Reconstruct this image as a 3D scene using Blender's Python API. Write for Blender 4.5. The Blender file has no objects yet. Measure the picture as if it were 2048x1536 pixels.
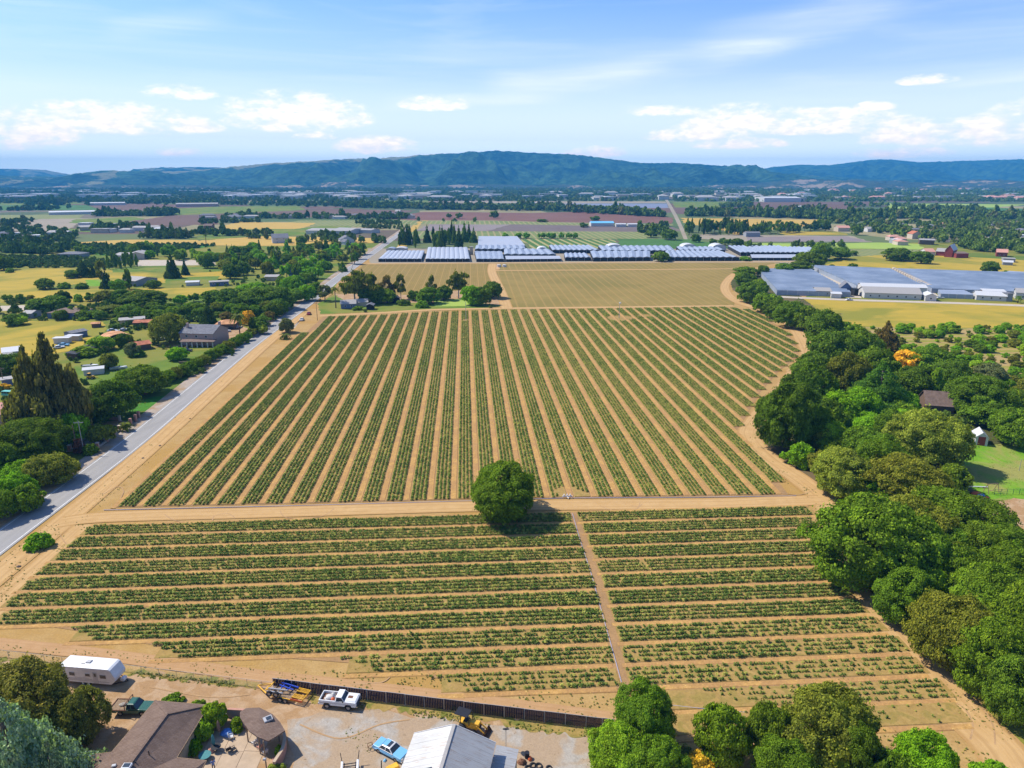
import bpy, bmesh, math, random
import numpy as np
from mathutils import Vector, Matrix, noise as mnoise

random.seed(7)
rng = np.random.default_rng(7)
R_ = math.radians
scene = bpy.context.scene
COL = scene.collection

# ------------------------------------------------------------------ camera
CAM_H, PITCH, FPX = 70.0, R_(16.5), 1390.0
cam_d = bpy.data.cameras.new('camera')
cam_d.sensor_width = 36.0
cam_d.lens = 36.0 * FPX / 2048.0
cam_d.clip_start, cam_d.clip_end = 0.5, 90000.0
cam = bpy.data.objects.new('camera', cam_d)
COL.objects.link(cam)
cam.location = (0, 0, CAM_H)
cam.rotation_euler = (R_(90) - PITCH, 0, 0)
scene.camera = cam

# ------------------------------------------------------------------ light
SUN_EL, SUN_AZ = R_(49), R_(-67)      # azimuth from +Y towards +X: the sun stands to the left and a little ahead
world = bpy.data.worlds.new('World')
scene.world = world
world.use_nodes = True
sun_d = bpy.data.lights.new('sun', 'SUN')
sun_d.energy = 5.0
sun_d.angle = R_(0.53)
sun_d.color = (1.0, 0.945, 0.86)
sun = bpy.data.objects.new('sun', sun_d)
COL.objects.link(sun)
_sd = Vector((math.sin(SUN_AZ) * math.cos(SUN_EL), math.cos(SUN_AZ) * math.cos(SUN_EL), math.sin(SUN_EL)))
sun.rotation_euler = _sd.to_track_quat('Z', 'Y').to_euler()
sun.location = (0, 0, 300)
vs = scene.view_settings
vs.view_transform = 'Standard'
vs.look = 'None'
vs.exposure = 0.41
vs.gamma = 1.0
vs.use_curve_mapping = False
SKY_STRENGTH = 0.135
HAZE_DENSITY, HAZE_COLOR = 0.000115, (0.07, 0.40, 0.82, 1)


# ------------------------------------------------------------------ node helpers
class NT:
    """A short way to write a node tree."""
    def __init__(self, tree):
        self.t = tree
        self.n = tree.nodes
        self.n.clear()

    def new(self, kind, **kw):
        nd = self.n.new(kind)
        for k, v in kw.items():
            setattr(nd, k, v)
        return nd

    def put(self, sock, v):
        if isinstance(v, bpy.types.NodeSocket):
            self.t.links.new(v, sock)
        elif v is not None:
            if isinstance(v, (tuple, list)) and len(v) == 3 and sock.type == 'RGBA':
                v = (*v, 1)
            sock.default_value = v

    def math(self, op, a, b=None, c=None, clamp=False):
        nd = self.new('ShaderNodeMath', operation=op, use_clamp=clamp)
        self.put(nd.inputs[0], a)
        if b is not None: self.put(nd.inputs[1], b)
        if c is not None: self.put(nd.inputs[2], c)
        return nd.outputs[0]

    def vmath(self, op, a, b=None, scale=None):
        nd = self.new('ShaderNodeVectorMath', operation=op)
        self.put(nd.inputs[0], a)
        if b is not None: self.put(nd.inputs[1], b)
        if scale is not None: self.put(nd.inputs['Scale'], scale)
        return nd.outputs['Value'] if op in ('DOT_PRODUCT', 'LENGTH') else nd.outputs['Vector']

    def mix(self, f, a, b, mode='MIX'):
        nd = self.new('ShaderNodeMix', data_type='RGBA', blend_type=mode)
        self.put(nd.inputs[0], f)
        self.put(nd.inputs[6], a)
        self.put(nd.inputs[7], b)
        return nd.outputs[2]

    def noise(self, vec, scale, detail=4, rough=0.55, dist=0.0, color=False):
        nd = self.new('ShaderNodeTexNoise')
        self.put(nd.inputs['Vector'], vec)
        nd.inputs['Scale'].default_value = scale
        nd.inputs['Detail'].default_value = detail
        nd.inputs['Roughness'].default_value = rough
        nd.inputs['Distortion'].default_value = dist
        return nd.outputs['Color' if color else 'Fac']

    def ramp(self, f, stops, interp='LINEAR'):
        nd = self.new('ShaderNodeValToRGB')
        nd.color_ramp.interpolation = interp
        el = nd.color_ramp.elements
        while len(el) < len(stops): el.new(0.5)
        for e, (p, c) in zip(el, stops):
            e.position = p
            e.color = (*c, 1) if not isinstance(c, (int, float)) else (c, c, c, 1)
        self.put(nd.inputs[0], f)
        return nd.outputs[0]

    def range(self, f, a, b, c=0.0, d=1.0, smooth=False):
        nd = self.new('ShaderNodeMapRange')
        if smooth: nd.interpolation_type = 'SMOOTHSTEP'
        self.put(nd.inputs[0], f)
        for i, v in enumerate((a, b, c, d)):
            self.put(nd.inputs[1 + i], v)
        return nd.outputs[0]

    def sep(self, v):
        nd = self.new('ShaderNodeSeparateXYZ')
        self.put(nd.inputs[0], v)
        return nd.outputs

    def comb(self, x, y, z):
        nd = self.new('ShaderNodeCombineXYZ')
        for i, v in enumerate((x, y, z)): self.put(nd.inputs[i], v)
        return nd.outputs[0]

    def mapping(self, vec, scale=(1, 1, 1), rot=(0, 0, 0), loc=(0, 0, 0)):
        nd = self.new('ShaderNodeMapping')
        self.put(nd.inputs[0], vec)
        nd.inputs['Scale'].default_value = scale
        nd.inputs['Rotation'].default_value = rot
        nd.inputs['Location'].default_value = loc
        return nd.outputs[0]

    def bsdf(self, color, rough=0.9, bump=None, bump_d=0.1, spec=0.2, metal=0.0, **kw):
        p = self.new('ShaderNodeBsdfPrincipled')
        self.put(p.inputs['Base Color'], color)
        self.put(p.inputs['Roughness'], rough)
        self.put(p.inputs['Metallic'], metal)
        p.inputs['Specular IOR Level'].default_value = spec
        for k, v in kw.items():
            self.put(p.inputs[k.replace('_', ' ')], v)
        if bump is not None:
            b = self.new('ShaderNodeBump')
            b.inputs['Distance'].default_value = bump_d
            self.put(b.inputs['Height'], bump)
            self.t.links.new(b.outputs[0], p.inputs['Normal'])
        return p.outputs[0]

    def out(self, s, volume=None):
        o = self.new('ShaderNodeOutputMaterial')
        if s is not None: self.t.links.new(s, o.inputs['Surface'])
        if volume is not None: self.t.links.new(volume, o.inputs['Volume'])


def newmat(name):
    m = bpy.data.materials.new(name)
    m.use_nodes = True
    t = NT(m.node_tree)
    return m, t


# ------------------------------------------------------------------ sky
def build_world():
    t = NT(world.node_tree)
    sky = t.new('ShaderNodeTexSky', sky_type='NISHITA')
    sky.sun_disc = False
    sky.sun_elevation = SUN_EL
    sky.sun_rotation = SUN_AZ
    sky.altitude = 100
    sky.air_density = 1.0
    sky.dust_density = 0.6
    sky.ozone_density = 2.0
    geo = t.new('ShaderNodeTexCoord').outputs['Generated']
    x, y, z = t.sep(geo)[:]
    r = t.math('SQRT', t.math('ADD', t.math('MULTIPLY', x, x), t.math('MULTIPLY', y, y)))
    el = t.math('ARCTAN2', z, r)                # elevation, radians
    az = t.math('ARCTAN2', x, y)                # azimuth from +Y
    # cumulus: billowy noise stretched along the horizon, thick near a low band, thickest in a few places
    bank = t.comb(t.math('MULTIPLY', az, 1.0), t.math('MULTIPLY', el, 2.3), 3.7)
    n1 = t.noise(bank, 24.0, 6, 0.6, 0.2)
    n1b = t.noise(bank, 60.0, 4, 0.6, 0.0)
    nn = t.math('ADD', t.math('MULTIPLY', n1, 0.72), t.math('MULTIPLY', n1b, 0.28))
    spots = [(590, 228, 134, 45), (360, 186, 58, 17), (225, 240, 160, 34), (20, 266, 90, 36), (1490, 242, 122, 34),
             (1640, 246, 141, 28), (1390, 268, 90, 20), (1825, 268, 87, 31), (2000, 262, 90, 34), (870, 208, 64, 18),
             (755, 292, 77, 22), (1190, 304, 58, 14), (1750, 213, 33, 11), (1855, 160, 44, 11), (1475, 288, 83, 14),
             (630, 272, 38, 11), (360, 304, 38, 11), (1330, 224, 77, 13), (1800, 305, 77, 14), (2110, 240, 102, 42),
             (-120, 250, 115, 42), (-300, 235, 141, 36), (2330, 250, 141, 36), (370, 255, 64, 13)]
    acc = None
    for (u, v, su, sv) in spots:
        cx = (u - 1024) / FPX
        cy = -(v - 768) / FPX
        d = Vector((cx, math.cos(PITCH) + cy * math.sin(PITCH), -math.sin(PITCH) + cy * math.cos(PITCH))).normalized()
        a0, e0 = math.atan2(d.x, d.y), math.asin(d.z)
        sx, sy = su / FPX, sv / FPX
        dx = t.math('MULTIPLY', t.math('SUBTRACT', az, a0), 1 / sx)
        dy = t.math('MULTIPLY', t.math('SUBTRACT', el, e0 - 0.15 * sy), 1 / sy)
        dn = t.math('MULTIPLY', dy, 1.9)                      # flat bases: the lower half falls off faster
        dd = t.math('MAXIMUM', t.math('MULTIPLY', dy, 1.0), t.math('MULTIPLY', dn, -1.0))
        q = t.math('ADD', t.math('MULTIPLY', dx, dx), t.math('MULTIPLY', dd, dd))
        g = t.math('SUBTRACT', 1.0, t.math('MULTIPLY', q, 0.75), clamp=True)
        acc = g if acc is None else t.math('MAXIMUM', acc, g)
    # elsewhere the same kind of small clouds in the same low band
    band = t.math('MULTIPLY', t.range(el, 0.03, 0.06, smooth=True), t.range(el, 0.20, 0.11, smooth=True))
    behind = t.range(t.math('ABSOLUTE', az), 0.8, 1.0, smooth=True)
    gen = t.math('MULTIPLY', t.math('MULTIPLY', band, behind), t.range(t.noise(geo, 3.0, 2), 0.45, 0.65))
    acc = t.math('MAXIMUM', acc, t.math('MULTIPLY', gen, 0.7))
    cum = t.range(t.math('ADD', t.math('MULTIPLY', t.math('SUBTRACT', nn, 0.48), 4.6), acc), 0.0, 1.35, smooth=True)
    cum = t.math('MULTIPLY', cum, t.range(acc, 0.0, 0.3, smooth=True))
    # cirrus veils
    cv = t.mapping(t.comb(az, t.math('MULTIPLY', el, 1.0), 0.0), scale=(1.1, 8.5, 1), rot=(0, 0, R_(-24)))
    c1 = t.noise(cv, 2.6, 6, 0.55, 0.7)
    cv2 = t.mapping(t.comb(az, el, 4.0), scale=(0.8, 14.0, 1), rot=(0, 0, R_(-6)))
    c2 = t.noise(cv2, 3.2, 5, 0.6, 0.4)
    cir = t.math('ADD', t.range(c1, 0.5, 0.85, 0, 0.28), t.range(c2, 0.5, 0.9, 0, 0.2))
    cir = t.math('MULTIPLY', cir, t.range(el, 0.02, 0.10))
    for (u0, v0, u1, v1, wd, st) in [(940, 178, 1400, 112, 34, 0.6), (1330, 130, 1890, -30, 50, 0.42),
                                     (1860, 170, 2200, 128, 12, 0.5), (740, 212, 1150, 194, 18, 0.7), (180, 66, 480, 30, 26, 0.2), (1230, 218, 1480, 232, 12, 0.5)]:
        def ang(u, v):
            cx, cy = (u - 1024) / FPX, -(v - 768) / FPX
            d = Vector((cx, math.cos(PITCH) + cy * math.sin(PITCH), -math.sin(PITCH) + cy * math.cos(PITCH))).normalized()
            return math.atan2(d.x, d.y), math.asin(d.z)
        (a0, e0), (a1, e1) = ang(u0, v0), ang(u1, v1)
        L = math.hypot(a1 - a0, e1 - e0)
        ux, uy = (a1 - a0) / L, (e1 - e0) / L
        pa = t.math('SUBTRACT', az, a0)
        pe = t.math('SUBTRACT', el, e0)
        al = t.math('ADD', t.math('MULTIPLY', pa, ux), t.math('MULTIPLY', pe, uy))
        ac = t.math('SUBTRACT', t.math('MULTIPLY', pe, ux), t.math('MULTIPLY', pa, uy))
        ac = t.math('ADD', ac, t.range(c1, 0.2, 0.8, -0.012, 0.012))
        q1 = t.math('MULTIPLY', t.range(al, 0.0, L * 0.25, smooth=True), t.range(al, L * 1.05, L * 0.7, smooth=True))
        q2 = t.range(t.math('ABSOLUTE', ac), wd / FPX, 0.0, smooth=True)
        s = t.math('MULTIPLY', t.math('MULTIPLY', q1, q2), t.range(c2, 0.25, 0.7, 0.25 * st, st))
        cir = t.math('ADD', cir, s)
    cir = t.math('MINIMUM', cir, 0.8)
    skyc = t.new('ShaderNodeHueSaturation')
    skyc.inputs['Saturation'].default_value = 1.12
    t.put(skyc.inputs['Color'], sky.outputs[0])
    tint = t.mix(1.0, skyc.outputs[0], (0.70, 0.83, 1.14), 'MULTIPLY')
    tint = t.mix(t.range(el, 0.25, 0.03, 0, 0.75, smooth=True), tint, (5.0, 5.75, 8.1))
    tint = t.mix(t.range(el, 0.13, 0.025, 0, 1.0), tint, (7.6, 8.2, 8.8))
    tint = t.mix(t.range(el, 0.05, 0.015, 0, 1.0), tint, (10.0, 10.8, 10.2))   # pale summer air low in the sky, all round
    c = t.mix(cir, tint, (7.2, 7.35, 7.8))
    white = t.mix(t.range(n1b, 0.35, 0.65), (5.9, 6.0, 6.5), (7.6, 7.4, 7.3))
    white = t.mix(1.0, white, t.mix(t.range(el, 0.16, 0.02), (1, 1, 1), (1.75, 1.45, 1.2)), 'MULTIPLY')
    c = t.mix(t.math('MULTIPLY', cum, 0.88), c, white)
    bg = t.new('ShaderNodeBackground')
    t.put(bg.inputs[0], c)
    bg.inputs[1].default_value = SKY_STRENGTH
    o = t.new('ShaderNodeOutputWorld')
    t.t.links.new(bg.outputs[0], o.inputs[0])


build_world()


# ------------------------------------------------------------------ where a pixel of the 2048 x 1536 survey picture meets the ground
def G(u, v, z=0.0):
    x = (u - 1024) / FPX
    y = -(v - 768) / FPX
    dy = math.cos(PITCH) + y * math.sin(PITCH)
    dz = -math.sin(PITCH) + y * math.cos(PITCH)
    t = (z - CAM_H) / dz
    return Vector((x * t, dy * t, z))


def ppm(p):
    """picture pixels for a metre at the point p"""
    depth = p.y * math.cos(PITCH) + (CAM_H - p.z) * math.sin(PITCH)
    return FPX / depth


def height_at(p, v):
    """height of what reaches picture row v above the ground point p"""
    y = -(v - 768) / FPX
    dy = math.cos(PITCH) + y * math.sin(PITCH)
    dz = -math.sin(PITCH) + y * math.cos(PITCH)
    return CAM_H + dz * (p.y / dy)
# ------------------------------------------------------------------ mesh helpers
def tag(o, label=None, cat=None, group=None, kind=None):
    if label: o['label'] = label
    if cat: o['category'] = cat
    if group: o['group'] = group
    if kind: o['kind'] = kind
    return o


def empty(name, loc=(0, 0, 0), rz=0.0, label=None, cat=None, group=None, scale=None):
    o = bpy.data.objects.new(name, None)
    o.empty_display_size = 0.3
    COL.objects.link(o)
    o.location = loc
    o.rotation_euler = (0, 0, rz)
    if scale: o.scale = scale
    tag(o, label, cat, group)
    return o


class MB:
    """Collects faces; build() links them as one mesh object."""
    def __init__(self):
        self.v, self.f, self.m = [], [], []

    def add(self, vs, fs, mi=0):
        b = len(self.v)
        self.v.extend([tuple(p) for p in vs])
        self.f.extend([tuple(i + b for i in f) for f in fs])
        self.m.extend([mi] * len(fs))
        return self

    def box(self, c, s, mi=0, rz=0.0, bevel=0.0, tilt=None):
        x, y, z = s[0] / 2, s[1] / 2, s[2] / 2
        M = Matrix.Translation(Vector(c)) @ Matrix.Rotation(rz, 4, 'Z')
        if tilt: M = M @ tilt
        if bevel:
            b = bevel
            pts = []
            for sz, ins in ((-z, b), (-z + b, 0), (z - b, 0), (z, b)):
                for sx, sy in ((-1, -1), (1, -1), (1, 1), (-1, 1)):
                    pts.append(M @ Vector((sx * (x - ins), sy * (y - ins), sz)))
            fs = [(3, 2, 1, 0), (12, 13, 14, 15)]
            for r in range(3):
                for k in range(4):
                    a, c2 = r * 4 + k, r * 4 + (k + 1) % 4
                    fs.append((a, c2, c2 + 4, a + 4))
            return self.add(pts, fs, mi)
        pts = [M @ Vector(p) for p in ((-x, -y, -z), (x, -y, -z), (x, y, -z), (-x, y, -z), (-x, -y, z), (x, -y, z), (x, y, z), (-x, y, z))]
        return self.add(pts, [(3, 2, 1, 0), (4, 5, 6, 7), (0, 1, 5, 4), (1, 2, 6, 5), (2, 3, 7, 6), (3, 0, 4, 7)], mi)

    def bar(self, a, b, w, h=None, mi=0):
        """a square bar from a to b"""
        a, b = Vector(a), Vector(b)
        h = h or w
        d = (b - a)
        L = d.length
        if L < 1e-6: return self
        q = d.to_track_quat('X', 'Z').to_matrix().to_4x4()
        M = Matrix.Translation((a + b) / 2) @ q
        x, y, z = L / 2, w / 2, h / 2
        pts = [M @ Vector(p) for p in ((-x, -y, -z), (x, -y, -z), (x, y, -z), (-x, y, -z), (-x, -y, z), (x, -y, z), (x, y, z), (-x, y, z))]
        return self.add(pts, [(3, 2, 1, 0), (4, 5, 6, 7), (0, 1, 5, 4), (1, 2, 6, 5), (2, 3, 7, 6), (3, 0, 4, 7)], mi)

    def tube(self, pts, radii, n=8, mi=0, cap=True):
        pts = [Vector(p) for p in pts]
        if not hasattr(radii, '__len__'): radii = [radii] * len(pts)
        vs, fs = [], []
        for i, p in enumerate(pts):
            d = (pts[min(i + 1, len(pts) - 1)] - pts[max(i - 1, 0)]).normalized()
            q = d.to_track_quat('Z', 'Y')
            for k in range(n):
                a = 2 * math.pi * k / n
                vs.append(p + q @ Vector((math.cos(a) * radii[i], math.sin(a) * radii[i], 0)))
        for i in range(len(pts) - 1):
            for k in range(n):
                a, b = i * n + k, i * n + (k + 1) % n
                fs.append((a, b, b + n, a + n))
        if cap:
            fs.append(tuple(range(n - 1, -1, -1)))
            fs.append(tuple((len(pts) - 1) * n + k for k in range(n)))
        return self.add(vs, fs, mi)

    def prism(self, poly, z0, z1, mi=0, top=True, bottom=True):
        """a vertical prism over the outline poly [(x, y)...] (counter-clockwise)"""
        n = len(poly)
        vs = [(x, y, z0) for x, y in poly] + [(x, y, z1) for x, y in poly]
        fs = [(i, (i + 1) % n, (i + 1) % n + n, i + n) for i in range(n)]
        if bottom: fs.append(tuple(range(n - 1, -1, -1)))
        if top: fs.append(tuple(range(n, 2 * n)))
        return self.add(vs, fs, mi)

    def side(self, prof, y0, y1, mi=0, inset=None):
        """an outline in the x-z plane, swept across y; inset narrows the points by that much per point"""
        n = len(prof)
        ins = inset or [0] * n
        vs = [(x, y0 + ins[i], z) for i, (x, z) in enumerate(prof)] + [(x, y1 - ins[i], z) for i, (x, z) in enumerate(prof)]
        fs = [(i, (i + 1) % n, (i + 1) % n + n, i + n) for i in range(n)]
        fs += [tuple(range(n - 1, -1, -1)), tuple(range(n, 2 * n))]
        return self.add(vs, fs, mi)

    def build(self, name, mats, parent=None, smooth=False, **kw):
        me = bpy.data.meshes.new(name)
        me.from_pydata(self.v, [], self.f)
        if not isinstance(mats, (list, tuple)): mats = [mats]
        for m in mats: me.materials.append(m)
        if any(self.m): me.polygons.foreach_set('material_index', self.m)
        if smooth: me.polygons.foreach_set('use_smooth', [True] * len(self.f))
        me.update()
        o = bpy.data.objects.new(name, me)
        COL.objects.link(o)
        if parent is not None: o.parent = parent
        tag(o, **kw)
        return o


def fix_normals(o):
    bm = bmesh.new()
    bm.from_mesh(o.data)
    bmesh.ops.recalc_face_normals(bm, faces=bm.faces)
    bm.to_mesh(o.data)
    bm.free()
    return o


def copy_thing(o, loc=None, rz=None, scale=None, label=None, parent=None, color=None):
    c = o.copy()
    COL.objects.link(c)
    if parent is not None: c.parent = parent
    if loc is not None: c.location = loc
    if rz is not None: c.rotation_euler = (0, 0, rz)
    if scale is not None: c.scale = scale
    if label: c['label'] = label
    for ch in list(o.children):
        copy_thing(ch, parent=c, color=color)
    if color is not None: c.color = (*color, 1)
    return c


def drop(o):
    for ch in list(o.children): drop(ch)
    bpy.data.objects.remove(o)


# ------------------------------------------------------------------ materials
def flat(name, color, rough=0.6, spec=0.3, metal=0.0, var=0.12, scale=3.0, bump=0.0, **kw):
    """one colour with a little dirt and wear"""
    m, t = newmat(name)
    pos = t.new('ShaderNodeTexCoord').outputs['Object']
    n = t.noise(pos, scale, 5, 0.6)
    c = t.mix(t.range(n, 0.3, 0.7), tuple(x * (1 - var) for x in color), tuple(min(1, x * (1 + var)) for x in color))
    r = t.range(n, 0.3, 0.7, min(1, rough + 0.1), max(0.03, rough - 0.06))
    t.out(t.bsdf(c, r, bump=n if bump else None, bump_d=bump or 0.01, spec=spec, metal=metal, **kw))
    return m


def ground_mat(name, c1, c2, scale=0.15, c3=None, c3_amt=0.4, rows=None, fine=1.0, bump=0.05, patch_scale=0.02, speck=None, strk=None):
    """earth or grass: two tones in clouds, a third in patches, optional rows (angle, period, colour, share), fine grain"""
    m, t = newmat(name)
    pos = t.new('ShaderNodeNewGeometry').outputs['Position']
    p2 = pos
    if strk:                                     # streaks along an angle
        p2 = t.mapping(pos, scale=(1, strk[1], 1), rot=(0, 0, -strk[0]))
    n1 = t.noise(p2, scale, 7, 0.62)
    n2 = t.noise(pos, patch_scale, 4, 0.55, 0.6)
    n3 = t.noise(pos, 3.0 * fine, 3, 0.6)
    c = t.mix(t.range(n1, 0.34, 0.66), c1, c2)
    if c3 is not None:
        c = t.mix(t.math('MULTIPLY', t.range(n2, 0.62 - c3_amt * 0.35, 0.75 - c3_amt * 0.3, smooth=True), 0.85), c, c3)
    if rows:
        for row in (rows if isinstance(rows[0], tuple) else [rows]):
            ang, per, rc, share = row[:4]
            d = t.vmath('DOT_PRODUCT', pos, (-math.sin(ang), math.cos(ang), 0))
            d = t.math('ADD', d, t.math('MULTIPLY', n1, per * 0.12))
            s = t.math('SINE', t.math('MULTIPLY', d, 2 * math.pi / per))
            th = math.cos(math.pi * share)
            f = t.range(s, th - 0.25, th + 0.25, smooth=True)
            f = t.math('MULTIPLY', f, t.range(n3, 0.2, 0.7, 0.55, 1.0))
            c = t.mix(f, c, rc)
    c = t.mix(t.range(n3, 0.25, 0.75, 0.0, 1.0), t.mix(1.0, c, (0.84, 0.84, 0.84), 'MULTIPLY'), t.mix(1.0, c, (1.15, 1.15, 1.15), 'MULTIPLY'))
    if speck:
        n4 = t.noise(pos, speck[1], 3, 0.7)
        c = t.mix(t.math('MULTIPLY', t.range(n4, speck[2], speck[2] + 0.06), 0.8), c, speck[0])
    t.out(t.bsdf(c, 0.95, bump=t.math('ADD', n1, t.math('MULTIPLY', n3, 0.3)), bump_d=bump, spec=0.1))
    return m


ROW = R_(93.3)            # direction of the upper field's rows (radians from +X)
SOIL1, SOIL2 = (0.340, 0.206, 0.070), (0.405, 0.260, 0.098)
M = {}
M['soil'] = ground_mat('dry_soil', SOIL1, SOIL2, 0.3, (0.350, 0.205, 0.056), 0.5, patch_scale=0.05, speck=((0.169, 0.125, 0.029), 1.1, 0.66))
M['track'] = ground_mat('track_dirt', (0.448, 0.268, 0.127), (0.492, 0.308, 0.158), 0.25, (0.388, 0.221, 0.089), 0.35, patch_scale=0.08)
M['bed'] = ground_mat('bed_soil', (0.275, 0.178, 0.054), (0.36, 0.235, 0.076), 0.5, (0.235, 0.175, 0.045), 0.4, patch_scale=0.5)
M['furrow'] = ground_mat('furrow_soil', (0.263, 0.157, 0.069), (0.341, 0.200, 0.086), 0.3)
M['straw'] = ground_mat('straw_mulch', (0.36, 0.205, 0.062), (0.50, 0.29, 0.095), 1.3, (0.36, 0.20, 0.075), 0.6, patch_scale=0.25, bump=0.12, speck=((0.657, 0.437, 0.130), 2.2, 0.64))
M['pasture'] = ground_mat('pasture', (0.125, 0.155, 0.020), (0.25, 0.205, 0.035), 0.05, (0.085, 0.145, 0.016), 0.5, patch_scale=0.015)
M['gold'] = ground_mat('dry_meadow', (0.42, 0.285, 0.035), (0.32, 0.245, 0.035), 0.05, (0.19, 0.19, 0.025), 0.42, patch_scale=0.02, strk=(0.1, 2.5))
M['wheat'] = ground_mat('straw_field', (0.481, 0.315, 0.068), (0.403, 0.263, 0.061), 0.03, None, strk=(0.2, 3))
M['green'] = ground_mat('green_grass', (0.085, 0.15, 0.018), (0.135, 0.19, 0.025), 0.08, (0.20, 0.19, 0.035), 0.45, patch_scale=0.03)
M['lawn'] = ground_mat('lush_lawn', (0.10, 0.235, 0.012), (0.165, 0.30, 0.02), 0.2, (0.27, 0.235, 0.07), 0.5, patch_scale=0.06)
M['lime'] = ground_mat('lime_crop', (0.30, 0.38, 0.07), (0.24, 0.34, 0.06), 0.02)
M['brown'] = ground_mat('ploughed_brown', (0.110, 0.068, 0.048), (0.14, 0.090, 0.062), 0.01, rows=(R_(5), 9, (0.19, 0.115, 0.085), 0.3))
M['maroon'] = ground_mat('ploughed_maroon', (0.130, 0.062, 0.042), (0.17, 0.088, 0.060), 0.01, rows=(R_(3), 10, (0.24, 0.12, 0.09), 0.3))
M['mulch'] = ground_mat('grey_mulch_film', (0.223, 0.187, 0.180), (0.266, 0.230, 0.216), 0.02, rows=(R_(20), 6, (0.173, 0.122, 0.086), 0.35))
M['mulch2'] = ground_mat('dark_mulch_film', (0.151, 0.119, 0.108), (0.180, 0.144, 0.130), 0.02, rows=(R_(14), 6, (0.115, 0.079, 0.058), 0.35))
M['olive'] = ground_mat('olive_crop', (0.13, 0.17, 0.05), (0.19, 0.22, 0.07), 0.02, rows=(ROW, 8, (0.30, 0.25, 0.11), 0.3))
M['darkcrop'] = ground_mat('dark_green_crop', (0.045, 0.13, 0.025), (0.065, 0.17, 0.035), 0.02, rows=(R_(4), 7, (0.10, 0.13, 0.04), 0.25))
M['stripe'] = ground_mat('striped_crop', (0.06, 0.13, 0.025), (0.08, 0.15, 0.035), 0.03, rows=(R_(97), 9.5, (0.38, 0.32, 0.13), 0.38))
M['bluefield'] = ground_mat('blue_film_field', (0.17, 0.19, 0.25), (0.20, 0.22, 0.28), 0.01)
M['palefield'] = ground_mat('pale_bare_field', (0.268, 0.225, 0.155), (0.313, 0.261, 0.181), 0.01)
M['westfield'] = ground_mat('tan_row_field', (0.225, 0.155, 0.040), (0.27, 0.185, 0.050), 0.1, rows=[(ROW, 5.35, (0.31, 0.20, 0.062), 0.30), (ROW, 1.34, (0.21, 0.15, 0.038), 0.4)])
M['eastfield'] = ground_mat('olive_row_field', (0.215, 0.155, 0.040), (0.255, 0.185, 0.052), 0.05, rows=(ROW, 5.35, (0.31, 0.20, 0.060), 0.18), c3=(0.18, 0.145, 0.035), c3_amt=0.4, patch_scale=0.012)
M['orchardfloor'] = ground_mat('orchard_floor', (0.29, 0.25, 0.045), (0.17, 0.185, 0.028), 0.12, c3=(0.36, 0.25, 0.11), c3_amt=0.4, patch_scale=0.06, rows=(R_(2), 6.5, (0.34, 0.235, 0.09), 0.4))
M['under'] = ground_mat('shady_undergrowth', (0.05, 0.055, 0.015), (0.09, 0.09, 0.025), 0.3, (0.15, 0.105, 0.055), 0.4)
M['gravel'] = ground_mat('yard_gravel', (0.30, 0.265, 0.215), (0.385, 0.345, 0.285), 0.8, (0.34, 0.235, 0.135), 0.75, patch_scale=0.22, speck=((0.20, 0.14, 0.08), 1.3, 0.64), fine=1.6)
M['mark'] = ground_mat('tyre_mark_soil', (0.36, 0.22, 0.105), (0.40, 0.25, 0.12), 0.6)
M['gravelpale'] = ground_mat('pale_gravel', (0.36, 0.32, 0.26), (0.42, 0.37, 0.30), 0.6)
M['shoulder'] = ground_mat('road_shoulder', (0.30, 0.245, 0.19), (0.38, 0.31, 0.24), 0.5, (0.30, 0.20, 0.10), 0.5, patch_scale=0.15)
M['yard'] = ground_mat('yard_dirt', (0.365, 0.235, 0.125), (0.415, 0.285, 0.165), 0.6, (0.32, 0.19, 0.085), 0.6, patch_scale=0.35, speck=((0.20, 0.135, 0.06), 1.2, 0.66), fine=1.6, strk=(0.6, 2.2))
M['vergegrass'] = ground_mat('verge_grass', (0.27, 0.19, 0.05), (0.33, 0.225, 0.075), 0.9, (0.13, 0.145, 0.025), 0.45, patch_scale=0.5)
M['ivy'] = ground_mat('ivy_floor', (0.04, 0.14, 0.01), (0.07, 0.2, 0.02), 0.8)
M['pale'] = ground_mat('pale_drive', (0.410, 0.339, 0.251), (0.459, 0.398, 0.310), 0.3)


def asphalt_mat():
    m, t = newmat('asphalt')
    pos = t.new('ShaderNodeNewGeometry').outputs['Position']
    uv = t.new('ShaderNodeUVMap').outputs[0]
    u, v, _ = t.sep(uv)[:]
    n = t.noise(t.mapping(pos, scale=(1, 0.15, 1)), 0.5, 6, 0.6)
    n2 = t.noise(pos, 6, 3, 0.7)
    c = t.mix(t.range(n, 0.3, 0.7), (0.235, 0.222, 0.200), (0.30, 0.283, 0.255))
    wheel = t.math('ABSOLUTE', t.math('SUBTRACT', t.math('PINGPONG', u, 0.5), 0.25))
    c = t.mix(t.range(wheel, 0.10, 0.0, 0, 0.22, smooth=True), c, (0.19, 0.19, 0.19))
    c = t.mix(t.range(n2, 0.4, 0.75, 0, 0.25), c, (0.36, 0.35, 0.34))
    crack = t.noise(t.mapping(pos, scale=(1, 0.3, 1)), 1.2, 8, 0.7, 1.5)
    c = t.mix(t.range(t.math('ABSOLUTE', t.math('SUBTRACT', crack, 0.5)), 0.006, 0.0, 0, 0.5), c, (0.12, 0.12, 0.12))
    t.out(t.bsdf(c, 0.85, bump=n2, bump_d=0.01, spec=0.25))
    return m


M['asphalt'] = asphalt_mat()
M['line'] = flat('road_paint', (0.75, 0.74, 0.70), 0.7, var=0.2, scale=1.5)
# ------------------------------------------------------------------ the ground
ZL = [0.0]
FARZ = [0.02]


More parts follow.
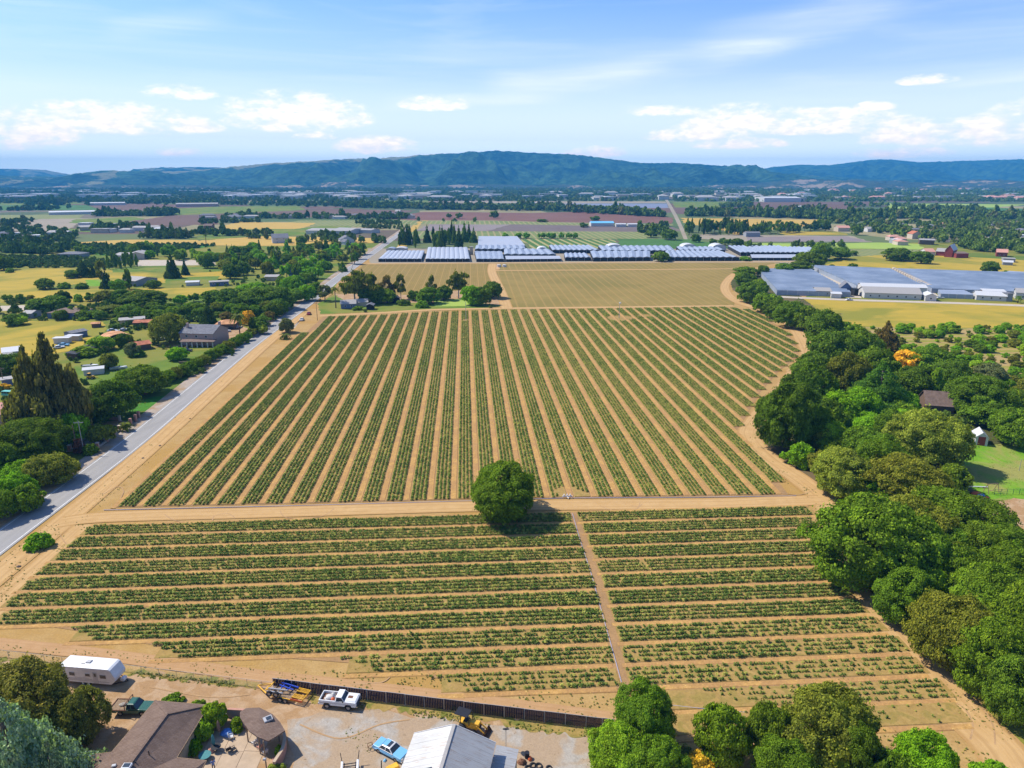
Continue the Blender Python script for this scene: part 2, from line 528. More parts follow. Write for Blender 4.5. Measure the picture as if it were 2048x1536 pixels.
def sheet(name, pts, mat, z=None, world_pts=False, rag=None, **kw):
    """a flat field, given by its outline in survey-picture pixels"""
    if z is None and not world_pts and max(p[1] for p in pts) < 500:
        FARZ[0] += 0.004
        z = FARZ[0]
    if z is None:
        ZL[0] += 1
        z = 0.012 + 0.0035 * (ZL[0] % 17)
    P = [(p[0], p[1], z) for p in pts] if world_pts else [tuple(G(u, v, 0)[:2]) + (z,) for u, v in pts]
    mb = MB()
    area = sum(P[i][0] * P[(i + 1) % len(P)][1] - P[(i + 1) % len(P)][0] * P[i][1] for i in range(len(P)))
    if area < 0: P.reverse()
    if rag is None: rag = 0.0 if world_pts else 0.5 if z < 0.074 and max(p[1] for p in pts) > 500 else 3.0
    if rag:                                     # uneven edges, no straight cuts
        Q = []
        for i, a in enumerate(P):
            a, b = Vector(a), Vector(P[(i + 1) % len(P)])
            L = (b - a).length
            n = max(1, min(160, int(L / (rag * 2.2))))
            nr = Vector((-(b - a).y, (b - a).x, 0)).normalized()
            for k in range(n):
                q = a.lerp(b, k / n)
                d = mnoise.noise(Vector((q.x / (rag * 9), q.y / (rag * 9), 5))) * 2.2 + mnoise.noise(Vector((q.x / (rag * 2.5), q.y / (rag * 2.5), 9)))
                Q.append(tuple(q + nr * d * rag))
        P = Q
    mb.add(P, [tuple(range(len(P)))])
    o = mb.build(name, mat, kind='structure', **kw)
    return o


def catmull(P, n=8):
    out = []
    for i in range(len(P) - 1):
        p0, p1, p2, p3 = P[max(i - 1, 0)], P[i], P[i + 1], P[min(i + 2, len(P) - 1)]
        for k in range(n):
            s = k / n
            out.append(0.5 * ((2 * p1) + (p2 - p0) * s + (2 * p0 - 5 * p1 + 4 * p2 - p3) * s * s + (3 * p1 - p0 - 3 * p2 + p3) * s ** 3))
    out.append(P[-1])
    return out


def ribbon(name, pts, width, mat, z=None, world_pts=False, offset=0.0, curve=True, kind='structure', rag=0.0, **kw):
    """a strip along a line, u across and v along it"""
    if z is None:
        ZL[0] += 1
        z = 0.078 + 0.004 * (ZL[0] % 5)
    P = [Vector((p[0], p[1], 0)) for p in pts] if world_pts else [G(u, v, 0) for u, v in pts]
    if rag:
        P = catmull(P, 4) if len(P) > 2 else P
        P = [P[i].lerp(P[i + 1], k / 24) for i in range(len(P) - 1) for k in range(24)] + [P[-1]]
    elif curve and len(P) > 2: P = catmull(P)
    vs, fs, uvs = [], [], []
    d = 0.0
    for i, p in enumerate(P):
        t = (P[min(i + 1, len(P) - 1)] - P[max(i - 1, 0)]).normalized()
        nrm = Vector((-t.y, t.x, 0))
        w = width if not callable(width) else width(i / (len(P) - 1))
        if i: d += (p - P[i - 1]).length
        ra = rag * mnoise.noise(Vector((p.x * 0.9, p.y * 0.9, 1))) * 2 + rag * mnoise.noise(Vector((p.x * 0.2, p.y * 0.2, 3))) * 2 if rag else 0
        rb_ = rag * mnoise.noise(Vector((p.x * 0.9, p.y * 0.9, 7))) * 2 + rag * mnoise.noise(Vector((p.x * 0.2, p.y * 0.2, 8))) * 2 if rag else 0
        a, b = p + nrm * (offset + w / 2 + ra), p + nrm * (offset - w / 2 - rb_)
        vs += [(a.x, a.y, z), (b.x, b.y, z)]
        uvs += [(0, d), (1, d)]
    for i in range(len(P) - 1): fs.append((2 * i + 1, 2 * i + 3, 2 * i + 2, 2 * i))
    mb = MB()
    mb.add(vs, fs)
    o = mb.build(name, mat, kind=kind, **kw)
    uvl = o.data.uv_layers.new(name='UVMap')
    for lp in o.data.loops: uvl.data[lp.index].uv = uvs[lp.vertex_index]
    return o


def rut_mat(name, c1, c2, rut, pairs=((0.30, 0.06), (0.70, 0.06)), edge=(0.35, 0.20, 0.065)):
    m, t = newmat(name)
    pos = t.new('ShaderNodeNewGeometry').outputs['Position']
    uv = t.new('ShaderNodeUVMap').outputs[0]
    u, v, _ = t.sep(uv)[:]
    n = t.noise(pos, 0.35, 6, 0.6)
    nf = t.noise(pos, 3.0, 3, 0.6)
    st = t.noise(t.comb(t.math('MULTIPLY', u, 14), t.math('MULTIPLY', v, 0.06), 0), 1.0, 4, 0.6)
    uw = t.math('ADD', u, t.math('MULTIPLY', t.math('SUBTRACT', t.noise(t.comb(0, t.math('MULTIPLY', v, 0.04), 0), 1.0, 2), 0.5), 0.18))
    c = t.mix(t.range(n, 0.35, 0.65), c1, c2)
    c = t.mix(t.range(st, 0.45, 0.7, 0, 0.45), c, rut)
    for p, w in pairs:
        f = t.range(t.math('ABSOLUTE', t.math('SUBTRACT', uw, p)), w, w * 0.3, 0, 0.55, smooth=True)
        c = t.mix(t.math('MULTIPLY', f, t.range(nf, 0.3, 0.7, 0.5, 1)), c, rut)
    e = t.math('ABSOLUTE', t.math('SUBTRACT', u, 0.5))
    e = t.math('ADD', e, t.math('MULTIPLY', t.math('SUBTRACT', n, 0.5), 0.2))
    c = t.mix(t.range(e, 0.36, 0.47, 0, 0.9, smooth=True), c, edge)
    c = t.mix(t.range(nf, 0.3, 0.7, 0, 0.14), c, (0.56, 0.37, 0.21))
    t.out(t.bsdf(c, 0.95, bump=t.math('ADD', n, st), bump_d=0.06, spec=0.1))
    return m


M['rut'] = rut_mat('wheel_track', (0.435, 0.264, 0.100), (0.49, 0.312, 0.130), (0.325, 0.190, 0.068))
M['rutlight'] = rut_mat('worn_track', (0.435, 0.266, 0.102), (0.49, 0.314, 0.130), (0.35, 0.212, 0.08), pairs=((0.35, 0.08), (0.62, 0.08)))
M['rutfaint'] = rut_mat('faint_track', (0.37, 0.21, 0.09), (0.42, 0.25, 0.115), (0.33, 0.185, 0.075), edge=(0.37, 0.21, 0.088))


def far_ground_mat():
    """the valley floor beyond the named fields: a patchwork of crops, orchards and bare earth"""
    m, t = newmat('valley_floor')
    pos = t.new('ShaderNodeNewGeometry').outputs['Position']
    mp = t.mapping(pos, scale=(1, 1.5, 1), rot=(0, 0, R_(-6)))
    vo = t.new('ShaderNodeTexVoronoi')
    vo.inputs['Scale'].default_value = 0.0032
    vo.inputs['Randomness'].default_value = 0.8
    vo.distance = 'CHEBYCHEV'
    t.put(vo.inputs['Vector'], mp)
    h = t.sep(vo.outputs['Color'])[0]
    c = t.ramp(h, [(0.0, (0.07, 0.10, 0.04)), (0.2, (0.12, 0.15, 0.05)), (0.35, (0.13, 0.08, 0.06)), (0.5, (0.08, 0.13, 0.04)),
                   (0.65, (0.30, 0.25, 0.12)), (0.78, (0.06, 0.09, 0.035)), (0.9, (0.17, 0.13, 0.10))], 'CONSTANT')
    n = t.noise(pos, 0.006, 6, 0.65)
    c = t.mix(t.range(n, 0.35, 0.65, 0, 0.5), c, (0.10, 0.12, 0.05))
    t.out(t.bsdf(c, 0.95, spec=0.1))
    return m


g = MB()
xs = [-12000, -8000, -3000, -900, 900, 3000, 8000, 12000]
ys = [-1500, -400, 700, 3000, 8000, 11500]
vv = [(x, y, 0) for y in ys for x in xs]
g.add(vv, [(j * 8 + i, j * 8 + i + 1, (j + 1) * 8 + i + 1, (j + 1) * 8 + i) for j in range(5) for i in range(7)])
g.build('ground', far_ground_mat(), kind='structure')

# near land
sheet('field_soil_base', [(0, 0), (0, 1), (1, 0)], M['furrow'], world_pts=True, z=-0.5) if False else None
sheet('soil_ground', [(-420, 20), (420, 20), (420, 640), (-420, 640)], M['soil'], world_pts=True, z=0.004)
sheet('pasture', [(-900, 30), (-108, 30), (-110, 180), (-122, 400), (-131, 640), (-140, 800), (-900, 800)], M['pasture'], world_pts=True, z=0.008)
sheet('pasture', [(64, 20), (900, 20), (900, 800), (430, 800), (260, 640), (215, 480), (165, 400), (160, 330), (132, 270), (100, 225), (75, 190), (78, 160), (66, 110)], M['pasture'], world_pts=True, z=0.008)
# ------------------------------------------------------------------ hills
def hill_mat(name, dark, light, scale=0.0022, gold=(0.26, 0.24, 0.10)):
    m, t = newmat(name)
    geo = t.new('ShaderNodeNewGeometry')
    pos = geo.outputs['Position']
    n = t.noise(pos, scale, 8, 0.68, 0.3)
    n2 = t.noise(pos, 0.014, 6, 0.75)
    n3 = t.noise(pos, 0.0011, 4, 0.6)
    c = t.mix(t.math('ADD', t.range(n2, 0.42, 0.60, 0, 0.75), t.range(n3, 0.4, 0.6, -0.1, 0.3)), dark, light)
    z = t.sep(pos)[2]
    rid = t.new('ShaderNodeAttribute', attribute_name='bare').outputs['Fac']
    f = t.range(t.math('ADD', rid, t.math('MULTIPLY', t.math('SUBTRACT', n, 0.5), 1.7)), 0.5, 0.62, smooth=True)
    c = t.mix(f, c, gold)
    t.out(t.bsdf(c, 0.95, bump=n2, bump_d=30, spec=0.05))
    return m


def ridge(name, prof, y_front, y_ridge, y_back, mat, seed, rough=1.0, bare_fn=None, nx=620, ny=110, power=0.8, spur=0.34, foot=0.0, label_kw=None):
    """prof: skyline in survey pixels [(u, v)...], standing at y_ridge"""
    us = np.array([p[0] for p in prof], float)
    hs = np.array([height_at(Vector((0, y_ridge, 0)), p[1]) for p in prof])
    u = np.linspace(us[0], us[-1], nx)
    dist = y_ridge * math.cos(PITCH) + CAM_H * math.sin(PITCH)
    X = (u - 1024) / FPX * dist
    Hh = np.interp(u, us, hs)
    Yn = np.linspace(0, 1, ny)
    vs = np.zeros((ny, nx, 3))
    bare = np.zeros((ny, nx))
    back = int(ny * 0.72)
    for j in range(ny):
        if j <= back:
            s = j / back
            y = y_front + (y_ridge - y_front) * s
            f = s
        else:
            s = (j - back) / (ny - 1 - back)
            y = y_ridge + (y_back - y_ridge) * s
            f = 1 - s
        for i in range(nx):
            x = X[i]
            a = mnoise.noise(Vector((x * 0.0011 + seed, y * 0.00045, seed)))
            b = mnoise.noise(Vector((x * 0.0034 + seed, y * 0.0016, seed * 2)))
            c = mnoise.noise(Vector((x * 0.011, y * 0.007, seed)))
            e = mnoise.noise(Vector((x * 0.035, y * 0.03, seed)))
            sp = 1 - abs(a) * 2.4                           # spurs and gullies
            sp2 = 1 - abs(b) * 2.6
            mid = 4 * f * (1 - f)
            k = max(0.0, f) ** power
            ff = k * (1 - spur * mid * 2.0) + mid * spur * (1.5 * sp + 1.1 * sp2) * 0.9
            z = Hh[i] * max(0, ff) + mid * Hh[i] * 0.13 * c + e * 8.0 * rough * min(1, f * 6) + (c * 3.0 * rough if f > 0.3 else 0)
            vs[j, i] = (x, y, z - 2 if f > 0 else -6)
            if bare_fn: bare[j, i] = bare_fn(u[i], f, a, b)
    idx = np.arange(nx * ny).reshape(ny, nx)
    F = np.stack([idx[:-1, :-1], idx[:-1, 1:], idx[1:, 1:], idx[1:, :-1]], -1).reshape(-1, 4)
    me = bpy.data.meshes.new(name)
    me.from_pydata(vs.reshape(-1, 3).tolist(), [], F.tolist())
    me.materials.append(mat)
    at = me.attributes.new('bare', 'FLOAT', 'POINT')
    at.data.foreach_set('value', bare.reshape(-1).astype(np.float32))
    me.polygons.foreach_set('use_smooth', [True] * len(F))
    o = bpy.data.objects.new(name, me)
    COL.objects.link(o)
    tag(o, kind='structure')
    return o


main_prof = [(-700, 345), (-420, 352), (-200, 360), (0, 366), (100, 362), (200, 356), (245, 348), (290, 345), (330, 343), (380, 341), (430, 337), (480, 332), (560, 325), (620, 322), (700, 317),
             (760, 316), (850, 309), (900, 306), (940, 305), (975, 302), (1000, 301), (1030, 303), (1080, 306), (1130, 307), (1180, 312),
             (1230, 319), (1260, 324), (1300, 326), (1350, 325), (1400, 328), (1450, 331), (1480, 336), (1520, 342), (1600, 350), (1750, 358), (1900, 365), (2100, 370), (2400, 372)]
back_prof = [(-900, 330), (-580, 320), (-300, 328), (0, 337), (60, 338), (100, 340), (130, 347), (170, 352), (250, 350), (300, 343), (335, 337), (380, 334),
             (430, 334), (480, 340), (560, 350), (700, 356), (900, 356), (1200, 356), (1400, 350), (1500, 340), (1520, 337), (1560, 332), (1600, 329), (1650, 330), (1700, 324),
             (1740, 319), (1770, 318), (1800, 321), (1830, 324), (1900, 322), (1960, 320), (2048, 318), (2200, 324), (2600, 318), (2900, 330)]
left_prof = [(-500, 356), (-200, 352), (0, 350), (60, 352), (130, 353), (170, 345), (210, 340), (250, 341), (290, 345), (330, 350), (380, 358), (450, 366), (520, 374)]
foot_prof = [(1330, 378), (1400, 372), (1450, 368), (1520, 365), (1570, 361), (1620, 358), (1680, 360), (1740, 361), (1800, 362), (1860, 366), (1900, 362), (1950, 358), (1990, 360), (2048, 362), (2200, 355), (2500, 360)]


def bare_main(u, f, a, b):
    r = 0.32 + 0.42 * max(0, (f - 0.86) / 0.14) * (1.0 if u < 960 else 0.45)
    if u < 760: r += 0.12 * max(0, (f - 0.7) / 0.3)
    if f < 0.1: r += 0.12
    return r - 0.12


def bare_back(u, f, a, b):
    if u < 520: return 0.42 + 0.1 * f
    return 0.05 + 0.15 * f * (1 if u > 1900 else 0)


def bare_foot(u, f, a, b):
    return 0.46 + 0.3 * b


m_hill = hill_mat('wooded_hillside', (0.004, 0.018, 0.010), (0.070, 0.140, 0.045))
m_foot = hill_mat('foothill_scrub', (0.045, 0.06, 0.03), (0.08, 0.10, 0.045), 0.006, (0.36, 0.27, 0.17))
ridge('mountain_ridge', back_prof[1:-1], 7300, 9000, 10800, m_hill, 4.1, 1.6, bare_back, nx=420, ny=60)
ridge('mountain_ridge', main_prof, 5200, 6700, 7900, m_hill, 1.7, 1.0, bare_main, nx=560, ny=120)
ridge('mountain_ridge', left_prof, 5000, 5900, 6800, m_hill, 8.3, 1.0, bare_back, nx=200, ny=60)
ridge('foothill', foot_prof, 4500, 5200, 5900, m_foot, 6.2, 1.0, bare_foot, nx=260, ny=60)
# bare knolls at the foot of the range
for (u, w, vt, yr) in [(675, 110, 363, 5150), (780, 150, 367, 5100), (960, 210, 368, 5120), (250, 300, 369, 4900), (1120, 90, 369, 5100), (565, 70, 371, 4950)]:
    pr = [(u - w, 379), (u - w * 0.5, 372), (u - w * 0.15, vt), (u + w * 0.15, vt + 0.5), (u + w * 0.5, 370), (u + w, 379)]
    ridge('knoll', pr, yr - 300, yr, yr + 400, m_foot, u * 0.01, 0.5, lambda u, f, a, b: 0.42 + 0.3 * b, nx=60, ny=24)
# ------------------------------------------------------------------ fields, far to near (survey pixels)
FIELDS = [
    # far valley, right to left
    ('field', [(1340, 407), (1500, 404), (1762, 403), (1700, 418), (1440, 422), (1352, 425)], 'brown'),
    ('field', [(1344, 404), (1498, 403), (1499, 414), (1350, 415)], 'green'),
    ('field', [(1768, 407), (2060, 409), (1985, 415), (1782, 417)], 'lime'),
    ('field', [(1700, 419), (1780, 417), (1985, 415), (2060, 418), (2060, 423), (1940, 424), (1850, 427), (1650, 424)], 'darkcrop'),
    ('field', [(1640, 425), (1850, 427), (1945, 431), (1925, 434), (1690, 431)], 'lime'),
    ('field', [(1942, 424), (2120, 423), (2120, 434), (1930, 434)], 'brown'),
    ('field', [(1352, 424), (1440, 422), (1640, 421), (1650, 425), (1600, 430), (1352, 428)], 'brown'),
    ('field', [(1125, 407), (1334, 407), (1338, 416), (1165, 417)], 'bluefield'),
    ('field', [(1165, 417), (1338, 416), (1345, 425), (1205, 424)], 'brown'),
    ('field', [(830, 402), (1330, 403), (1333, 406), (1120, 407), (830, 405)], 'palefield'),
    ('field', [(955, 408), (1120, 408), (1165, 417), (985, 417)], 'green'),
    ('field', [(860, 407), (960, 408), (985, 414), (880, 416), (820, 412)], 'bluefield'),
    ('field', [(640, 401), (860, 400), (855, 405), (660, 407)], 'green'),
    ('field', [(0, 404), (60, 403), (120, 402), (170, 407), (100, 411), (0, 410)], 'green'),
    ('field', [(0, 411), (180, 410), (340, 414), (300, 420), (0, 421)], 'darkcrop'),
    ('field', [(170, 408), (330, 408), (430, 413), (310, 421), (200, 420)], 'brown'),
    ('field', [(350, 417), (440, 413), (620, 412), (610, 420), (500, 427), (340, 431)], 'green'),
    ('field', [(600, 413), (700, 414), (640, 419), (610, 419)], 'brown'),
    ('field', [(0, 430), (170, 430), (160, 438), (0, 440)], 'olive'),
    ('field', [(20, 450), (80, 438), (190, 437), (150, 450), (140, 462), (0, 462), (0, 452)], 'palefield'),
    ('field', [(150, 439), (270, 434), (300, 440), (205, 449), (140, 446)], 'green'),
    ('field', [(205, 450), (345, 431), (500, 425), (610, 420), (712, 417), (760, 423), (560, 432), (430, 440), (440, 449), (240, 452)], 'brown'),
    ('field', [(545, 436), (705, 419), (830, 421), (780, 436), (700, 436), (640, 434), (590, 436)], 'brown'),
    ('field', [(760, 437), (845, 424), (900, 424), (1060, 426), (1190, 423), (1290, 429), (1346, 436), (1346, 447), (1190, 446), (980, 441), (830, 441)], 'maroon'),
    ('field', [(840, 442), (985, 442), (1190, 447), (1350, 448), (1350, 451), (1020, 450), (845, 448)], 'olive'),
    ('field', [(860, 449), (1022, 449), (975, 463), (830, 461)], 'mulch'),
    ('field', [(1022, 449), (1346, 454), (1346, 464), (1000, 463), (975, 463)], 'mulch2'),
    ('field', [(828, 462), (1346, 464), (1300, 474), (1290, 478), (800, 478)], 'olive'),
    ('field', [(600, 441), (835, 441), (830, 450), (720, 454), (590, 452), (560, 447)], 'olive'),
    ('field', [(430, 463), (452, 450), (480, 444), (632, 446), (600, 460), (440, 463)], 'wheat'),
    ('field', [(310, 470), (440, 459), (586, 458), (560, 472), (330, 473)], 'green'),
    ('field', [(586, 459), (640, 452), (702, 453), (690, 470), (566, 472)], 'green'),
    ('field', [(110, 457), (215, 458), (200, 465), (110, 463)], 'green'),
    ('field', [(400, 481), (520, 473), (760, 476), (750, 486), (560, 492), (470, 492), (400, 490)], 'wheat'),
    ('field', [(390, 474), (500, 473), (420, 480), (380, 479)], 'green'),
    ('field', [(150, 485), (250, 480), (390, 480), (420, 486), (400, 491), (160, 490)], 'wheat'),
    ('field', [(160, 490), (400, 490), (440, 491), (330, 505), (215, 512), (160, 505)], 'ivy'),
    # right, middle distance
    ('field', [(1362, 436), (1640, 440), (1660, 448), (1540, 460), (1470, 470), (1450, 462), (1400, 452), (1370, 446)], 'wheat'),
    ('field', [(1380, 469), (1540, 470), (1700, 472), (1745, 484), (1490, 483), (1400, 478)], 'palefield'),
    ('field', [(1490, 474), (1690, 473), (1740, 483), (1500, 484)], 'mulch'),
    ('field', [(1560, 463), (1682, 464), (1700, 470), (1568, 471)], 'gold'),
    ('field', [(1470, 487), (1760, 486), (1845, 488), (1845, 499), (1600, 497), (1480, 494)], 'lime'),
    ('field', [(1640, 498), (1850, 499), (1790, 512), (1690, 514), (1640, 506)], 'olive'),
    ('meadow', [(1650, 530), (1700, 514), (1790, 508), (1900, 512), (2120, 524), (2120, 556), (1900, 550), (1640, 541)], 'gold'),
    ('meadow', [(1553, 596), (1700, 599), (1880, 603), (2120, 610), (2120, 656), (1770, 655), (1640, 648), (1590, 620)], 'gold'),
    # centre, behind and before the tunnels
    ('field', [(1036, 478), (1235, 479), (1240, 498), (1066, 499)], 'stripe'),
    ('field', [(1232, 478), (1385, 479), (1440, 492), (1500, 497), (1240, 498)], 'darkcrop'),
    ('plot', [(735, 497), (940, 497), (1640, 497), (1660, 520), (1640, 527), (740, 527)], 'palefield'),
    ('row_field', [(727, 529), (982, 527), (1012, 618), (640, 629), (640, 606), (660, 590)], 'westfield'),
    ('row_field', [(1000, 527), (1560, 525), (1500, 537), (998, 540)], 'eastfield'),
    ('row_field', [(982, 542), (1495, 538), (1468, 550), (1448, 572), (1450, 590), (1470, 603), (1468, 611), (1022, 617)], 'eastfield'),
    # left, middle distance
    ('meadow', [(-60, 538), (140, 537), (250, 540), (340, 549), (470, 541), (460, 556), (330, 566), (200, 562), (110, 574), (20, 582), (-60, 580)], 'gold'),
    ('meadow', [(-60, 582), (60, 575), (190, 577), (300, 577), (430, 575), (440, 592), (300, 600), (200, 606), (60, 605), (-60, 606)], 'gold'),
    ('meadow', [(-80, 646), (120, 641), (205, 643), (215, 660), (150, 700), (80, 712), (-80, 712)], 'gold'),
    ('grass', [(225, 536), (440, 534), (440, 543), (300, 543), (225, 545)], 'green'),
    ('grass', [(170, 560), (215, 558), (215, 572), (175, 573)], 'lawn'),
    ('grass', [(330, 556), (440, 552), (430, 566), (330, 568)], 'green'),
    ('paddock', [(340, 605), (400, 603), (430, 620), (330, 622)], 'green'),
    ('paddock', [(150, 730), (250, 690), (330, 700), (430, 705), (440, 720), (330, 745), (240, 765), (180, 770), (150, 750)], 'green'),
    ('yard', [(280, 520), (430, 520), (430, 530), (270, 532)], 'pale'),
    ('yard', [(0, 612), (50, 610), (60, 620), (0, 622)], 'pale'),
    ('yard', [(300, 695), (360, 690), (460, 694), (500, 660), (480, 650), (430, 660), (440, 690)], 'yard'),
    ('yard', [(560, 655), (600, 640), (590, 655), (545, 665)], 'pale'),
    ('verge_lawn', [(560, 610), (655, 560), (690, 545), (668, 575), (610, 606), (570, 622)], 'lawn'),
    ('ivy_bed', [(256, 822), (300, 795), (372, 786), (350, 808), (318, 820), (262, 824)], 'ivy'),
    ('garden_lawn', [(118, 905), (140, 892), (196, 886), (240, 850), (215, 850), (170, 856), (120, 880)], 'green'),
    ('court', [(130, 905), (150, 875), (195, 873), (215, 880), (180, 900)], 'pale'),
    ('court', [(165, 855), (180, 846), (245, 842), (260, 848), (180, 858)], 'yard'),
    # farmhouse garden inside the field
    ('farm_garden', [(636, 607), (668, 590), (800, 594), (1000, 586), (1006, 612), (960, 618), (800, 622), (640, 628)], 'green'),
    ('farm_yard', [(668, 588), (820, 590), (985, 575), (1004, 590), (1010, 612), (940, 604), (800, 606), (690, 602)], 'yard'),
    ('vegetable_plot', [(868, 600), (960, 596), (940, 612), (868, 613)], 'lime'),
    # right, near
    ('orchard_floor', [(1660, 652), (1760, 655), (2120, 657), (2120, 775), (1880, 760), (1790, 720), (1700, 690)], 'orchardfloor'),
    ('grass', [(1960, 752), (2120, 768), (2120, 850), (1990, 800)], 'green'),
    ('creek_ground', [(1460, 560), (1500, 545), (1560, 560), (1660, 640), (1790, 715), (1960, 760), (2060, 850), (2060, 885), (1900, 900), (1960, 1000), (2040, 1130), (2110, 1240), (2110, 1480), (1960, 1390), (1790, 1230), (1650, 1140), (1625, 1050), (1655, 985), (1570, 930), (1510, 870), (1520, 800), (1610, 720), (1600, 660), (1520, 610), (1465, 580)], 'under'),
    ('lawn', [(1878, 905), (1940, 890), (2120, 880), (2120, 1010), (1980, 1000), (1920, 960)], 'lawn'),
    ('worn_ground', [(1965, 1006), (2030, 998), (2120, 1000), (2120, 1250), (2040, 1160), (2010, 1080)], 'yard'),
]
for nm, pts, mt in FIELDS:
    sheet(nm, pts, M[mt])

# ------------------------------------------------------------------ roads and tracks
road_px = [(-99.6, -40), (-99.8, 60), (-102.1, 123.5), (-104.2, 180), (-110.5, 251), (-114.5, 306), (-118.0, 388), (-121.5, 440), (-128.2, 540), (-139.0, 770), (-150, 1000)]
road_c = [(x - 0.6, y) for x, y in road_px]
ribbon('gravel_shoulder', [(x - 2.2, y) for x, y in road_c], 11.0, M['shoulder'], world_pts=True)
ribbon('county_road', road_c, 7.4, M['asphalt'], world_pts=True, z=0.105)
for off in (-3.05, 3.05):
    ribbon('edge_line', road_c, 0.13, M['line'], world_pts=True, offset=off, z=0.110, kind='structure')
ribbon('county_road', [(1372, 480), (1362, 455), (1350, 430), (1336, 405), (1328, 392)], lambda s: 4.5 + 6 * s, M['palefield'])
ribbon('farm_road', [(735, 527.5), (1000, 526), (1300, 524.5), (1640, 523.5)], 5, M['rutlight'])
ribbon('dirt_track', [(640, 632), (760, 626), (860, 620), (1000, 617), (1200, 615), (1468, 612)], 5.0, M['rutlight'])
ribbon('dirt_track', [(985, 528), (984, 545), (1000, 580), (1014, 617)], 7, M['rutlight'])
ribbon('dirt_track', [(985, 541.5), (1200, 540), (1490, 537.5)], 4, M['rutlight'])
sheet('bare_patch', [(975, 528), (1008, 530), (1012, 534), (1000, 538), (978, 540)], M['track'])
ribbon('dirt_track', [(800, 500), (818, 470), (838, 446), (852, 441)], 10, M['wheat'])
ribbon('dirt_track', [(1500, 538), (1470, 548), (1452, 566), (1452, 584), (1476, 604), (1530, 622), (1580, 648), (1607, 684), (1617, 712), (1590, 745)], lambda s: 5.5 + 2 * s, M['rut'])
ribbon('dirt_track', [(1590, 745), (1545, 800), (1505, 850), (1500, 875), (1535, 915), (1600, 960), (1650, 1002), (1660, 1040), (1640, 1100), (1665, 1140), (1740, 1225), (1830, 1320), (1930, 1430), (2000, 1500), (2060, 1600)], lambda s: 6.0 + 1.2 * s, M['rut'])
ribbon('dirt_track', [(120, 1045), (220, 1034), (500, 1026), (1000, 1012), (1400, 1008), (1645, 1000)], 5.2, M['rut'])
ribbon('road_verge', [(-94.0, 95), (-95.5, 135), (-98.4, 180), (-104.5, 251), (-109.0, 306), (-113, 370)], 6.0, M['rut'], world_pts=True)
ribbon('dirt_track', [(175, 1050), (110, 1110), (30, 1180), (-60, 1262)], 6, M['rut'])
ribbon('dirt_track', [(-60, 1282), (200, 1309), (500, 1350), (800, 1384), (1200, 1435), (1500, 1480), (1700, 1510)], 2.6, M['rutfaint'])
sheet('gravel_apron', [(150, 945), (212, 906), (262, 863), (292, 842), (350, 823), (330, 846), (262, 905), (205, 950)], M['gravelpale'])
sheet('gravel_apron', [(330, 826), (372, 792), (400, 782), (440, 760), (430, 775), (380, 815)], M['shoulder'])
# marks left by turning wheels
for pts in ([(205, 990), (235, 974), (247, 982), (240, 1000)],  [(330, 1030), (352, 1042), (400, 1045), (470, 1043)], [(425, 1042), (430, 1032), (455, 1028), (470, 1036)],
            [(560, 1022), (575, 1036), (640, 1034), (668, 1018)], [(1200, 1012), (1228, 1022), (1268, 1020), (1285, 1008)], [(1262, 1012), (1276, 1014), (1280, 1006)], [(120, 1070), (135, 1090), (160, 1088)], 
            [(1560, 985), (1600, 990), (1635, 975), (1625, 960)], [(1900, 1400), (1930, 1420), (1945, 1450), (1940, 1480)], [(1960, 1410), (1985, 1450), (1990, 1490)],
            [(600, 1450), (680, 1478), (760, 1450), (820, 1440)], [(300, 1375), (420, 1395), (500, 1390)], [(700, 1370), (760, 1366), (780, 1355)]):
    ribbon('tyre_mark', pts, 0.22, M['mark'], z=0.0985 + 0.0004 * (len(pts) % 3))
# yards at the near edge
sheet('yard', [(-60, 1310), (515, 1366), (545, 1372), (1230, 1458), (1180, 1640), (-60, 1640)], M['yard'], z=0.0605)
sheet('gravel_yard', [(575, 1640), (585, 1500), (575, 1440), (640, 1425), (720, 1420), (860, 1432), (1190, 1478), (1210, 1500), (1180, 1640)], M['gravel'], z=0.0675)
ribbon('grass_verge', [(-60, 1316), (250, 1343), (515, 1372)], 1.3, M['vergegrass'], rag=0.45)
ribbon('grass_verge', [(620, 1392), (760, 1410), (1000, 1440), (1210, 1466)], 1.5, M['vergegrass'], rag=0.55)
# ------------------------------------------------------------------ planting beds and crop rows
rd = Vector((-math.sin(R_(3.3)), math.cos(R_(3.3)), 0))      # along the upper rows
pd = Vector((math.cos(R_(3.3)), math.sin(R_(3.3)), 0))       # across them


def fld(s, t, z=0.0):
    """s metres along rd, t metres along pd"""
    p = rd * s + pd * t
    return (p.x, p.y, z)


def leaf_mat(name, dark, light, yel, trans=0.25):
    m, t = newmat(name)
    tone = t.new('ShaderNodeAttribute', attribute_name='tone').outputs['Fac']
    oi = t.new('ShaderNodeObjectInfo')
    r = oi.outputs['Random']
    c = t.mix(tone, dark, light)
    c = t.mix(t.math('MULTIPLY', t.range(r, 0.55, 1.0), 0.8), c, yel)
    c = t.mix(0.3, c, t.mix(1.0, c, t.mix(r, (0.5, 0.5, 0.5), (1.5, 1.5, 1.5)), 'MULTIPLY'))
    d = t.bsdf(c, 0.75, spec=0.08)
    tr = t.new('ShaderNodeBsdfTranslucent')
    t.put(tr.inputs[0], t.mix(1.0, c, (1.5, 1.8, 0.7), 'MULTIPLY'))
    mx = t.new('ShaderNodeMixShader')
    mx.inputs[0].default_value = trans
    t.t.links.new(d, mx.inputs[1]); t.t.links.new(tr.outputs[0], mx.inputs[2])
    t.out(mx.outputs[0])
    return m


M['cropleaf'] = leaf_mat('crop_leaf', (0.070, 0.125, 0.022), (0.155, 0.225, 0.036), (0.40, 0.38, 0.08))


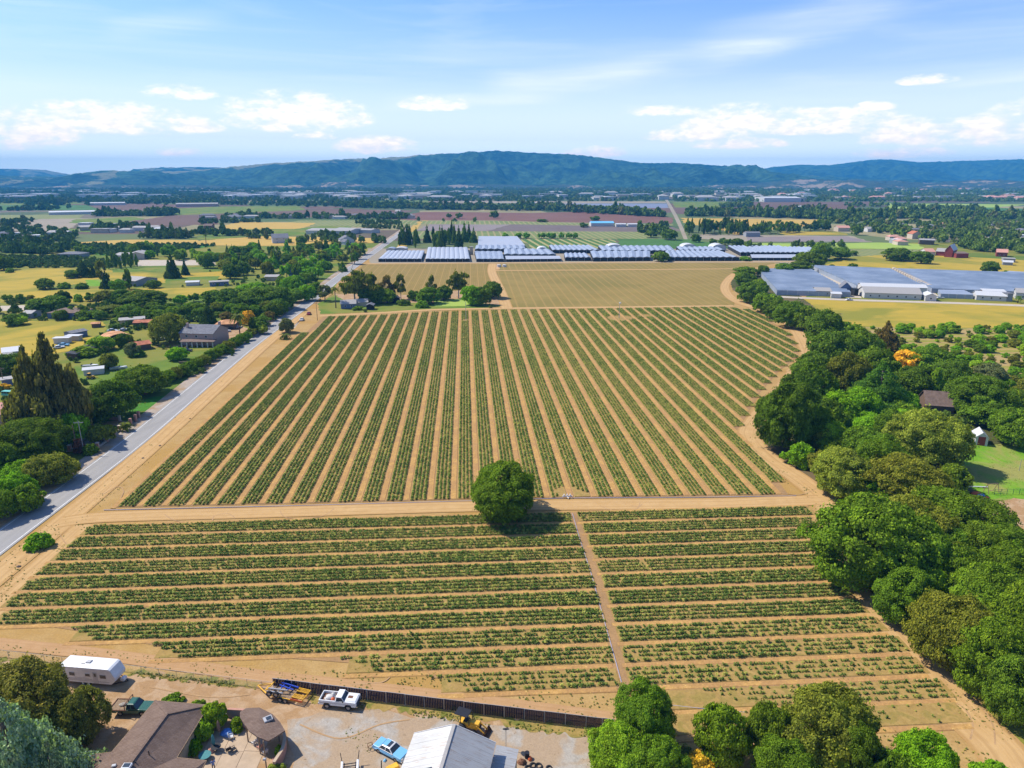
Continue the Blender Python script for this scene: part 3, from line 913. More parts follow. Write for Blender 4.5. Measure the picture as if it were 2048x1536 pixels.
def set_tone(me, vals):
    at = me.attributes.new('tone', 'FLOAT', 'FACE')
    at.data.foreach_set('value', np.asarray(vals, np.float32))


def quads_mesh(name, C, N, S, tone, mat, asp=1.0, curl=0.0, r=None):
    """n leaf quads: centres C, normals N, sizes S"""
    r = r or rng
    n = len(C)
    N = N / (np.linalg.norm(N, axis=1, keepdims=True) + 1e-9)
    A = r.normal(size=(n, 3))
    U = np.cross(N, A)
    U /= (np.linalg.norm(U, axis=1, keepdims=True) + 1e-9)
    V = np.cross(N, U)
    su = (S * asp)[:, None] * U * 0.5
    sv = S[:, None] * V * 0.5
    P = np.stack([C - su, C - sv * 0.9 , C + su, C + sv * 0.9], 1)   # a diamond reads as a leaf clump
    if curl: P[:, 0] -= N * (S * curl)[:, None]
    me = bpy.data.meshes.new(name)
    me.vertices.add(n * 4); me.loops.add(n * 4); me.polygons.add(n)
    me.vertices.foreach_set('co', P.reshape(-1).astype(np.float32))
    me.loops.foreach_set('vertex_index', np.arange(n * 4, dtype=np.int32))
    me.polygons.foreach_set('loop_start', np.arange(0, n * 4, 4, dtype=np.int32))
    me.polygons.foreach_set('loop_total', np.full(n, 4, dtype=np.int32))
    me.update(calc_edges=True)
    me.materials.append(mat)
    set_tone(me, tone)
    return me


def plant_mesh(seed, n=18):
    r = np.random.default_rng(seed)
    th = r.uniform(0, 2 * math.pi, n)
    rad = r.uniform(0.03, 0.22, n)
    z = r.uniform(0.10, 0.42, n) - rad * 0.35
    C = np.stack([np.cos(th) * rad, np.sin(th) * rad, z], 1)
    N = np.stack([np.cos(th) * rad * 4, np.sin(th) * rad * 4, np.full(n, 1.0)], 1) + r.normal(size=(n, 3)) * 0.45
    return quads_mesh('crop_plant', C, N, r.uniform(0.14, 0.26, n), r.uniform(0, 1, n), M['cropleaf'], r=r)


hidden = bpy.data.collections.new('plant_kinds')          # a library collection, not linked to the scene
for i in range(6):
    hidden.objects.link(bpy.data.objects.new('crop_plant', plant_mesh(100 + i, 16 + i)))


def scatter_group(name, coll, srange=None):
    """geometry nodes: an instance of the collection on every point, scaled by the attribute 'size'"""
    ng = bpy.data.node_groups.new(name, 'GeometryNodeTree')
    ng.interface.new_socket('Geometry', in_out='INPUT', socket_type='NodeSocketGeometry')
    ng.interface.new_socket('Geometry', in_out='OUTPUT', socket_type='NodeSocketGeometry')
    N, L = ng.nodes, ng.links
    gi, go = N.new('NodeGroupInput'), N.new('NodeGroupOutput')
    ci = N.new('GeometryNodeCollectionInfo')
    ci.inputs['Collection'].default_value = coll
    ci.inputs['Separate Children'].default_value = True
    ci.inputs['Reset Children'].default_value = True
    ip = N.new('GeometryNodeInstanceOnPoints')
    ip.inputs['Pick Instance'].default_value = True
    rn = N.new('FunctionNodeRandomValue'); rn.data_type = 'FLOAT_VECTOR'
    rn.inputs[0].default_value = (-0.12, -0.12, 0); rn.inputs[1].default_value = (0.12, 0.12, 6.283)
    ri = N.new('FunctionNodeRandomValue'); ri.data_type = 'INT'
    ri.inputs[4].default_value = 0; ri.inputs[5].default_value = 50
    at = N.new('GeometryNodeInputNamedAttribute'); at.data_type = 'FLOAT_VECTOR'
    at.inputs['Name'].default_value = 'size'
    L.new(gi.outputs[0], ip.inputs['Points']); L.new(ci.outputs[0], ip.inputs['Instance'])
    L.new(rn.outputs[0], ip.inputs['Rotation'])
    L.new(ri.outputs[2], ip.inputs['Instance Index'])
    L.new(at.outputs[0], ip.inputs['Scale'])
    L.new(ip.outputs[0], go.inputs[0])
    return ng


NG_CROP = scatter_group('crop_scatter', hidden)


def points_object(name, P, S, ng, **kw):
    me = bpy.data.meshes.new(name)
    me.vertices.add(len(P))
    me.vertices.foreach_set('co', np.asarray(P, np.float32).reshape(-1))
    at = me.attributes.new('size', 'FLOAT_VECTOR', 'POINT')
    at.data.foreach_set('vector', np.asarray(S, np.float32).reshape(-1))
    me.update()
    o = bpy.data.objects.new(name, me)
    COL.objects.link(o)
    md = o.modifiers.new('scatter', 'NODES')
    md.node_group = ng
    tag(o, **kw)
    return o


def inside(poly, x, y):
    c = False
    n = len(poly)
    for i in range(n):
        x1, y1 = poly[i]; x2, y2 = poly[(i + 1) % n]
        if (y1 > y) != (y2 > y) and x < (x2 - x1) * (y - y1) / (y2 - y1) + x1: c = not c
    return c


def span(poly_st, t, lo=-1e9, hi=1e9):
    """where the line t = const crosses the outline: (s_min, s_max)"""
    xs = []
    n = len(poly_st)
    for i in range(n):
        (s1, t1), (s2, t2) = poly_st[i], poly_st[(i + 1) % n]
        if (t1 > t) != (t2 > t): xs.append(s1 + (s2 - s1) * (t - t1) / (t2 - t1))
    return (min(xs), max(xs)) if len(xs) >= 2 else None


def st(u, v):
    p = G(u, v)
    return (p.dot(rd), p.dot(pd))


# the upper field: rows run away from the camera
RDL, PDL = rd, pd
rd = Vector((-math.sin(R_(3.75)), math.cos(R_(3.75)), 0))
pd = Vector((math.cos(R_(3.75)), math.sin(R_(3.75)), 0))
UP = [st(*q) for q in [(226, 1016), (600, 1008), (1000, 998), (1577, 990), (1485, 868), (1478, 858), (1520, 785), (1560, 740), (1598, 712), (1592, 690), (1575, 664), (1525, 632), (1500, 620),
                       (1448, 614), (1010, 620), (860, 624), (760, 630), (646, 634)]]
PITCHW = 5.36
t_left = st(226, 1016)[1] + 0.9
beds, straw = MB(), MB()


def slab(mb, kind, s0, s1, tc, w, h):
    """a raised strip with sloping sides; along rd (kind 'u') or pd (kind 'l')"""
    f = (lambda a, b, z: fld(a, b, z)) if kind == 'u' else (lambda a, b, z: fld(b, a, z))
    vs = []
    n = max(2, int((s1 - s0) / 12))
    for i in range(n + 1):
        s = s0 + (s1 - s0) * i / n
        jt = 0.06 * math.sin(s * 0.21 + tc)
        vs += [f(s, tc - w / 2 - 0.12 + jt, 0.02), f(s, tc - w / 2 + jt, h), f(s, tc + w / 2 + jt, h), f(s, tc + w / 2 + 0.12 + jt, 0.02)]
    fs = []
    for i in range(n):
        for k in range(3):
            q = (4 * i + k, 4 * i + 4 + k, 4 * i + 5 + k, 4 * i + 1 + k)
            fs.append(q if kind != 'u' else q[::-1])
    mb.add(vs, fs)


ZB = 0.24
sheet('field_soil', [(p[1], p[0]) for p in []] or [fld(s, t)[:2] for s, t in UP], M['furrow'], world_pts=True, z=0.0575)
strips = []
k = 0
tmax = max(p[1] for p in UP)
bare_spots = [(G(1240, 637), 8.5), (G(1290, 632), 4.0), (G(932, 641), 2.6), (G(1135, 985), 3.4), (G(1160, 990), 2.6), (G(1280, 1000), 2)]
while True:
    tc = t_left + 1.9 + k * PITCHW
    if tc > tmax - 1: break
    sp = span(UP, tc)
    if sp and sp[1] - sp[0] > 6:
        s0, s1 = sp[0] + 0.4, sp[1] - 0.8
        slab(beds, 'u', s0, s1, tc, 3.55, 0.16)
        spg = span(UP, tc + PITCHW / 2) or sp
        slab(straw, 'u', max(s0, spg[0] + 0.5), min(spg[1] - 0.5, s1 + 6), tc + PITCHW / 2, 1.12, 0.12)
        P, S = [], []
        for row in (-1.38, -0.46, 0.46, 1.38):
            far = 150
            s = s0 + rng.uniform(0, 0.5)
            while s < s1:
                step = 0.40 if s < 260 else 0.52
                x, y, z = fld(s, tc + row + rng.normal() * 0.05, 0.15)
                s += step * rng.uniform(0.85, 1.15)
                if any((x - b.x) ** 2 + (y - b.y) ** 2 < (r * rng.uniform(0.7, 1.1)) ** 2 for b, r in bare_spots): continue
                if rng.random() < 0.025: continue
                q = mnoise.noise(Vector((x * 0.06, y * 0.04, 3)))
                g_ = (1.30 + 0.22 * q + rng.normal() * 0.12) * (1.0 if s < 260 else 1.12)
                P.append((x, y, z)); S.append((g_ * 1.0, g_ * 1.0, g_ * rng.uniform(0.65, 0.95)))
        points_object('crop_strip', P, S, NG_CROP, kind='stuff')
    k += 1
# the first strip of straw along the road side
sp = span(UP, t_left + 1.9)
slab(straw, 'u', sp[0] - 0.3, sp[1] - 2, t_left + 1.9 - PITCHW / 2, 1.0, 0.12)

# the lower field: rows run across the picture
rd, pd = RDL, PDL
LOW = [(134.1, 169, 1615), (129.05, 142, 1622), (124.1, 111, 1632), (119.1, 80, 1640), (114.15, 48, 1650), (109.1, 14, 1668), (104.1, -6, 1690),
       (99.1, 190, 1715), (94.1, 358, 1752), (89.15, 737, 1795), (84.2, 925, 1830), (79.2, 1470, 1880), (74.6, 1500, 1910)]


def t_at(s, u):
    """t on the line s = const that shows at picture column u"""
    best = None
    lo, hi = -260.0, 260.0
    for _ in range(60):
        mid = (lo + hi) / 2
        x, y, z = fld(s, mid)
        dep = y * math.cos(PITCH) + CAM_H * math.sin(PITCH)
        if 1024 + FPX * x / dep < u: lo = mid
        else: hi = mid
    return (lo + hi) / 2


LO = []
for s, u0, u1 in LOW: LO.append((s, t_at(s, u0)))
for s, u0, u1 in reversed(LOW): LO.append((s, t_at(s, u1)))
LOX = [(LOW[0][0] + 2.6, LO[0][1] + 0.5)] + LO[:len(LOW)] + [(72.0, LO[len(LOW) - 1][1])] + [(72.0, LO[len(LOW)][1] + 2)] + [(a, b + 1.5) for a, b in LO[len(LOW):]] + [(LOW[0][0] + 2.6, LO[-1][1] + 1)]
for i, (s, u0, u1) in enumerate(LOW):
    ta, tb = t_at(s, u0), t_at(s, u1)
    hose = t_at(s, 1145 + (1245 - 1145) * (136.4 - s) / (136.4 - 84.2) * (1.0))
    ta2 = min(ta - 3 * (i > 6), ta)
    for a, b in ((ta2, hose - 0.7), (hose + 0.7, tb + 1.2)):
        if b - a < 2: continue
        slab(beds, 'l', a, b, s, 3.6, 0.137)
        slab(straw, 'l', a - 0.5, b - 0.6, s - 2.49, 0.85, 0.11)
        if i == 0: slab(straw, 'l', a, b, s + 2.49, 0.85, 0.11)
    P, S = [], []
    for row in (-1.5, -0.5, 0.5, 1.5):
        t = ta + rng.uniform(0, 1) + (i > 6) * max(0, (row + 1.3)) * -2.0
        while t < tb:
            sparse = max(0.0, min(1.0, (i - 7.6) / 4.6))
            right = max(0, min(1, (t + 10) / 70))
            t += 0.42 * rng.uniform(0.88, 1.12) * (1 + 0.22 * sparse)
            if abs(t - hose) < 0.95: continue
            x, y, z = fld(s + row + rng.normal() * 0.05, t, 0.13)
            q = mnoise.noise(Vector((x * 0.05, y * 0.16, 9)))
            pskip = 0.02 + 0.34 * sparse * sparse + 0.10 * sparse + (0.14 if (i == 10 and t > 16 and t < 40) else 0) + (0.10 * right if i > 7 else 0) + (0.08 if i > 11 else 0)
            if rng.random() < pskip + max(0, -q) * 0.45 * (0.2 + sparse): continue
            g_ = 1.32 - 0.34 * sparse + 0.26 * q + rng.normal() * 0.13
            if i > 7 and rng.random() < 0.05: g_ *= 1.35
            g_ = max(0.45, g_)
            P.append((x, y, z)); S.append((g_, g_, g_ * rng.uniform(0.7, 0.98)))
    points_object('crop_strip', P, S, NG_CROP, kind='stuff')
sheet('field_soil', [fld(s, t)[:2] for s, t in LOX], M['furrow'], world_pts=True, z=0.0575)
beds.build('planting_beds', M['bed'], kind='structure')
straw.build('straw_strips', M['straw'], kind='structure')
# ------------------------------------------------------------------ trees
def foliage_mat():
    m, t = newmat('foliage')
    tone = t.new('ShaderNodeAttribute', attribute_name='tone').outputs['Fac']
    oi = t.new('ShaderNodeObjectInfo')
    base = oi.outputs['Color']
    r = oi.outputs['Random']
    pos = t.new('ShaderNodeTexCoord').outputs['Object']
    n = t.noise(t.vmath('ADD', pos, t.comb(t.math('MULTIPLY', r, 40), 0, 0)), 2.4, 3, 0.6)
    k = t.math('ADD', t.range(tone, 0, 1, 0.52, 1.45), t.range(n, 0.3, 0.7, -0.28, 0.28))
    c = t.mix(1.0, base, t.comb(k, k, k), 'MULTIPLY')
    c = t.mix(t.math('MULTIPLY', t.range(tone, 0.6, 1.0), 0.42), c, t.mix(1.0, base, (2.3, 1.75, 1.0), 'MULTIPLY'))
    d = t.bsdf(c, 0.8, spec=0.06)
    tr = t.new('ShaderNodeBsdfTranslucent')
    t.put(tr.inputs[0], t.mix(1.0, c, (1.5, 1.7, 0.55), 'MULTIPLY'))
    mx = t.new('ShaderNodeMixShader')
    mx.inputs[0].default_value = 0.30
    t.t.links.new(d, mx.inputs[1]); t.t.links.new(tr.outputs[0], mx.inputs[2])
    t.out(mx.outputs[0])
    return m


M['leaf'] = foliage_mat()
M['bark'] = flat('bark', (0.16, 0.115, 0.08), 0.95, var=0.3, scale=1.5)
M['palebark'] = flat('pale_bark', (0.42, 0.37, 0.30), 0.9, var=0.3, scale=1.5)


def crown_data(lobes, n, size, seed, up=0.30, jit=0.45, core=0.10, low=-0.45, ragged=1.0):
    """leaf clumps on the surfaces of many lobes: [(x, y, z, rx, ry, rz)...]"""
    r = np.random.default_rng(seed)
    Lb = np.array(lobes, float)
    area = (Lb[:, 3] * Lb[:, 4] + Lb[:, 4] * Lb[:, 5] + Lb[:, 3] * Lb[:, 5])
    li = r.choice(len(Lb), size=int(n * 2.1), p=area / area.sum())
    d = r.normal(size=(len(li), 3))
    d /= np.linalg.norm(d, axis=1, keepdims=True)
    d[:, 2] = np.where(d[:, 2] < low, -d[:, 2] * 0.5, d[:, 2])
    L = Lb[li]
    rad = np.where(r.random(len(li)) < core, r.uniform(0.3, 0.8, len(li)), r.uniform(0.86, 1.12, len(li)))
    C = L[:, :3] + d * L[:, 3:6] * rad[:, None]
    keep = np.ones(len(C), bool)
    for k in range(len(Lb)):
        q = ((C - Lb[k, :3]) / (Lb[k, 3:6] * 0.74)) ** 2
        keep &= ~((q.sum(1) < 1) & (li != k))
    # clefts between the clumps and sprays that stick out of the outline
    ph = r.uniform(0, 6.28, 6)
    wv = 9.0
    f = (np.sin(wv * C[:, 0] + ph[0] + 2 * np.sin(5 * C[:, 1])) + np.sin(wv * 1.1 * C[:, 1] + ph[1] + 2 * np.sin(6 * C[:, 2])) + np.sin(wv * 1.6 * C[:, 2] + ph[2] + 2 * np.sin(5 * C[:, 0])))
    keep &= ~((f < -1.15) & (r.random(len(C)) < 0.85))
    g2 = np.sin(23 * C[:, 0] + ph[3]) + np.sin(21 * C[:, 1] + ph[4]) + np.sin(26 * C[:, 2] + ph[5])
    spray = np.where(g2 > 1.3, (g2 - 1.3) * r.uniform(0, 1, len(C)) * 0.10, 0.0) - np.where(f < -0.6, 0.03, 0.0)
    C = C + d * spray[:, None] * ragged
    C, d = C[keep][:n], d[keep][:n]
    N = d + r.normal(size=d.shape) * jit
    N[:, 2] += up
    S = size * r.uniform(0.6, 1.45, len(C))
    tone = np.clip(r.normal(0.5, 0.28, len(C)), 0, 1)
    return C, N, S, tone, r


def oak_lobes(seed, nl=42, flat_=0.60, z0=0.02, lob=(0.12, 0.30), rough=0.22, narrow=1.0):
    """a broad crown: radius 1, from z0 up to 1 (times the tree's height)"""
    r = random.Random(seed)
    out = [(0, 0, 0.48, 0.6 * narrow, 0.6 * narrow, 0.34)]
    for i in range(nl):
        z = r.uniform(-0.8, 1)
        a = r.uniform(0, 2 * math.pi)
        k = math.sqrt(max(0, 1 - z * z)) if z > 0 else math.sqrt(max(0, 1 - (z * 0.9) ** 2))
        q = r.uniform(lob[0], lob[1])
        wob = 1 - rough + rough * 0.55 * math.sin(a * 2 + seed) + rough * 0.45 * r.uniform(-1, 1)
        rr = (1 - q * 0.85) * k * wob
        zz = 0.50 + z * (0.50 - q * 0.36) * (1 + 0.10 * r.uniform(-1, 1))
        if z < 0: zz = 0.50 + z * (0.50 - z0 - q * 0.3)
        out.append((rr * math.cos(a) * narrow, rr * math.sin(a) * narrow, zz, q * narrow, q * narrow, q * flat_))
    return out


def cone_lobes(seed, tiers=11, top=0.98, z0=0.08, rag=0.25, spread=1.0):
    r = random.Random(seed)
    out = [(0, 0, 0.5, 0.22, 0.22, 0.42)]
    for i in range(tiers):
        s = i / (tiers - 1)
        z = z0 + (top - z0) * s
        R = spread * (1 - s) ** 0.82 * (1 + r.uniform(-rag, rag) * 0.5) + 0.05
        n = max(3, int(9 * (1 - s) + 3))
        for k in range(n):
            a = 2 * math.pi * k / n + r.uniform(-0.4, 0.4) + i
            q = (0.30 * (1 - s) + 0.07) * r.uniform(0.7, 1.2)
            rr = max(0.0, R - q * 0.8) * r.uniform(0.75, 1.08)
            out.append((rr * math.cos(a), rr * math.sin(a), z - rr * 0.05, q, q, q * 0.30 + 0.02))
    return out


def column_lobes(seed, n=26, top=0.95, z0=0.15, w=0.55):
    r = random.Random(seed)
    out = [(0, 0, 0.55, 0.4, 0.4, 0.33)]
    for i in range(n):
        s = i / (n - 1)
        z = z0 + (top - z0) * s
        a = r.uniform(0, 6.28)
        q = r.uniform(0.28, 0.48) * (1 - 0.35 * s)
        rr = (1 - q) * math.sin(math.pi * (0.12 + 0.8 * s)) * r.uniform(0.5, 1.05)
        out.append((rr * math.cos(a), rr * math.sin(a), z, q, q, q * w * 0.35))
    return out


def euc_lobes(seed, n=20):
    """a tall gum: separate tufts on rising limbs"""
    r = random.Random(seed)
    out = []
    for i in range(n):
        a = r.uniform(0, 6.28)
        s = i / (n - 1)
        z = 0.36 + 0.6 * s
        q = r.uniform(0.22, 0.42) * (1.05 - 0.35 * s)
        rr = r.uniform(0.25, 0.85) * (1 - 0.45 * abs(s - 0.45))
        out.append((rr * math.cos(a), rr * math.sin(a), z, q, q, q * 0.30))
    return out


def crown_mesh(name, lobes, n, size, seed, **kw):
    C, N, S, tone, r = crown_data(lobes, n, size, seed, **kw)
    # sizes are relative to the radius; the height axis is scaled apart, so shrink z of the quads a little
    return quads_mesh(name, C, N, S, tone, M['leaf'], r=r)


def trunk_mesh(name, seed, h=0.5, rad=0.075, limbs=5, mat='bark', spread=0.5, top=0.72, lean=0.05):
    r = random.Random(seed)
    mb = MB()
    mb.tube([(0, 0, -0.01), (0.01, 0, h * 0.4), (lean, 0.02, h)], [rad * 1.3, rad, rad * 0.75], 8)
    for k in range(limbs):
        a = 2 * math.pi * k / limbs + r.uniform(-0.4, 0.4)
        e = spread * r.uniform(0.7, 1.1)
        mb.tube([(lean * 0.8, 0.01, h * r.uniform(0.7, 0.95)), (e * 0.5 * math.cos(a), e * 0.5 * math.sin(a), h + (top - h) * 0.5), (e * math.cos(a), e * math.sin(a), top * r.uniform(0.9, 1.1))],
                [rad * 0.55, rad * 0.36, rad * 0.12], 6, cap=False)
    o = mb.build(name, M[mat], smooth=True)
    me = o.data
    bpy.data.objects.remove(o)
    return me


def squash(me, k):
    """keep leaves nearly square though the thing's z scale is the height and its xy scale the radius"""
    return me


KINDS = {}
for q, nl, nn, sz in (('hi', 100, 24000, 0.050), ('mid', 56, 7000, 0.088), ('low', 26, 1700, 0.165)):
    vs_ = 5 if q != 'low' else 4
    KINDS['oak_' + q] = [(crown_mesh('crown', oak_lobes(11 * v + nl, nl), nn, sz, 50 + v), trunk_mesh('trunk', v, 0.34, 0.06, 6)) for v in range(vs_)]
    KINDS['gum_' + q] = [(crown_mesh('crown', euc_lobes(7 * v + 3, 22 if q != 'low' else 12), int(nn * 0.62), sz * 1.05, 80 + v, up=0.1, jit=0.8, core=0.3), trunk_mesh('trunk', v + 9, 0.42, 0.055, 6, 'palebark', 0.55, 0.8)) for v in range(2)]
    KINDS['pine_' + q] = [(crown_mesh('crown', cone_lobes(5 * v + 2, 14 if q != 'low' else 8), int(nn * 0.85), sz * 0.95, 120 + v, up=0.2, jit=0.6, low=-0.2), trunk_mesh('trunk', v + 4, 0.8, 0.05, 0)) for v in range(2)]
    KINDS['column_' + q] = [(crown_mesh('crown', column_lobes(3 * v + 1), int(nn * 0.6), sz * 1.25, 150 + v), trunk_mesh('trunk', v + 5, 0.5, 0.06, 3, spread=0.3)) for v in range(2)]
    KINDS['bush_' + q] = [(crown_mesh('crown', [(x, y, max(0.12, (z - 0.2) * 1.1), a, b, c * 1.2) for x, y, z, a, b, c in oak_lobes(31 * v + 5, 26, z0=0.0)], int(nn * 0.5), sz * 1.5, 180 + v), trunk_mesh('trunk', v + 6, 0.3, 0.05, 4, top=0.5)) for v in range(3)]
KINDS['oak_top'] = [(crown_mesh('crown', oak_lobes(17 * v + 9, 170, lob=(0.09, 0.22), rough=0.26), 62000, 0.030, 400 + v, jit=0.42, core=0.10), trunk_mesh('trunk', v + 21, 0.34, 0.06, 7)) for v in range(3)]
KINDS['cedar_hi'] = [(crown_mesh('crown', cone_lobes(77, 18, rag=0.6, z0=0.10), 36000, 0.034, 201, up=0.4, jit=0.6, low=-0.1), trunk_mesh('trunk', 44, 0.85, 0.045, 0))]
KINDS['redwood_hi'] = [(crown_mesh('crown', cone_lobes(91 + v, 20, rag=0.9, z0=0.04), 24000, 0.062, 211 + v, up=0.0, jit=0.8, low=-0.4, core=0.25), trunk_mesh('trunk', 45, 0.9, 0.05, 0)) for v in range(2)]
NAME = {'oak': 'oak_tree', 'gum': 'gum_tree', 'pine': 'pine_tree', 'column': 'cypress_tree', 'bush': 'shrub', 'cedar': 'cedar_tree', 'redwood': 'redwood_tree'}
CATN = {'oak': 'tree', 'gum': 'tree', 'pine': 'tree', 'column': 'tree', 'bush': 'shrub', 'cedar': 'tree', 'redwood': 'tree'}

G_DARK, G_MID, G_BRIGHT, G_LIME = (0.092, 0.160, 0.014), (0.108, 0.192, 0.014), (0.135, 0.285, 0.012), (0.200, 0.330, 0.020)
G_OLIVE, G_GREY, G_BLUE, G_YEL, G_BROWN, G_GOLD = (0.140, 0.168, 0.022), (0.140, 0.175, 0.070), (0.075, 0.165, 0.105), (0.205, 0.265, 0.036), (0.155, 0.130, 0.036), (0.48, 0.35, 0.035)
G_DEEP = (0.050, 0.090, 0.015)
TC = dict(dark=G_DARK, mid=G_MID, bright=G_BRIGHT, lime=G_LIME, olive=G_OLIVE, grey=G_GREY, blue=G_BLUE, yel=G_YEL, brown=G_BROWN, gold=G_GOLD, deep=G_DEEP)
N_TREES = [0]


def jitter_color(c, k=0.16):
    a = 1.18 * (1 + random.uniform(-k, k))
    b = random.uniform(-0.08, 0.08)
    return (c[0] * a * (1.10 + b), c[1] * a, c[2] * a * (0.85 - b))


def plant_tree(kind, p, rad, h, color, label=None, group=None, q=None, variant=None, name=None):
    """a tree of one kind with its trunk and crown"""
    if q is None:
        px = rad * 2 * ppm(p)
        q = 'top' if px > 108 else 'hi' if px > 62 else 'mid' if px > 24 else 'low'
    key = kind + '_' + q
    if key not in KINDS: key = kind + '_hi'
    vs_ = KINDS[key]
    cm, tm = vs_[(variant if variant is not None else N_TREES[0]) % len(vs_)]
    N_TREES[0] += 1
    root = empty(name or NAME[kind], p, random.uniform(0, 6.28), scale=(rad * (1.2 if kind in ('oak', 'bush') else 1.0), rad * (1.2 if kind in ('oak', 'bush') else 1.0), h * (0.9 if kind in ('oak', 'bush') else 0.97)))
    tag(root, label, CATN[kind], group)
    for nm, me in (('trunk', tm), ('crown', cm)):
        o = bpy.data.objects.new(nm, me)
        COL.objects.link(o)
        o.parent = root
        if nm == 'crown': o.color = (*jitter_color(color), 1)
    return root


def T(kind, u, vb, w, vt, col, label=None, group=None, **kw):
    p = G(u, vb)
    h = max(1.0, height_at(p, vt))
    rad = w / 2 / ppm(p)
    if kind in ('oak', 'bush'):                     # the crown's near edge hangs below the trunk's foot in the picture
        h = h * 0.97
    return plant_tree(kind, p, rad, h, TC[col] if isinstance(col, str) else col, label, group, **kw)
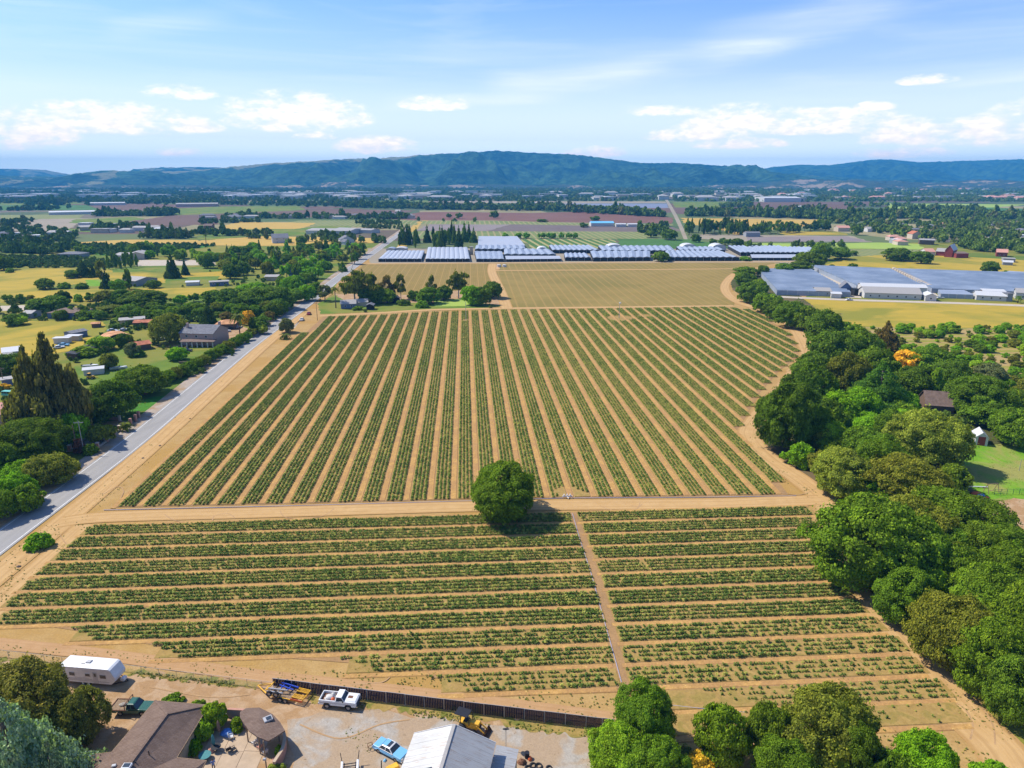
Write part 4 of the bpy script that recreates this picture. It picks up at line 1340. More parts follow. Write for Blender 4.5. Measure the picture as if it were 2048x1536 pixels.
# ------------------------------------------------------------------ the trees one can tell apart
TREES = [
 # kind, u, base v, width, top v, colour, label
 ('oak', 1008, 1028, 144, 920, 'mid', 'lone round oak standing on the dirt track between the two crop fields'),
 ('bush', 79, 1094, 54, 1062, 'bright', 'bright green round shrub alone on the dirt beside the road'),
 # along the lower edge
 ('oak', 1285, 1492, 128, 1361, 'mid', 'tall dark green tree at the end of the black panel fence'),
 ('oak', 1236, 1560, 128, 1450, 'lime', 'light green leafy tree beside the gravel yard, under the fence end tree'),
 ('oak', 1310, 1590, 120, 1470, 'mid', 'dark green tree at the bottom edge behind the yellow weeds'),
 ('oak', 1438, 1522, 98, 1408, 'mid', 'oval green tree standing alone between the yellow weeds and the tree clump'),
 ('oak', 1533, 1520, 90, 1402, 'dark', 'narrow dark green tree on the left of the bottom tree clump'),
 ('oak', 1642, 1530, 190, 1375, 'olive', 'largest tree of the bottom clump with a pointed top'),
 ('oak', 1570, 1590, 130, 1478, 'mid', 'low green tree in front of the bottom clump'),
 ('oak', 1700, 1580, 120, 1440, 'dark', 'shaded dark tree on the right of the bottom clump'),
 ('oak', 1838, 1600, 140, 1464, 'bright', 'bright green pointed tree at the bottom edge of the bare soil'),
 ('oak', 1778, 1620, 90, 1505, 'mid', 'small tree tucked under the bright pointed tree'),
 ('bush', 1990, 1570, 80, 1524, 'bright', 'small green shrub cut by the bottom edge of the picture'),
 ('bush', 1392, 1545, 70, 1500, 'gold', 'clump of yellow weeds between two green trees'),
 # creek trees, near to far
 ('oak', 2030, 1440, 130, 1300, 'dark', 'dark tree nearest the lower right corner by the dirt track'),
 ('oak', 1975, 1385, 150, 1235, 'mid', 'wide green tree hanging over the lower bend of the dirt track'),
 ('oak', 2050, 1330, 170, 1160, 'mid', 'broad tree on the right edge above the corner tree'),
 ('oak', 1900, 1330, 170, 1185, 'olive', 'olive green spreading tree shading the dirt track'),
 ('oak', 1805, 1240, 120, 1130, 'mid', 'green tree at the field corner under the big twin crowns'),
 ('oak', 1970, 1260, 160, 1125, 'mid', 'round tree in the middle of the lower creek thicket'),
 ('oak', 1850, 1205, 90, 1112, 'lime', 'light green young tree between the big dark oaks'),
 ('oak', 1735, 1163, 236, 985, 'mid', 'widest creek oak with its trunk in a pool of shade at the field edge'),
 ('oak', 1812, 1120, 150, 985, 'olive', 'olive crowned oak behind the widest oak'),
 ('oak', 1908, 1090, 190, 978, 'mid', 'rounded mid green oak behind the lower thicket, beside the lawn'),
 ('oak', 1955, 1150, 130, 1040, 'dark', 'dark tree leaning over the bare ground by the flat trailer'),
 ('oak', 2012, 1165, 70, 1068, 'bright', 'small green tree next to the parked flat trailer'),
 ('oak', 1885, 1170, 110, 1075, 'olive', 'olive green crown between two darker oaks'),
 ('oak', 2040, 1240, 110, 1140, 'mid', 'green tree on the right edge below the flat trailer'),
 ('oak', 1680, 985, 132, 890, 'yel', 'yellowish green oak above the track corner'),
 ('oak', 1745, 980, 110, 870, 'mid', 'green oak beside the yellowish one'),
 ('oak', 1800, 1010, 150, 905, 'olive', 'low olive green oak facing the lawn'),
 ('oak', 1846, 930, 140, 812, 'yel', 'pale leaved sycamore with white limbs beside the lawn'),
 ('oak', 1905, 980, 60, 925, 'dark', 'small dark tree on the left rim of the lawn'),
 ('oak', 1574, 895, 128, 752, 'dark', 'tall dark oak at the bend where the track squeezes past the field'),
 ('bush', 1603, 930, 72, 878, 'bright', 'ball shaped green shrub under the tall dark oak'),
 ('oak', 1640, 880, 90, 790, 'mid', 'mid green tree behind the tall dark oak'),
 ('oak', 1668, 850, 90, 778, 'bright', 'vivid green tree in the middle of the creek wood'),
 ('oak', 1715, 845, 80, 770, 'bright', 'vivid green leafy tree left of the drooping cedar'),
 ('cedar', 1752, 826, 124, 722, (0.09, 0.21, 0.03), 'drooping green cedar with layered branches in the creek wood'),
 ('oak', 1657, 900, 70, 838, 'lime', 'light green low tree below the vivid green one'),
 ('oak', 1720, 915, 90, 850, 'mid', 'round tree just below the cedar'),
 ('oak', 1790, 885, 90, 815, 'mid', 'round tree between the cedar and the pale sycamore'),
 ('oak', 1815, 795, 84, 730, 'dark', 'dark tree behind the cedar near the brown roofed house'),
 ('column', 1867, 795, 36, 735, 'lime', 'narrow lime green tree rising behind the brown roof'),
 ('oak', 1893, 785, 50, 735, 'dark', 'dark tree right of the narrow lime green one'),
 ('oak', 1950, 835, 120, 742, 'dark', 'big dark oak right of the brown roofed house'),
 ('oak', 1975, 768, 64, 724, 'grey', 'grey green tree at the end of the orchard rows'),
 ('oak', 2015, 830, 90, 775, 'dark', 'dark oak on the right edge beside the dark house oak'),
 ('oak', 1972, 848, 96, 792, 'mid', 'round oak behind the white tent shed'),
 ('oak', 2030, 890, 96, 812, 'mid', 'oak on the right edge behind the lawn'),
 ('oak', 1612, 830, 96, 720, 'dark', 'dark oak on the bank above the field corner'),
 ('oak', 1625, 775, 84, 700, 'dark', 'dark oak where the track meets the wood'),
 ('oak', 1690, 790, 80, 700, 'olive', 'olive tree in front of the brownish conifer'),
 ('oak', 1745, 770, 90, 690, 'dark', 'dark tree right of the brownish conifer'),
 ('oak', 1665, 735, 92, 655, 'dark', 'dark oak leaning over the upper bend of the track'),
 ('oak', 1712, 730, 80, 650, 'mid', 'mid green oak behind the upper bend'),
 ('redwood', 1767, 712, 56, 641, 'brown', 'brownish conifer rising over the creek wood beside the orchard'),
 ('oak', 1808, 742, 60, 697, 'gold', 'golden flowering tree in the middle of the creek wood'),
 ('oak', 1858, 745, 84, 692, 'mid', 'green tree right of the golden flowering tree'),
 ('oak', 1900, 765, 70, 715, 'dark', 'dark tree at the foot of the orchard'),
 ('oak', 1644, 690, 76, 614, 'dark', 'tall dark oak at the corner of the golden meadow'),
 ('oak', 1690, 680, 56, 640, 'mid', 'rounded tree between the meadow corner oak and the power pole'),
 ('oak', 1612, 662, 52, 608, 'dark', 'dark oak above the narrow part of the track'),
 ('oak', 1583, 655, 66, 598, 'mid', 'wide oak casting shade on the track, beside the meadow'),
 ('oak', 1556, 638, 56, 596, 'dark', 'oak left of the wide shady one'),
 ('oak', 1532, 624, 56, 582, 'mid', 'oak over the track corner at the top of the striped field'),
 ('oak', 1500, 605, 52, 560, 'dark', 'round oak before the lower corner of the blue tunnels'),
 ('oak', 1514, 588, 40, 556, 'mid', 'small oak touching the blue tunnels'),
 ('oak', 1489, 572, 42, 540, 'dark', 'dark oak at the corner of the tan field'),
 ('oak', 1490, 552, 44, 531, 'mid', 'low oak at the far corner of the tan field'),
 ('oak', 1525, 552, 26, 528, 'dark', 'small round oak between the tan field and the tunnels'),
 ('oak', 1566, 546, 40, 524, 'mid', 'oak in the short row behind the blue tunnels'),
 ('oak', 1600, 545, 50, 520, 'dark', 'wide oak in the short row behind the blue tunnels'),
 ('oak', 1618, 534, 56, 500, 'dark', 'big dark oak behind the point of the blue tunnels'),
 ('oak', 1640, 520, 44, 482, 'mid', 'oak behind the big dark one by the tunnels'),
 ('oak', 1680, 518, 46, 492, 'mid', 'oak at the left end of the far golden meadow'),
 ('oak', 1705, 511, 18, 500, 'dark', 'tiny round oak at the edge of the far golden meadow'),
 ('bush', 1663, 537, 14, 527, 'dark', 'small dark shrub behind the right hand tunnels'),
 ('bush', 1704, 538, 20, 524, 'dark', 'round dark shrub alone at the meadow edge behind the tunnels'),
 ('oak', 1795, 521, 54, 493, 'dark', 'wide oak group alone on the far golden meadow'),
 ('oak', 1842, 527, 38, 499, 'dark', 'dark oak alone in front of the red barn'),
 ('oak', 1978, 546, 36, 520, 'dark', 'oak at the right end of the far golden meadow'),
 ('bush', 2010, 550, 16, 539, 'dark', 'small shrub right of the meadow end oak'),
 ('oak', 1321, 523, 32, 501, 'mid', 'single green oak in front of the zigzag tunnels'),
 ('bush', 1490, 521, 28, 511, 'bright', 'low bright hedge at the end of the tunnels'),
 # left side, near to far
 ('oak', 62, 930, 150, 832, 'dark', 'big dark oak on the left edge by the entrance gate'),
 ('oak', 5, 960, 80, 880, 'dark', 'dark tree cut by the left edge above the roadside shrubs'),
 ('redwood', 82, 880, 118, 690, (0.135, 0.138, 0.040), 'left one of the two tall brownish redwoods behind the pink roofed house'),
 ('redwood', 122, 874, 132, 664, (0.125, 0.120, 0.038), 'tallest brownish redwood at the left, above the pink roofed house'),
 ('oak', 30, 1010, 82, 945, 'bright', 'vivid green roadside tree at the left edge'),
 ('oak', 48, 968, 76, 918, 'bright', 'vivid green flat topped tree behind the roadside row'),
 ('oak', 103, 965, 92, 905, 'olive', 'dull olive green tree at the roadside near the driveway'),
 ('oak', -12, 1040, 80, 975, 'mid', 'green tree half cut by the left edge at the roadside'),
 ('oak', 58, 1020, 60, 965, 'mid', 'mid green tree in the roadside row'),
 ('oak', 152, 886, 52, 818, 'bright', 'bright green tree inside the gated garden'),
 ('oak', 206, 884, 50, 846, 'olive', 'small olive leaved tree behind the gate wall'),
 ('bush', 160, 905, 26, 872, (0.12, 0.06, 0.05), 'purple leaved shrub by the power pole in the gated garden'),
 ('bush', 182, 908, 30, 884, 'mid', 'green shrub at the corner of the gated garden'),
 ('oak', 222, 836, 96, 758, 'dark', 'dark oak right of the tall redwoods'),
 ('oak', 292, 788, 84, 726, 'dark', 'dark oak at the roadside above the ivy bed'),
 ('oak', 262, 790, 70, 735, 'mid', 'green oak between the two dark roadside oaks'),
 ('oak', 190, 850, 60, 790, 'deep', 'very dark tree in the shade of the redwoods'),
 ('oak', 340, 685, 66, 622, 'olive', 'big olive green tree left of the two storey house'),
 ('oak', 356, 720, 38, 692, 'bright', 'small round tree on the grass below the two storey house'),
 ('oak', 219, 737, 38, 704, 'olive', 'small tree beside the two parked boats'),
 ('oak', 205, 700, 46, 670, 'lime', 'light green tree among the farm sheds'),
 ('oak', 249, 694, 32, 664, 'dark', 'dark tree in front of the rusty arched shed'),
 ('oak', 268, 712, 34, 682, 'grey', 'grey green tree left of the red roofed shed'),
 ('bush', 275, 712, 36, 697, 'mid', 'low ground shrub beside the red roofed shed'),
 ('bush', 165, 712, 60, 690, 'mid', 'wide shrub behind the long black shed'),
 ('oak', 232, 655, 20, 645, 'mid', 'small tree behind the parked cars in the farm yard'),
 ('oak', 20, 745, 70, 705, 'dark', 'dark tree on the left edge beside the white sheds'),
 ('bush', 28, 815, 26, 806, 'mid', 'small green shrub below the green van'),
 ('bush', 8, 778, 22, 765, 'gold', 'yellow flowering shrub near the green van'),
 ('oak', 30, 650, 40, 626, 'dark', 'dark tree at the end of the low brown house garden'),
 ('oak', 42, 650, 26, 630, 'lime', 'lime green tree before the small white roofed shed'),
 ('pine', 418, 650, 32, 606, 'deep', 'dark conifer behind the two storey house'),
 ('oak', 573, 665, 30, 634, 'grey', 'grey green olive tree between the road and the field'),
 ('column', 507, 668, 18, 634, 'deep', 'dark cypress at the end of the palm garden'),
 ('oak', 498, 650, 26, 618, 'gold', 'orange tinted tree behind the palm'),
 ('oak', 541, 642, 22, 620, 'brown', 'russet tinted tree by the road'),
 ('oak', 524, 652, 34, 630, 'mid', 'green tree between the russet tree and the palm'),
 ('oak', 526, 668, 24, 648, 'yel', 'yellow green shrubby tree at the palm garden drive'),
 ('oak', 453, 640, 26, 622, 'brown', 'brownish tree left of the tall palm'),
 ('oak', 429, 606, 50, 578, 'mid', 'round tree at the left end of the roadside wood'),
 ('oak', 468, 612, 60, 572, 'dark', 'dark oak in the roadside wood beside the long sheds'),
 ('oak', 529, 620, 100, 570, 'dark', 'broadest dark oak of the roadside wood'),
 ('oak', 566, 618, 56, 570, 'dark', 'dark oak next to the broadest one'),
 ('oak', 497, 590, 52, 566, 'bright', 'bright tree behind the broadest dark oak'),
 ('oak', 514, 584, 40, 562, 'bright', 'bright leafy tree between the barns and the roadside wood'),
 ('oak', 592, 605, 34, 574, 'mid', 'green tree by the pale driveway'),
 ('oak', 614, 601, 36, 566, 'bright', 'bright tree on the roadside lawn'),
 ('oak', 634, 588, 30, 562, 'mid', 'green tree at the roadside bend'),
 ('gum', 650, 602, 36, 570, 'grey', 'grey gum tree beside the palm at the road'),
 # farm garden within the field
 ('gum', 710, 606, 60, 541, 'olive', 'tallest gum tree by the road at the farm garden'),
 ('gum', 746, 606, 50, 548, 'olive', 'gum tree right of the tallest one'),
 ('oak', 748, 606, 56, 568, 'dark', 'dark tree over the blue farmhouse roof'),
 ('gum', 774, 600, 42, 552, 'brown', 'brownish gum tree behind the farm garden'),
 ('oak', 775, 606, 36, 576, 'mid', 'round dark tree behind the farm shed'),
 ('gum', 802, 598, 28, 549, 'olive', 'thin gum tree standing apart'),
 ('oak', 827, 601, 24, 578, 'dark', 'small tree on the bare ground of the farm garden'),
 ('gum', 862, 597, 28, 551, 'olive', 'slender gum top above the garden trees'),
 ('oak', 858, 607, 46, 572, 'mid', 'green tree left of the vegetable plot'),
 ('oak', 888, 600, 36, 568, 'dark', 'dark tree behind the vegetable plot'),
 ('gum', 917, 596, 44, 543, 'olive', 'big gum tree with pale limbs behind the vegetable plot'),
 ('oak', 944, 610, 44, 566, 'bright', 'bright round tree right of the vegetable plot'),
 ('oak', 962, 610, 40, 570, 'dark', 'dark tree in the right corner of the farm garden'),
 ('oak', 984, 596, 42, 560, 'dark', 'last dark tree of the farm garden beside the tan field'),
 ('bush', 844, 615, 28, 598, 'bright', 'bright shrub beside the farm garden path'),
 ('bush', 808, 610, 26, 596, 'mid', 'shrub left of the bright one in the farm garden'),
 ('bush', 716, 620, 20, 610, 'mid', 'round shrub before the farmhouse'),
 # far left middle
 ('oak', 8, 540, 36, 508, 'dark', 'dark oak on the left edge of the far golden meadow'),
 ('bush', 20, 545, 16, 534, 'mid', 'small bush beside the left edge oak'),
 ('oak', 91, 578, 36, 554, 'dark', 'round oak pair alone on the golden meadow'),
 ('bush', 130, 577, 24, 562, 'mid', 'ball shaped bush on the golden meadow'),
 ('bush', 164, 577, 26, 563, 'mid', 'bush next to the bright green patch'),
 ('oak', 144, 556, 28, 538, 'dark', 'oak left of the dark pines on the meadow'),
 ('pine', 168, 554, 30, 520, 'deep', 'dark pine in the middle of the golden meadow'),
 ('pine', 186, 554, 30, 530, 'deep', 'wide dark pine right of the taller meadow pine'),
 ('gum', 208, 576, 26, 522, 'olive', 'tall grey tree on the meadow near the orchard'),
 ('pine', 215, 577, 24, 542, 'deep', 'pointed dark conifer before the pale barn'),
 ('oak', 238, 582, 30, 556, 'bright', 'bright green tree left of the pale barn'),
 ('column', 258, 578, 20, 537, 'dark', 'dark column tree left of the pale barn'),
 ('oak', 308, 576, 26, 558, 'dark', 'dark tree hugging the front of the pale barn'),
 ('pine', 346, 556, 28, 506, 'deep', 'tallest pointed pine beside the driveway field'),
 ('pine', 371, 550, 16, 518, 'deep', 'slim pine beside the tallest pointed one'),
 ('oak', 290, 612, 86, 578, 'dark', 'wide dark oak with a deep shadow above the hedge'),
 ('oak', 245, 606, 40, 576, 'dark', 'dark tree left of the wide shadowy oak'),
 ('oak', 215, 606, 46, 578, 'olive', 'olive tree left of the dark group'),
 ('oak', 182, 602, 24, 584, 'dark', 'small round tree left of the olive one'),
 ('bush', 157, 603, 18, 585, 'lime', 'lime bush alone before the dark trees'),
 ('oak', 80, 622, 50, 594, 'dark', 'dark tree left of the low brown roofed house'),
 ('oak', 112, 618, 50, 588, 'dark', 'dark tree behind the low brown roofed house'),
 ('oak', 128, 610, 28, 578, 'deep', 'deep green tree rising behind the brown roofed house'),
 ('oak', 16, 602, 20, 587, 'mid', 'first small tree in the row left of the brown roof'),
 ('oak', 42, 604, 18, 586, 'mid', 'second small tree in the row left of the brown roof'),
 ('oak', 60, 600, 16, 589, 'olive', 'third small tree in the row left of the brown roof'),
 ('oak', 362, 608, 26, 588, 'bright', 'round green tree on the paddock'),
 ('oak', 388, 604, 22, 584, 'dark', 'dark oval tree behind the paddock'),
 ('oak', 225, 626, 50, 608, 'olive', 'flowering shrubby tree beside the brown roofed house'),
 ('oak', 255, 630, 40, 616, 'lime', 'low lime tree in front of the wide shadowy oak'),
]
for kind, u, vb, w, vt, col, lab in TREES:
    T(kind, u, vb, w, vt, col, lab)


# palms
def frond_mesh(seed, n=34, droop=1.0):
    r = random.Random(seed)
    mb = MB()
    for k in range(n):
        a = 2 * math.pi * k / n * 2.4 + r.uniform(-0.2, 0.2)
        e = r.uniform(-0.5, 1.25)
        L = r.uniform(0.8, 1.1)
        ca, sa = math.cos(a), math.sin(a)
        pts = []
        for i in range(6):
            s = i / 5
            rr = L * s * math.cos(e * (1 - 0.4 * s))
            zz = L * (math.sin(e) * s - droop * 0.75 * s * s)
            pts.append((rr, zz))
        vs, fs = [], []
        for i, (rr, zz) in enumerate(pts):
            s = i / 5
            w = 0.14 * math.sin(math.pi * min(1, 0.12 + s * 0.85))
            for q, dz in ((-w, -0.06), (0, 0), (w, -0.06)):
                vs.append((rr * ca - q * sa, rr * sa + q * ca, zz + dz * (0.3 + s)))
        for i in range(5):
            fs += [(3 * i, 3 * i + 1, 3 * i + 4, 3 * i + 3), (3 * i + 1, 3 * i + 2, 3 * i + 5, 3 * i + 4)]
        mb.add(vs, fs)
    o = mb.build('fronds', M['leaf'])
    me = o.data
    set_tone(me, [r.random() for _ in me.polygons])
    bpy.data.objects.remove(o)
    return me


FROND = frond_mesh(3)
tm = MB().tube([(0, 0, 0), (0.01, 0, 0.5), (0, 0, 1)], [0.035, 0.024, 0.028], 7).build('trunk', M['bark'], smooth=True)
PTRUNK = tm.data
bpy.data.objects.remove(tm)


def palm(u, vb, vt, w, col, label):
    p = G(u, vb)
    h = height_at(p, vt)
    rad = w / 2 / ppm(p)
    root = empty('palm_tree', p, random.uniform(0, 6))
    tag(root, label, 'palm')
    th = max(0.6, h - rad * 0.75)
    o = bpy.data.objects.new('trunk', PTRUNK); COL.objects.link(o); o.parent = root; o.scale = (10, 10, th)
    c = bpy.data.objects.new('crown', FROND); COL.objects.link(c); c.parent = root; c.scale = (rad, rad, rad); c.location = (0, 0, th)
    c.color = (*TC[col], 1)


palm(480, 669, 619, 34, 'olive', 'tall palm with a yellowish skirt beside the two storey house drive')
palm(672, 616, 569, 20, 'olive', 'tall thin palm by the road at the farm garden corner')
palm(571, 678, 661, 26, 'olive', 'squat palm at the edge of the field by the road')
palm(254, 862, 838, 30, 'olive', 'small palm between the gate pillars')
palm(158, 466, 451, 9, 'dark', 'distant tall palm beyond the orchards')
palm(412, 487, 466, 9, 'dark', 'distant thin palm on the straw field')
palm(488, 640, 628, 22, 'olive', 'second palm crown behind the tall palm')
palm(2035, 606, 588, 16, 'mid', 'short palm by the tank at the right hand tunnels')

# hedge trees along the road, each its own crown
for i, (u, v) in enumerate([(338, 764), (352, 758), (366, 752), (380, 745), (394, 738), (408, 731), (421, 722), (433, 715), (445, 708), (457, 701), (469, 694), (481, 687), (493, 681), (504, 673), (514, 665), (523, 658)]):
    T('oak', u, v, 30 - i * 0.5, v - 26 + i * 0.5, ['mid', 'olive', 'dark', 'mid'][i % 4], 'leafy tree in the hedge row along the left side of the road', 'hedge trees along the road', name='hedge_tree')

# orchard rows on the right: small trees set out in rows
for r_ in range(13):
    v = 658 + r_ * 8.0 + r_ * r_ * 0.25
    n = 24
    for k in range(n):
        u = 1690 + (r_ % 2) * 9 + k * (19 + r_ * 0.9) + random.uniform(-4, 4)
        if u > 2075: continue
        if u < 1722 + (v - 655) * 1.25 or (v > 745 and u < 1975): continue
        if random.random() < 0.14: continue
        w = random.uniform(11, 21) * (1 + r_ * 0.035)
        if random.random() < 0.25: w *= 0.6
        cn = random.choice(['bright', 'mid', 'bright', 'lime', 'olive'])
        nth = ['meadow side', 'second', 'third', 'fourth', 'fifth', 'sixth', 'seventh', 'eighth', 'ninth', 'tenth', 'eleventh', 'twelfth', 'nearest'][r_]
        T('oak', u, v, w * 1.1, v - w * 0.80, cn, ('large ' if w > 17 else 'small ') + {'mid': 'mid green', 'bright': 'bright green', 'lime': 'lime green', 'olive': 'olive green'}[cn] + ' orchard tree in the ' + nth + ' row beyond the creek wood', 'orchard trees in rows', name='orchard_tree', q='low' if w < 15 else 'mid')

# woodland the eye can still sort into trees
def region(pts, n, kinds, cols, hr, wr, label, group, q=None, name=None):
    cut = [i for i in (label.find(' ' + w + ' ') for w in ('in', 'on', 'inside', 'around')) if i > 0]
    where = label[min(cut) + 1:]
    us = [p[0] for p in pts]; vs_ = [p[1] for p in pts]
    made, tries = 0, 0
    spots = []
    while made < n and tries < n * 60:
        tries += 1
        u, v = random.uniform(min(us), max(us)), random.uniform(min(vs_), max(vs_))
        if not inside(pts, u, v): continue
        p = G(u, v)
        if any((p - s).length < wr[0] * 0.75 for s in spots): continue
        spots.append(p)
        rad = random.uniform(*wr) / 2
        h = random.uniform(*hr)
        k = random.choice(kinds)
        if k == 'pine': rad *= 0.6; h *= 1.15
        if k == 'column': rad *= 0.35
        if k == 'bush': h *= 0.35
        cn = random.choice(cols)
        word = {'dark': 'dark green', 'mid': 'mid green', 'bright': 'bright green', 'olive': 'olive green', 'deep': 'blackish green', 'lime': 'lime green'}[cn]
        size = 'taller' if h > (hr[0] + hr[1]) / 2 * (1.1 if k == 'pine' else 1) else 'lower'
        label = size + ' ' + word + ' ' + {'pine': 'conifer', 'column': 'column tree', 'gum': 'loose crowned tree', 'bush': 'shrub', 'oak': 'round tree'}[k] + ' ' + where
        plant_tree(k, p, rad, h, TC[cn], label, group, q=q, name=name if k == 'oak' else None)
        made += 1


mix4 = ['oak', 'oak', 'oak', 'gum']
region([(405, 525), (470, 508), (560, 500), (700, 496), (735, 506), (690, 545), (640, 560), (600, 560), (540, 556), (450, 558), (420, 545)], 84, ['oak', 'oak', 'oak', 'gum', 'pine'], ['dark', 'mid', 'dark', 'bright', 'olive', 'bright'], (7, 13), (8, 13), 'tree in the wood left of the road before the tunnels', 'wood left of the road', name='woodland_tree')
region([(560, 580), (640, 556), (655, 560), (600, 588), (575, 596)], 8, ['oak'], ['mid', 'bright'], (8, 11), (8, 11), 'tree on the roadside lawn by the drive', 'trees by the roadside lawn')
region([(430, 625), (560, 622), (560, 634), (440, 636)], 16, ['oak', 'bush'], ['mid', 'dark', 'olive'], (6, 9), (7, 10), 'low tree in the garden belt behind the palms', 'garden belt trees', name='hedge_tree')
region([(255, 622), (420, 622), (425, 640), (250, 642)], 34, ['bush', 'oak'], ['mid', 'dark', 'mid'], (5, 7), (6, 9), 'low tree in the hedge belt across the left pastures', 'hedge belt trees', name='hedge_tree')
region([(120, 632), (250, 630), (250, 640), (120, 642)], 12, ['bush', 'oak'], ['dark', 'mid'], (4, 6), (5, 8), 'low tree in the hedge below the brown roofed house', 'hedge below the brown house')
region([(790, 496), (810, 482), (950, 478), (958, 492), (880, 498)], 24, ['pine', 'oak', 'pine', 'column'], ['deep', 'dark', 'dark'], (14, 21), (11, 16), 'dark evergreen in the grove behind the left tunnels', 'grove behind the left tunnels')
region([(1640, 830), (1740, 860), (1800, 960), (1720, 1010), (1650, 960), (1620, 900)], 12, ['oak'], ['mid', 'bright', 'bright', 'olive'], (6, 9), (8, 11), 'tree inside the creek wood left of the lawn', 'inner creek wood')
region([(1700, 750), (1790, 770), (1830, 850), (1800, 880), (1730, 860), (1690, 800)], 10, ['oak'], ['mid', 'bright', 'dark', 'olive'], (6, 8), (7, 10), 'tree inside the creek wood near the brown roofed house', 'upper creek wood')
region([(1830, 1150), (1990, 1130), (2100, 1200), (2110, 1400), (2000, 1340), (1880, 1260)], 18, ['oak'], ['mid', 'dark', 'olive', 'mid'], (9, 13), (10, 14), 'tree inside the lower creek thicket', 'lower creek thicket')
region([(130, 505), (330, 502), (420, 520), (420, 535), (350, 520), (250, 516)], 20, ['oak', 'oak', 'column'], ['bright', 'mid', 'dark', 'lime'], (8, 12), (9, 13), 'tree around the pale roofed sheds left of centre', 'trees around the pale sheds')
region([(215, 540), (280, 536), (270, 528), (230, 530)], 12, ['column'], ['dark', 'mid'], (9, 12), (9, 12), 'column tree in the short dark row before the pale sheds', 'dark column row')
T('oak', 52, 1265, 10, 1262, 'mid') if False else None
# ------------------------------------------------------------------ buildings
M['w_white'] = flat('white_wall', (0.50, 0.485, 0.45), 0.7)
M['w_cream'] = flat('cream_wall', (0.48, 0.40, 0.30), 0.75)
M['w_pink'] = flat('pink_wall', (0.42, 0.29, 0.24), 0.75)
M['w_blue'] = flat('blue_wall', (0.12, 0.16, 0.26), 0.7)
M['w_grey'] = flat('grey_wall', (0.25, 0.26, 0.27), 0.75)
M['w_brown'] = flat('brown_wall', (0.14, 0.09, 0.06), 0.8)
M['w_red'] = flat('red_wall', (0.22, 0.04, 0.03), 0.75)
M['w_tan'] = flat('tan_wall', (0.42, 0.32, 0.20), 0.8)
M['w_dark'] = flat('dark_opening', (0.02, 0.02, 0.022), 0.8)
M['r_white'] = flat('white_roof', (0.50, 0.50, 0.485), 0.6, var=0.08)
M['r_grey'] = flat('grey_shingle', (0.155, 0.155, 0.165), 0.9, var=0.25, scale=1.0)
M['r_light'] = flat('light_grey_roof', (0.32, 0.30, 0.27), 0.7)
M['r_brown'] = flat('brown_shingle', (0.17, 0.115, 0.085), 0.9, var=0.25, scale=1.0)
M['r_pink'] = flat('pink_tile', (0.52, 0.26, 0.19), 0.85, var=0.2)
M['r_red'] = flat('rusty_red_roof', (0.40, 0.13, 0.06), 0.8, var=0.35, scale=0.5)
M['r_rust'] = flat('rusty_roof', (0.50, 0.24, 0.10), 0.8, var=0.4, scale=0.4)
M['r_blue'] = flat('blue_roof', (0.14, 0.42, 0.62), 0.6)
M['r_black'] = flat('black_roof', (0.03, 0.032, 0.035), 0.7)
M['glass'] = flat('window_glass', (0.03, 0.04, 0.05), 0.12, spec=0.6, var=0.3)
M['frame'] = flat('window_frame', (0.60, 0.60, 0.58), 0.5)
M['concrete'] = flat('concrete', (0.41, 0.305, 0.20), 0.85, scale=0.8)


def plastic_mat(name, c1, c2, ang_scale=(0.3, 2.5)):
    m, t = newmat(name)
    pos = t.new('ShaderNodeTexCoord').outputs['Object']
    n = t.noise(t.mapping(pos, scale=(ang_scale[0], ang_scale[1], 1)), 0.35, 5, 0.65)
    n2 = t.noise(pos, 0.06, 4, 0.6)
    c = t.mix(t.range(n, 0.35, 0.68), c1, c2)
    c = t.mix(t.range(n2, 0.40, 0.68, 0, 0.4), c, (0.36, 0.41, 0.48))
    t.out(t.bsdf(c, 0.5, spec=0.3))
    return m


M['film'] = plastic_mat('tunnel_film', (0.225, 0.26, 0.315), (0.29, 0.325, 0.38))
M['filmdark'] = plastic_mat('blue_tunnel_film', (0.13, 0.168, 0.22), (0.18, 0.22, 0.275), (0.08, 2.0))
M['filmpale'] = plastic_mat('pale_tunnel_film', (0.32, 0.34, 0.38), (0.42, 0.44, 0.47))


def frame_of(a, b):
    """origin, angle and length of the front edge from a to b (left to right as seen)"""
    d = b - a
    return a, math.atan2(d.y, d.x), d.length


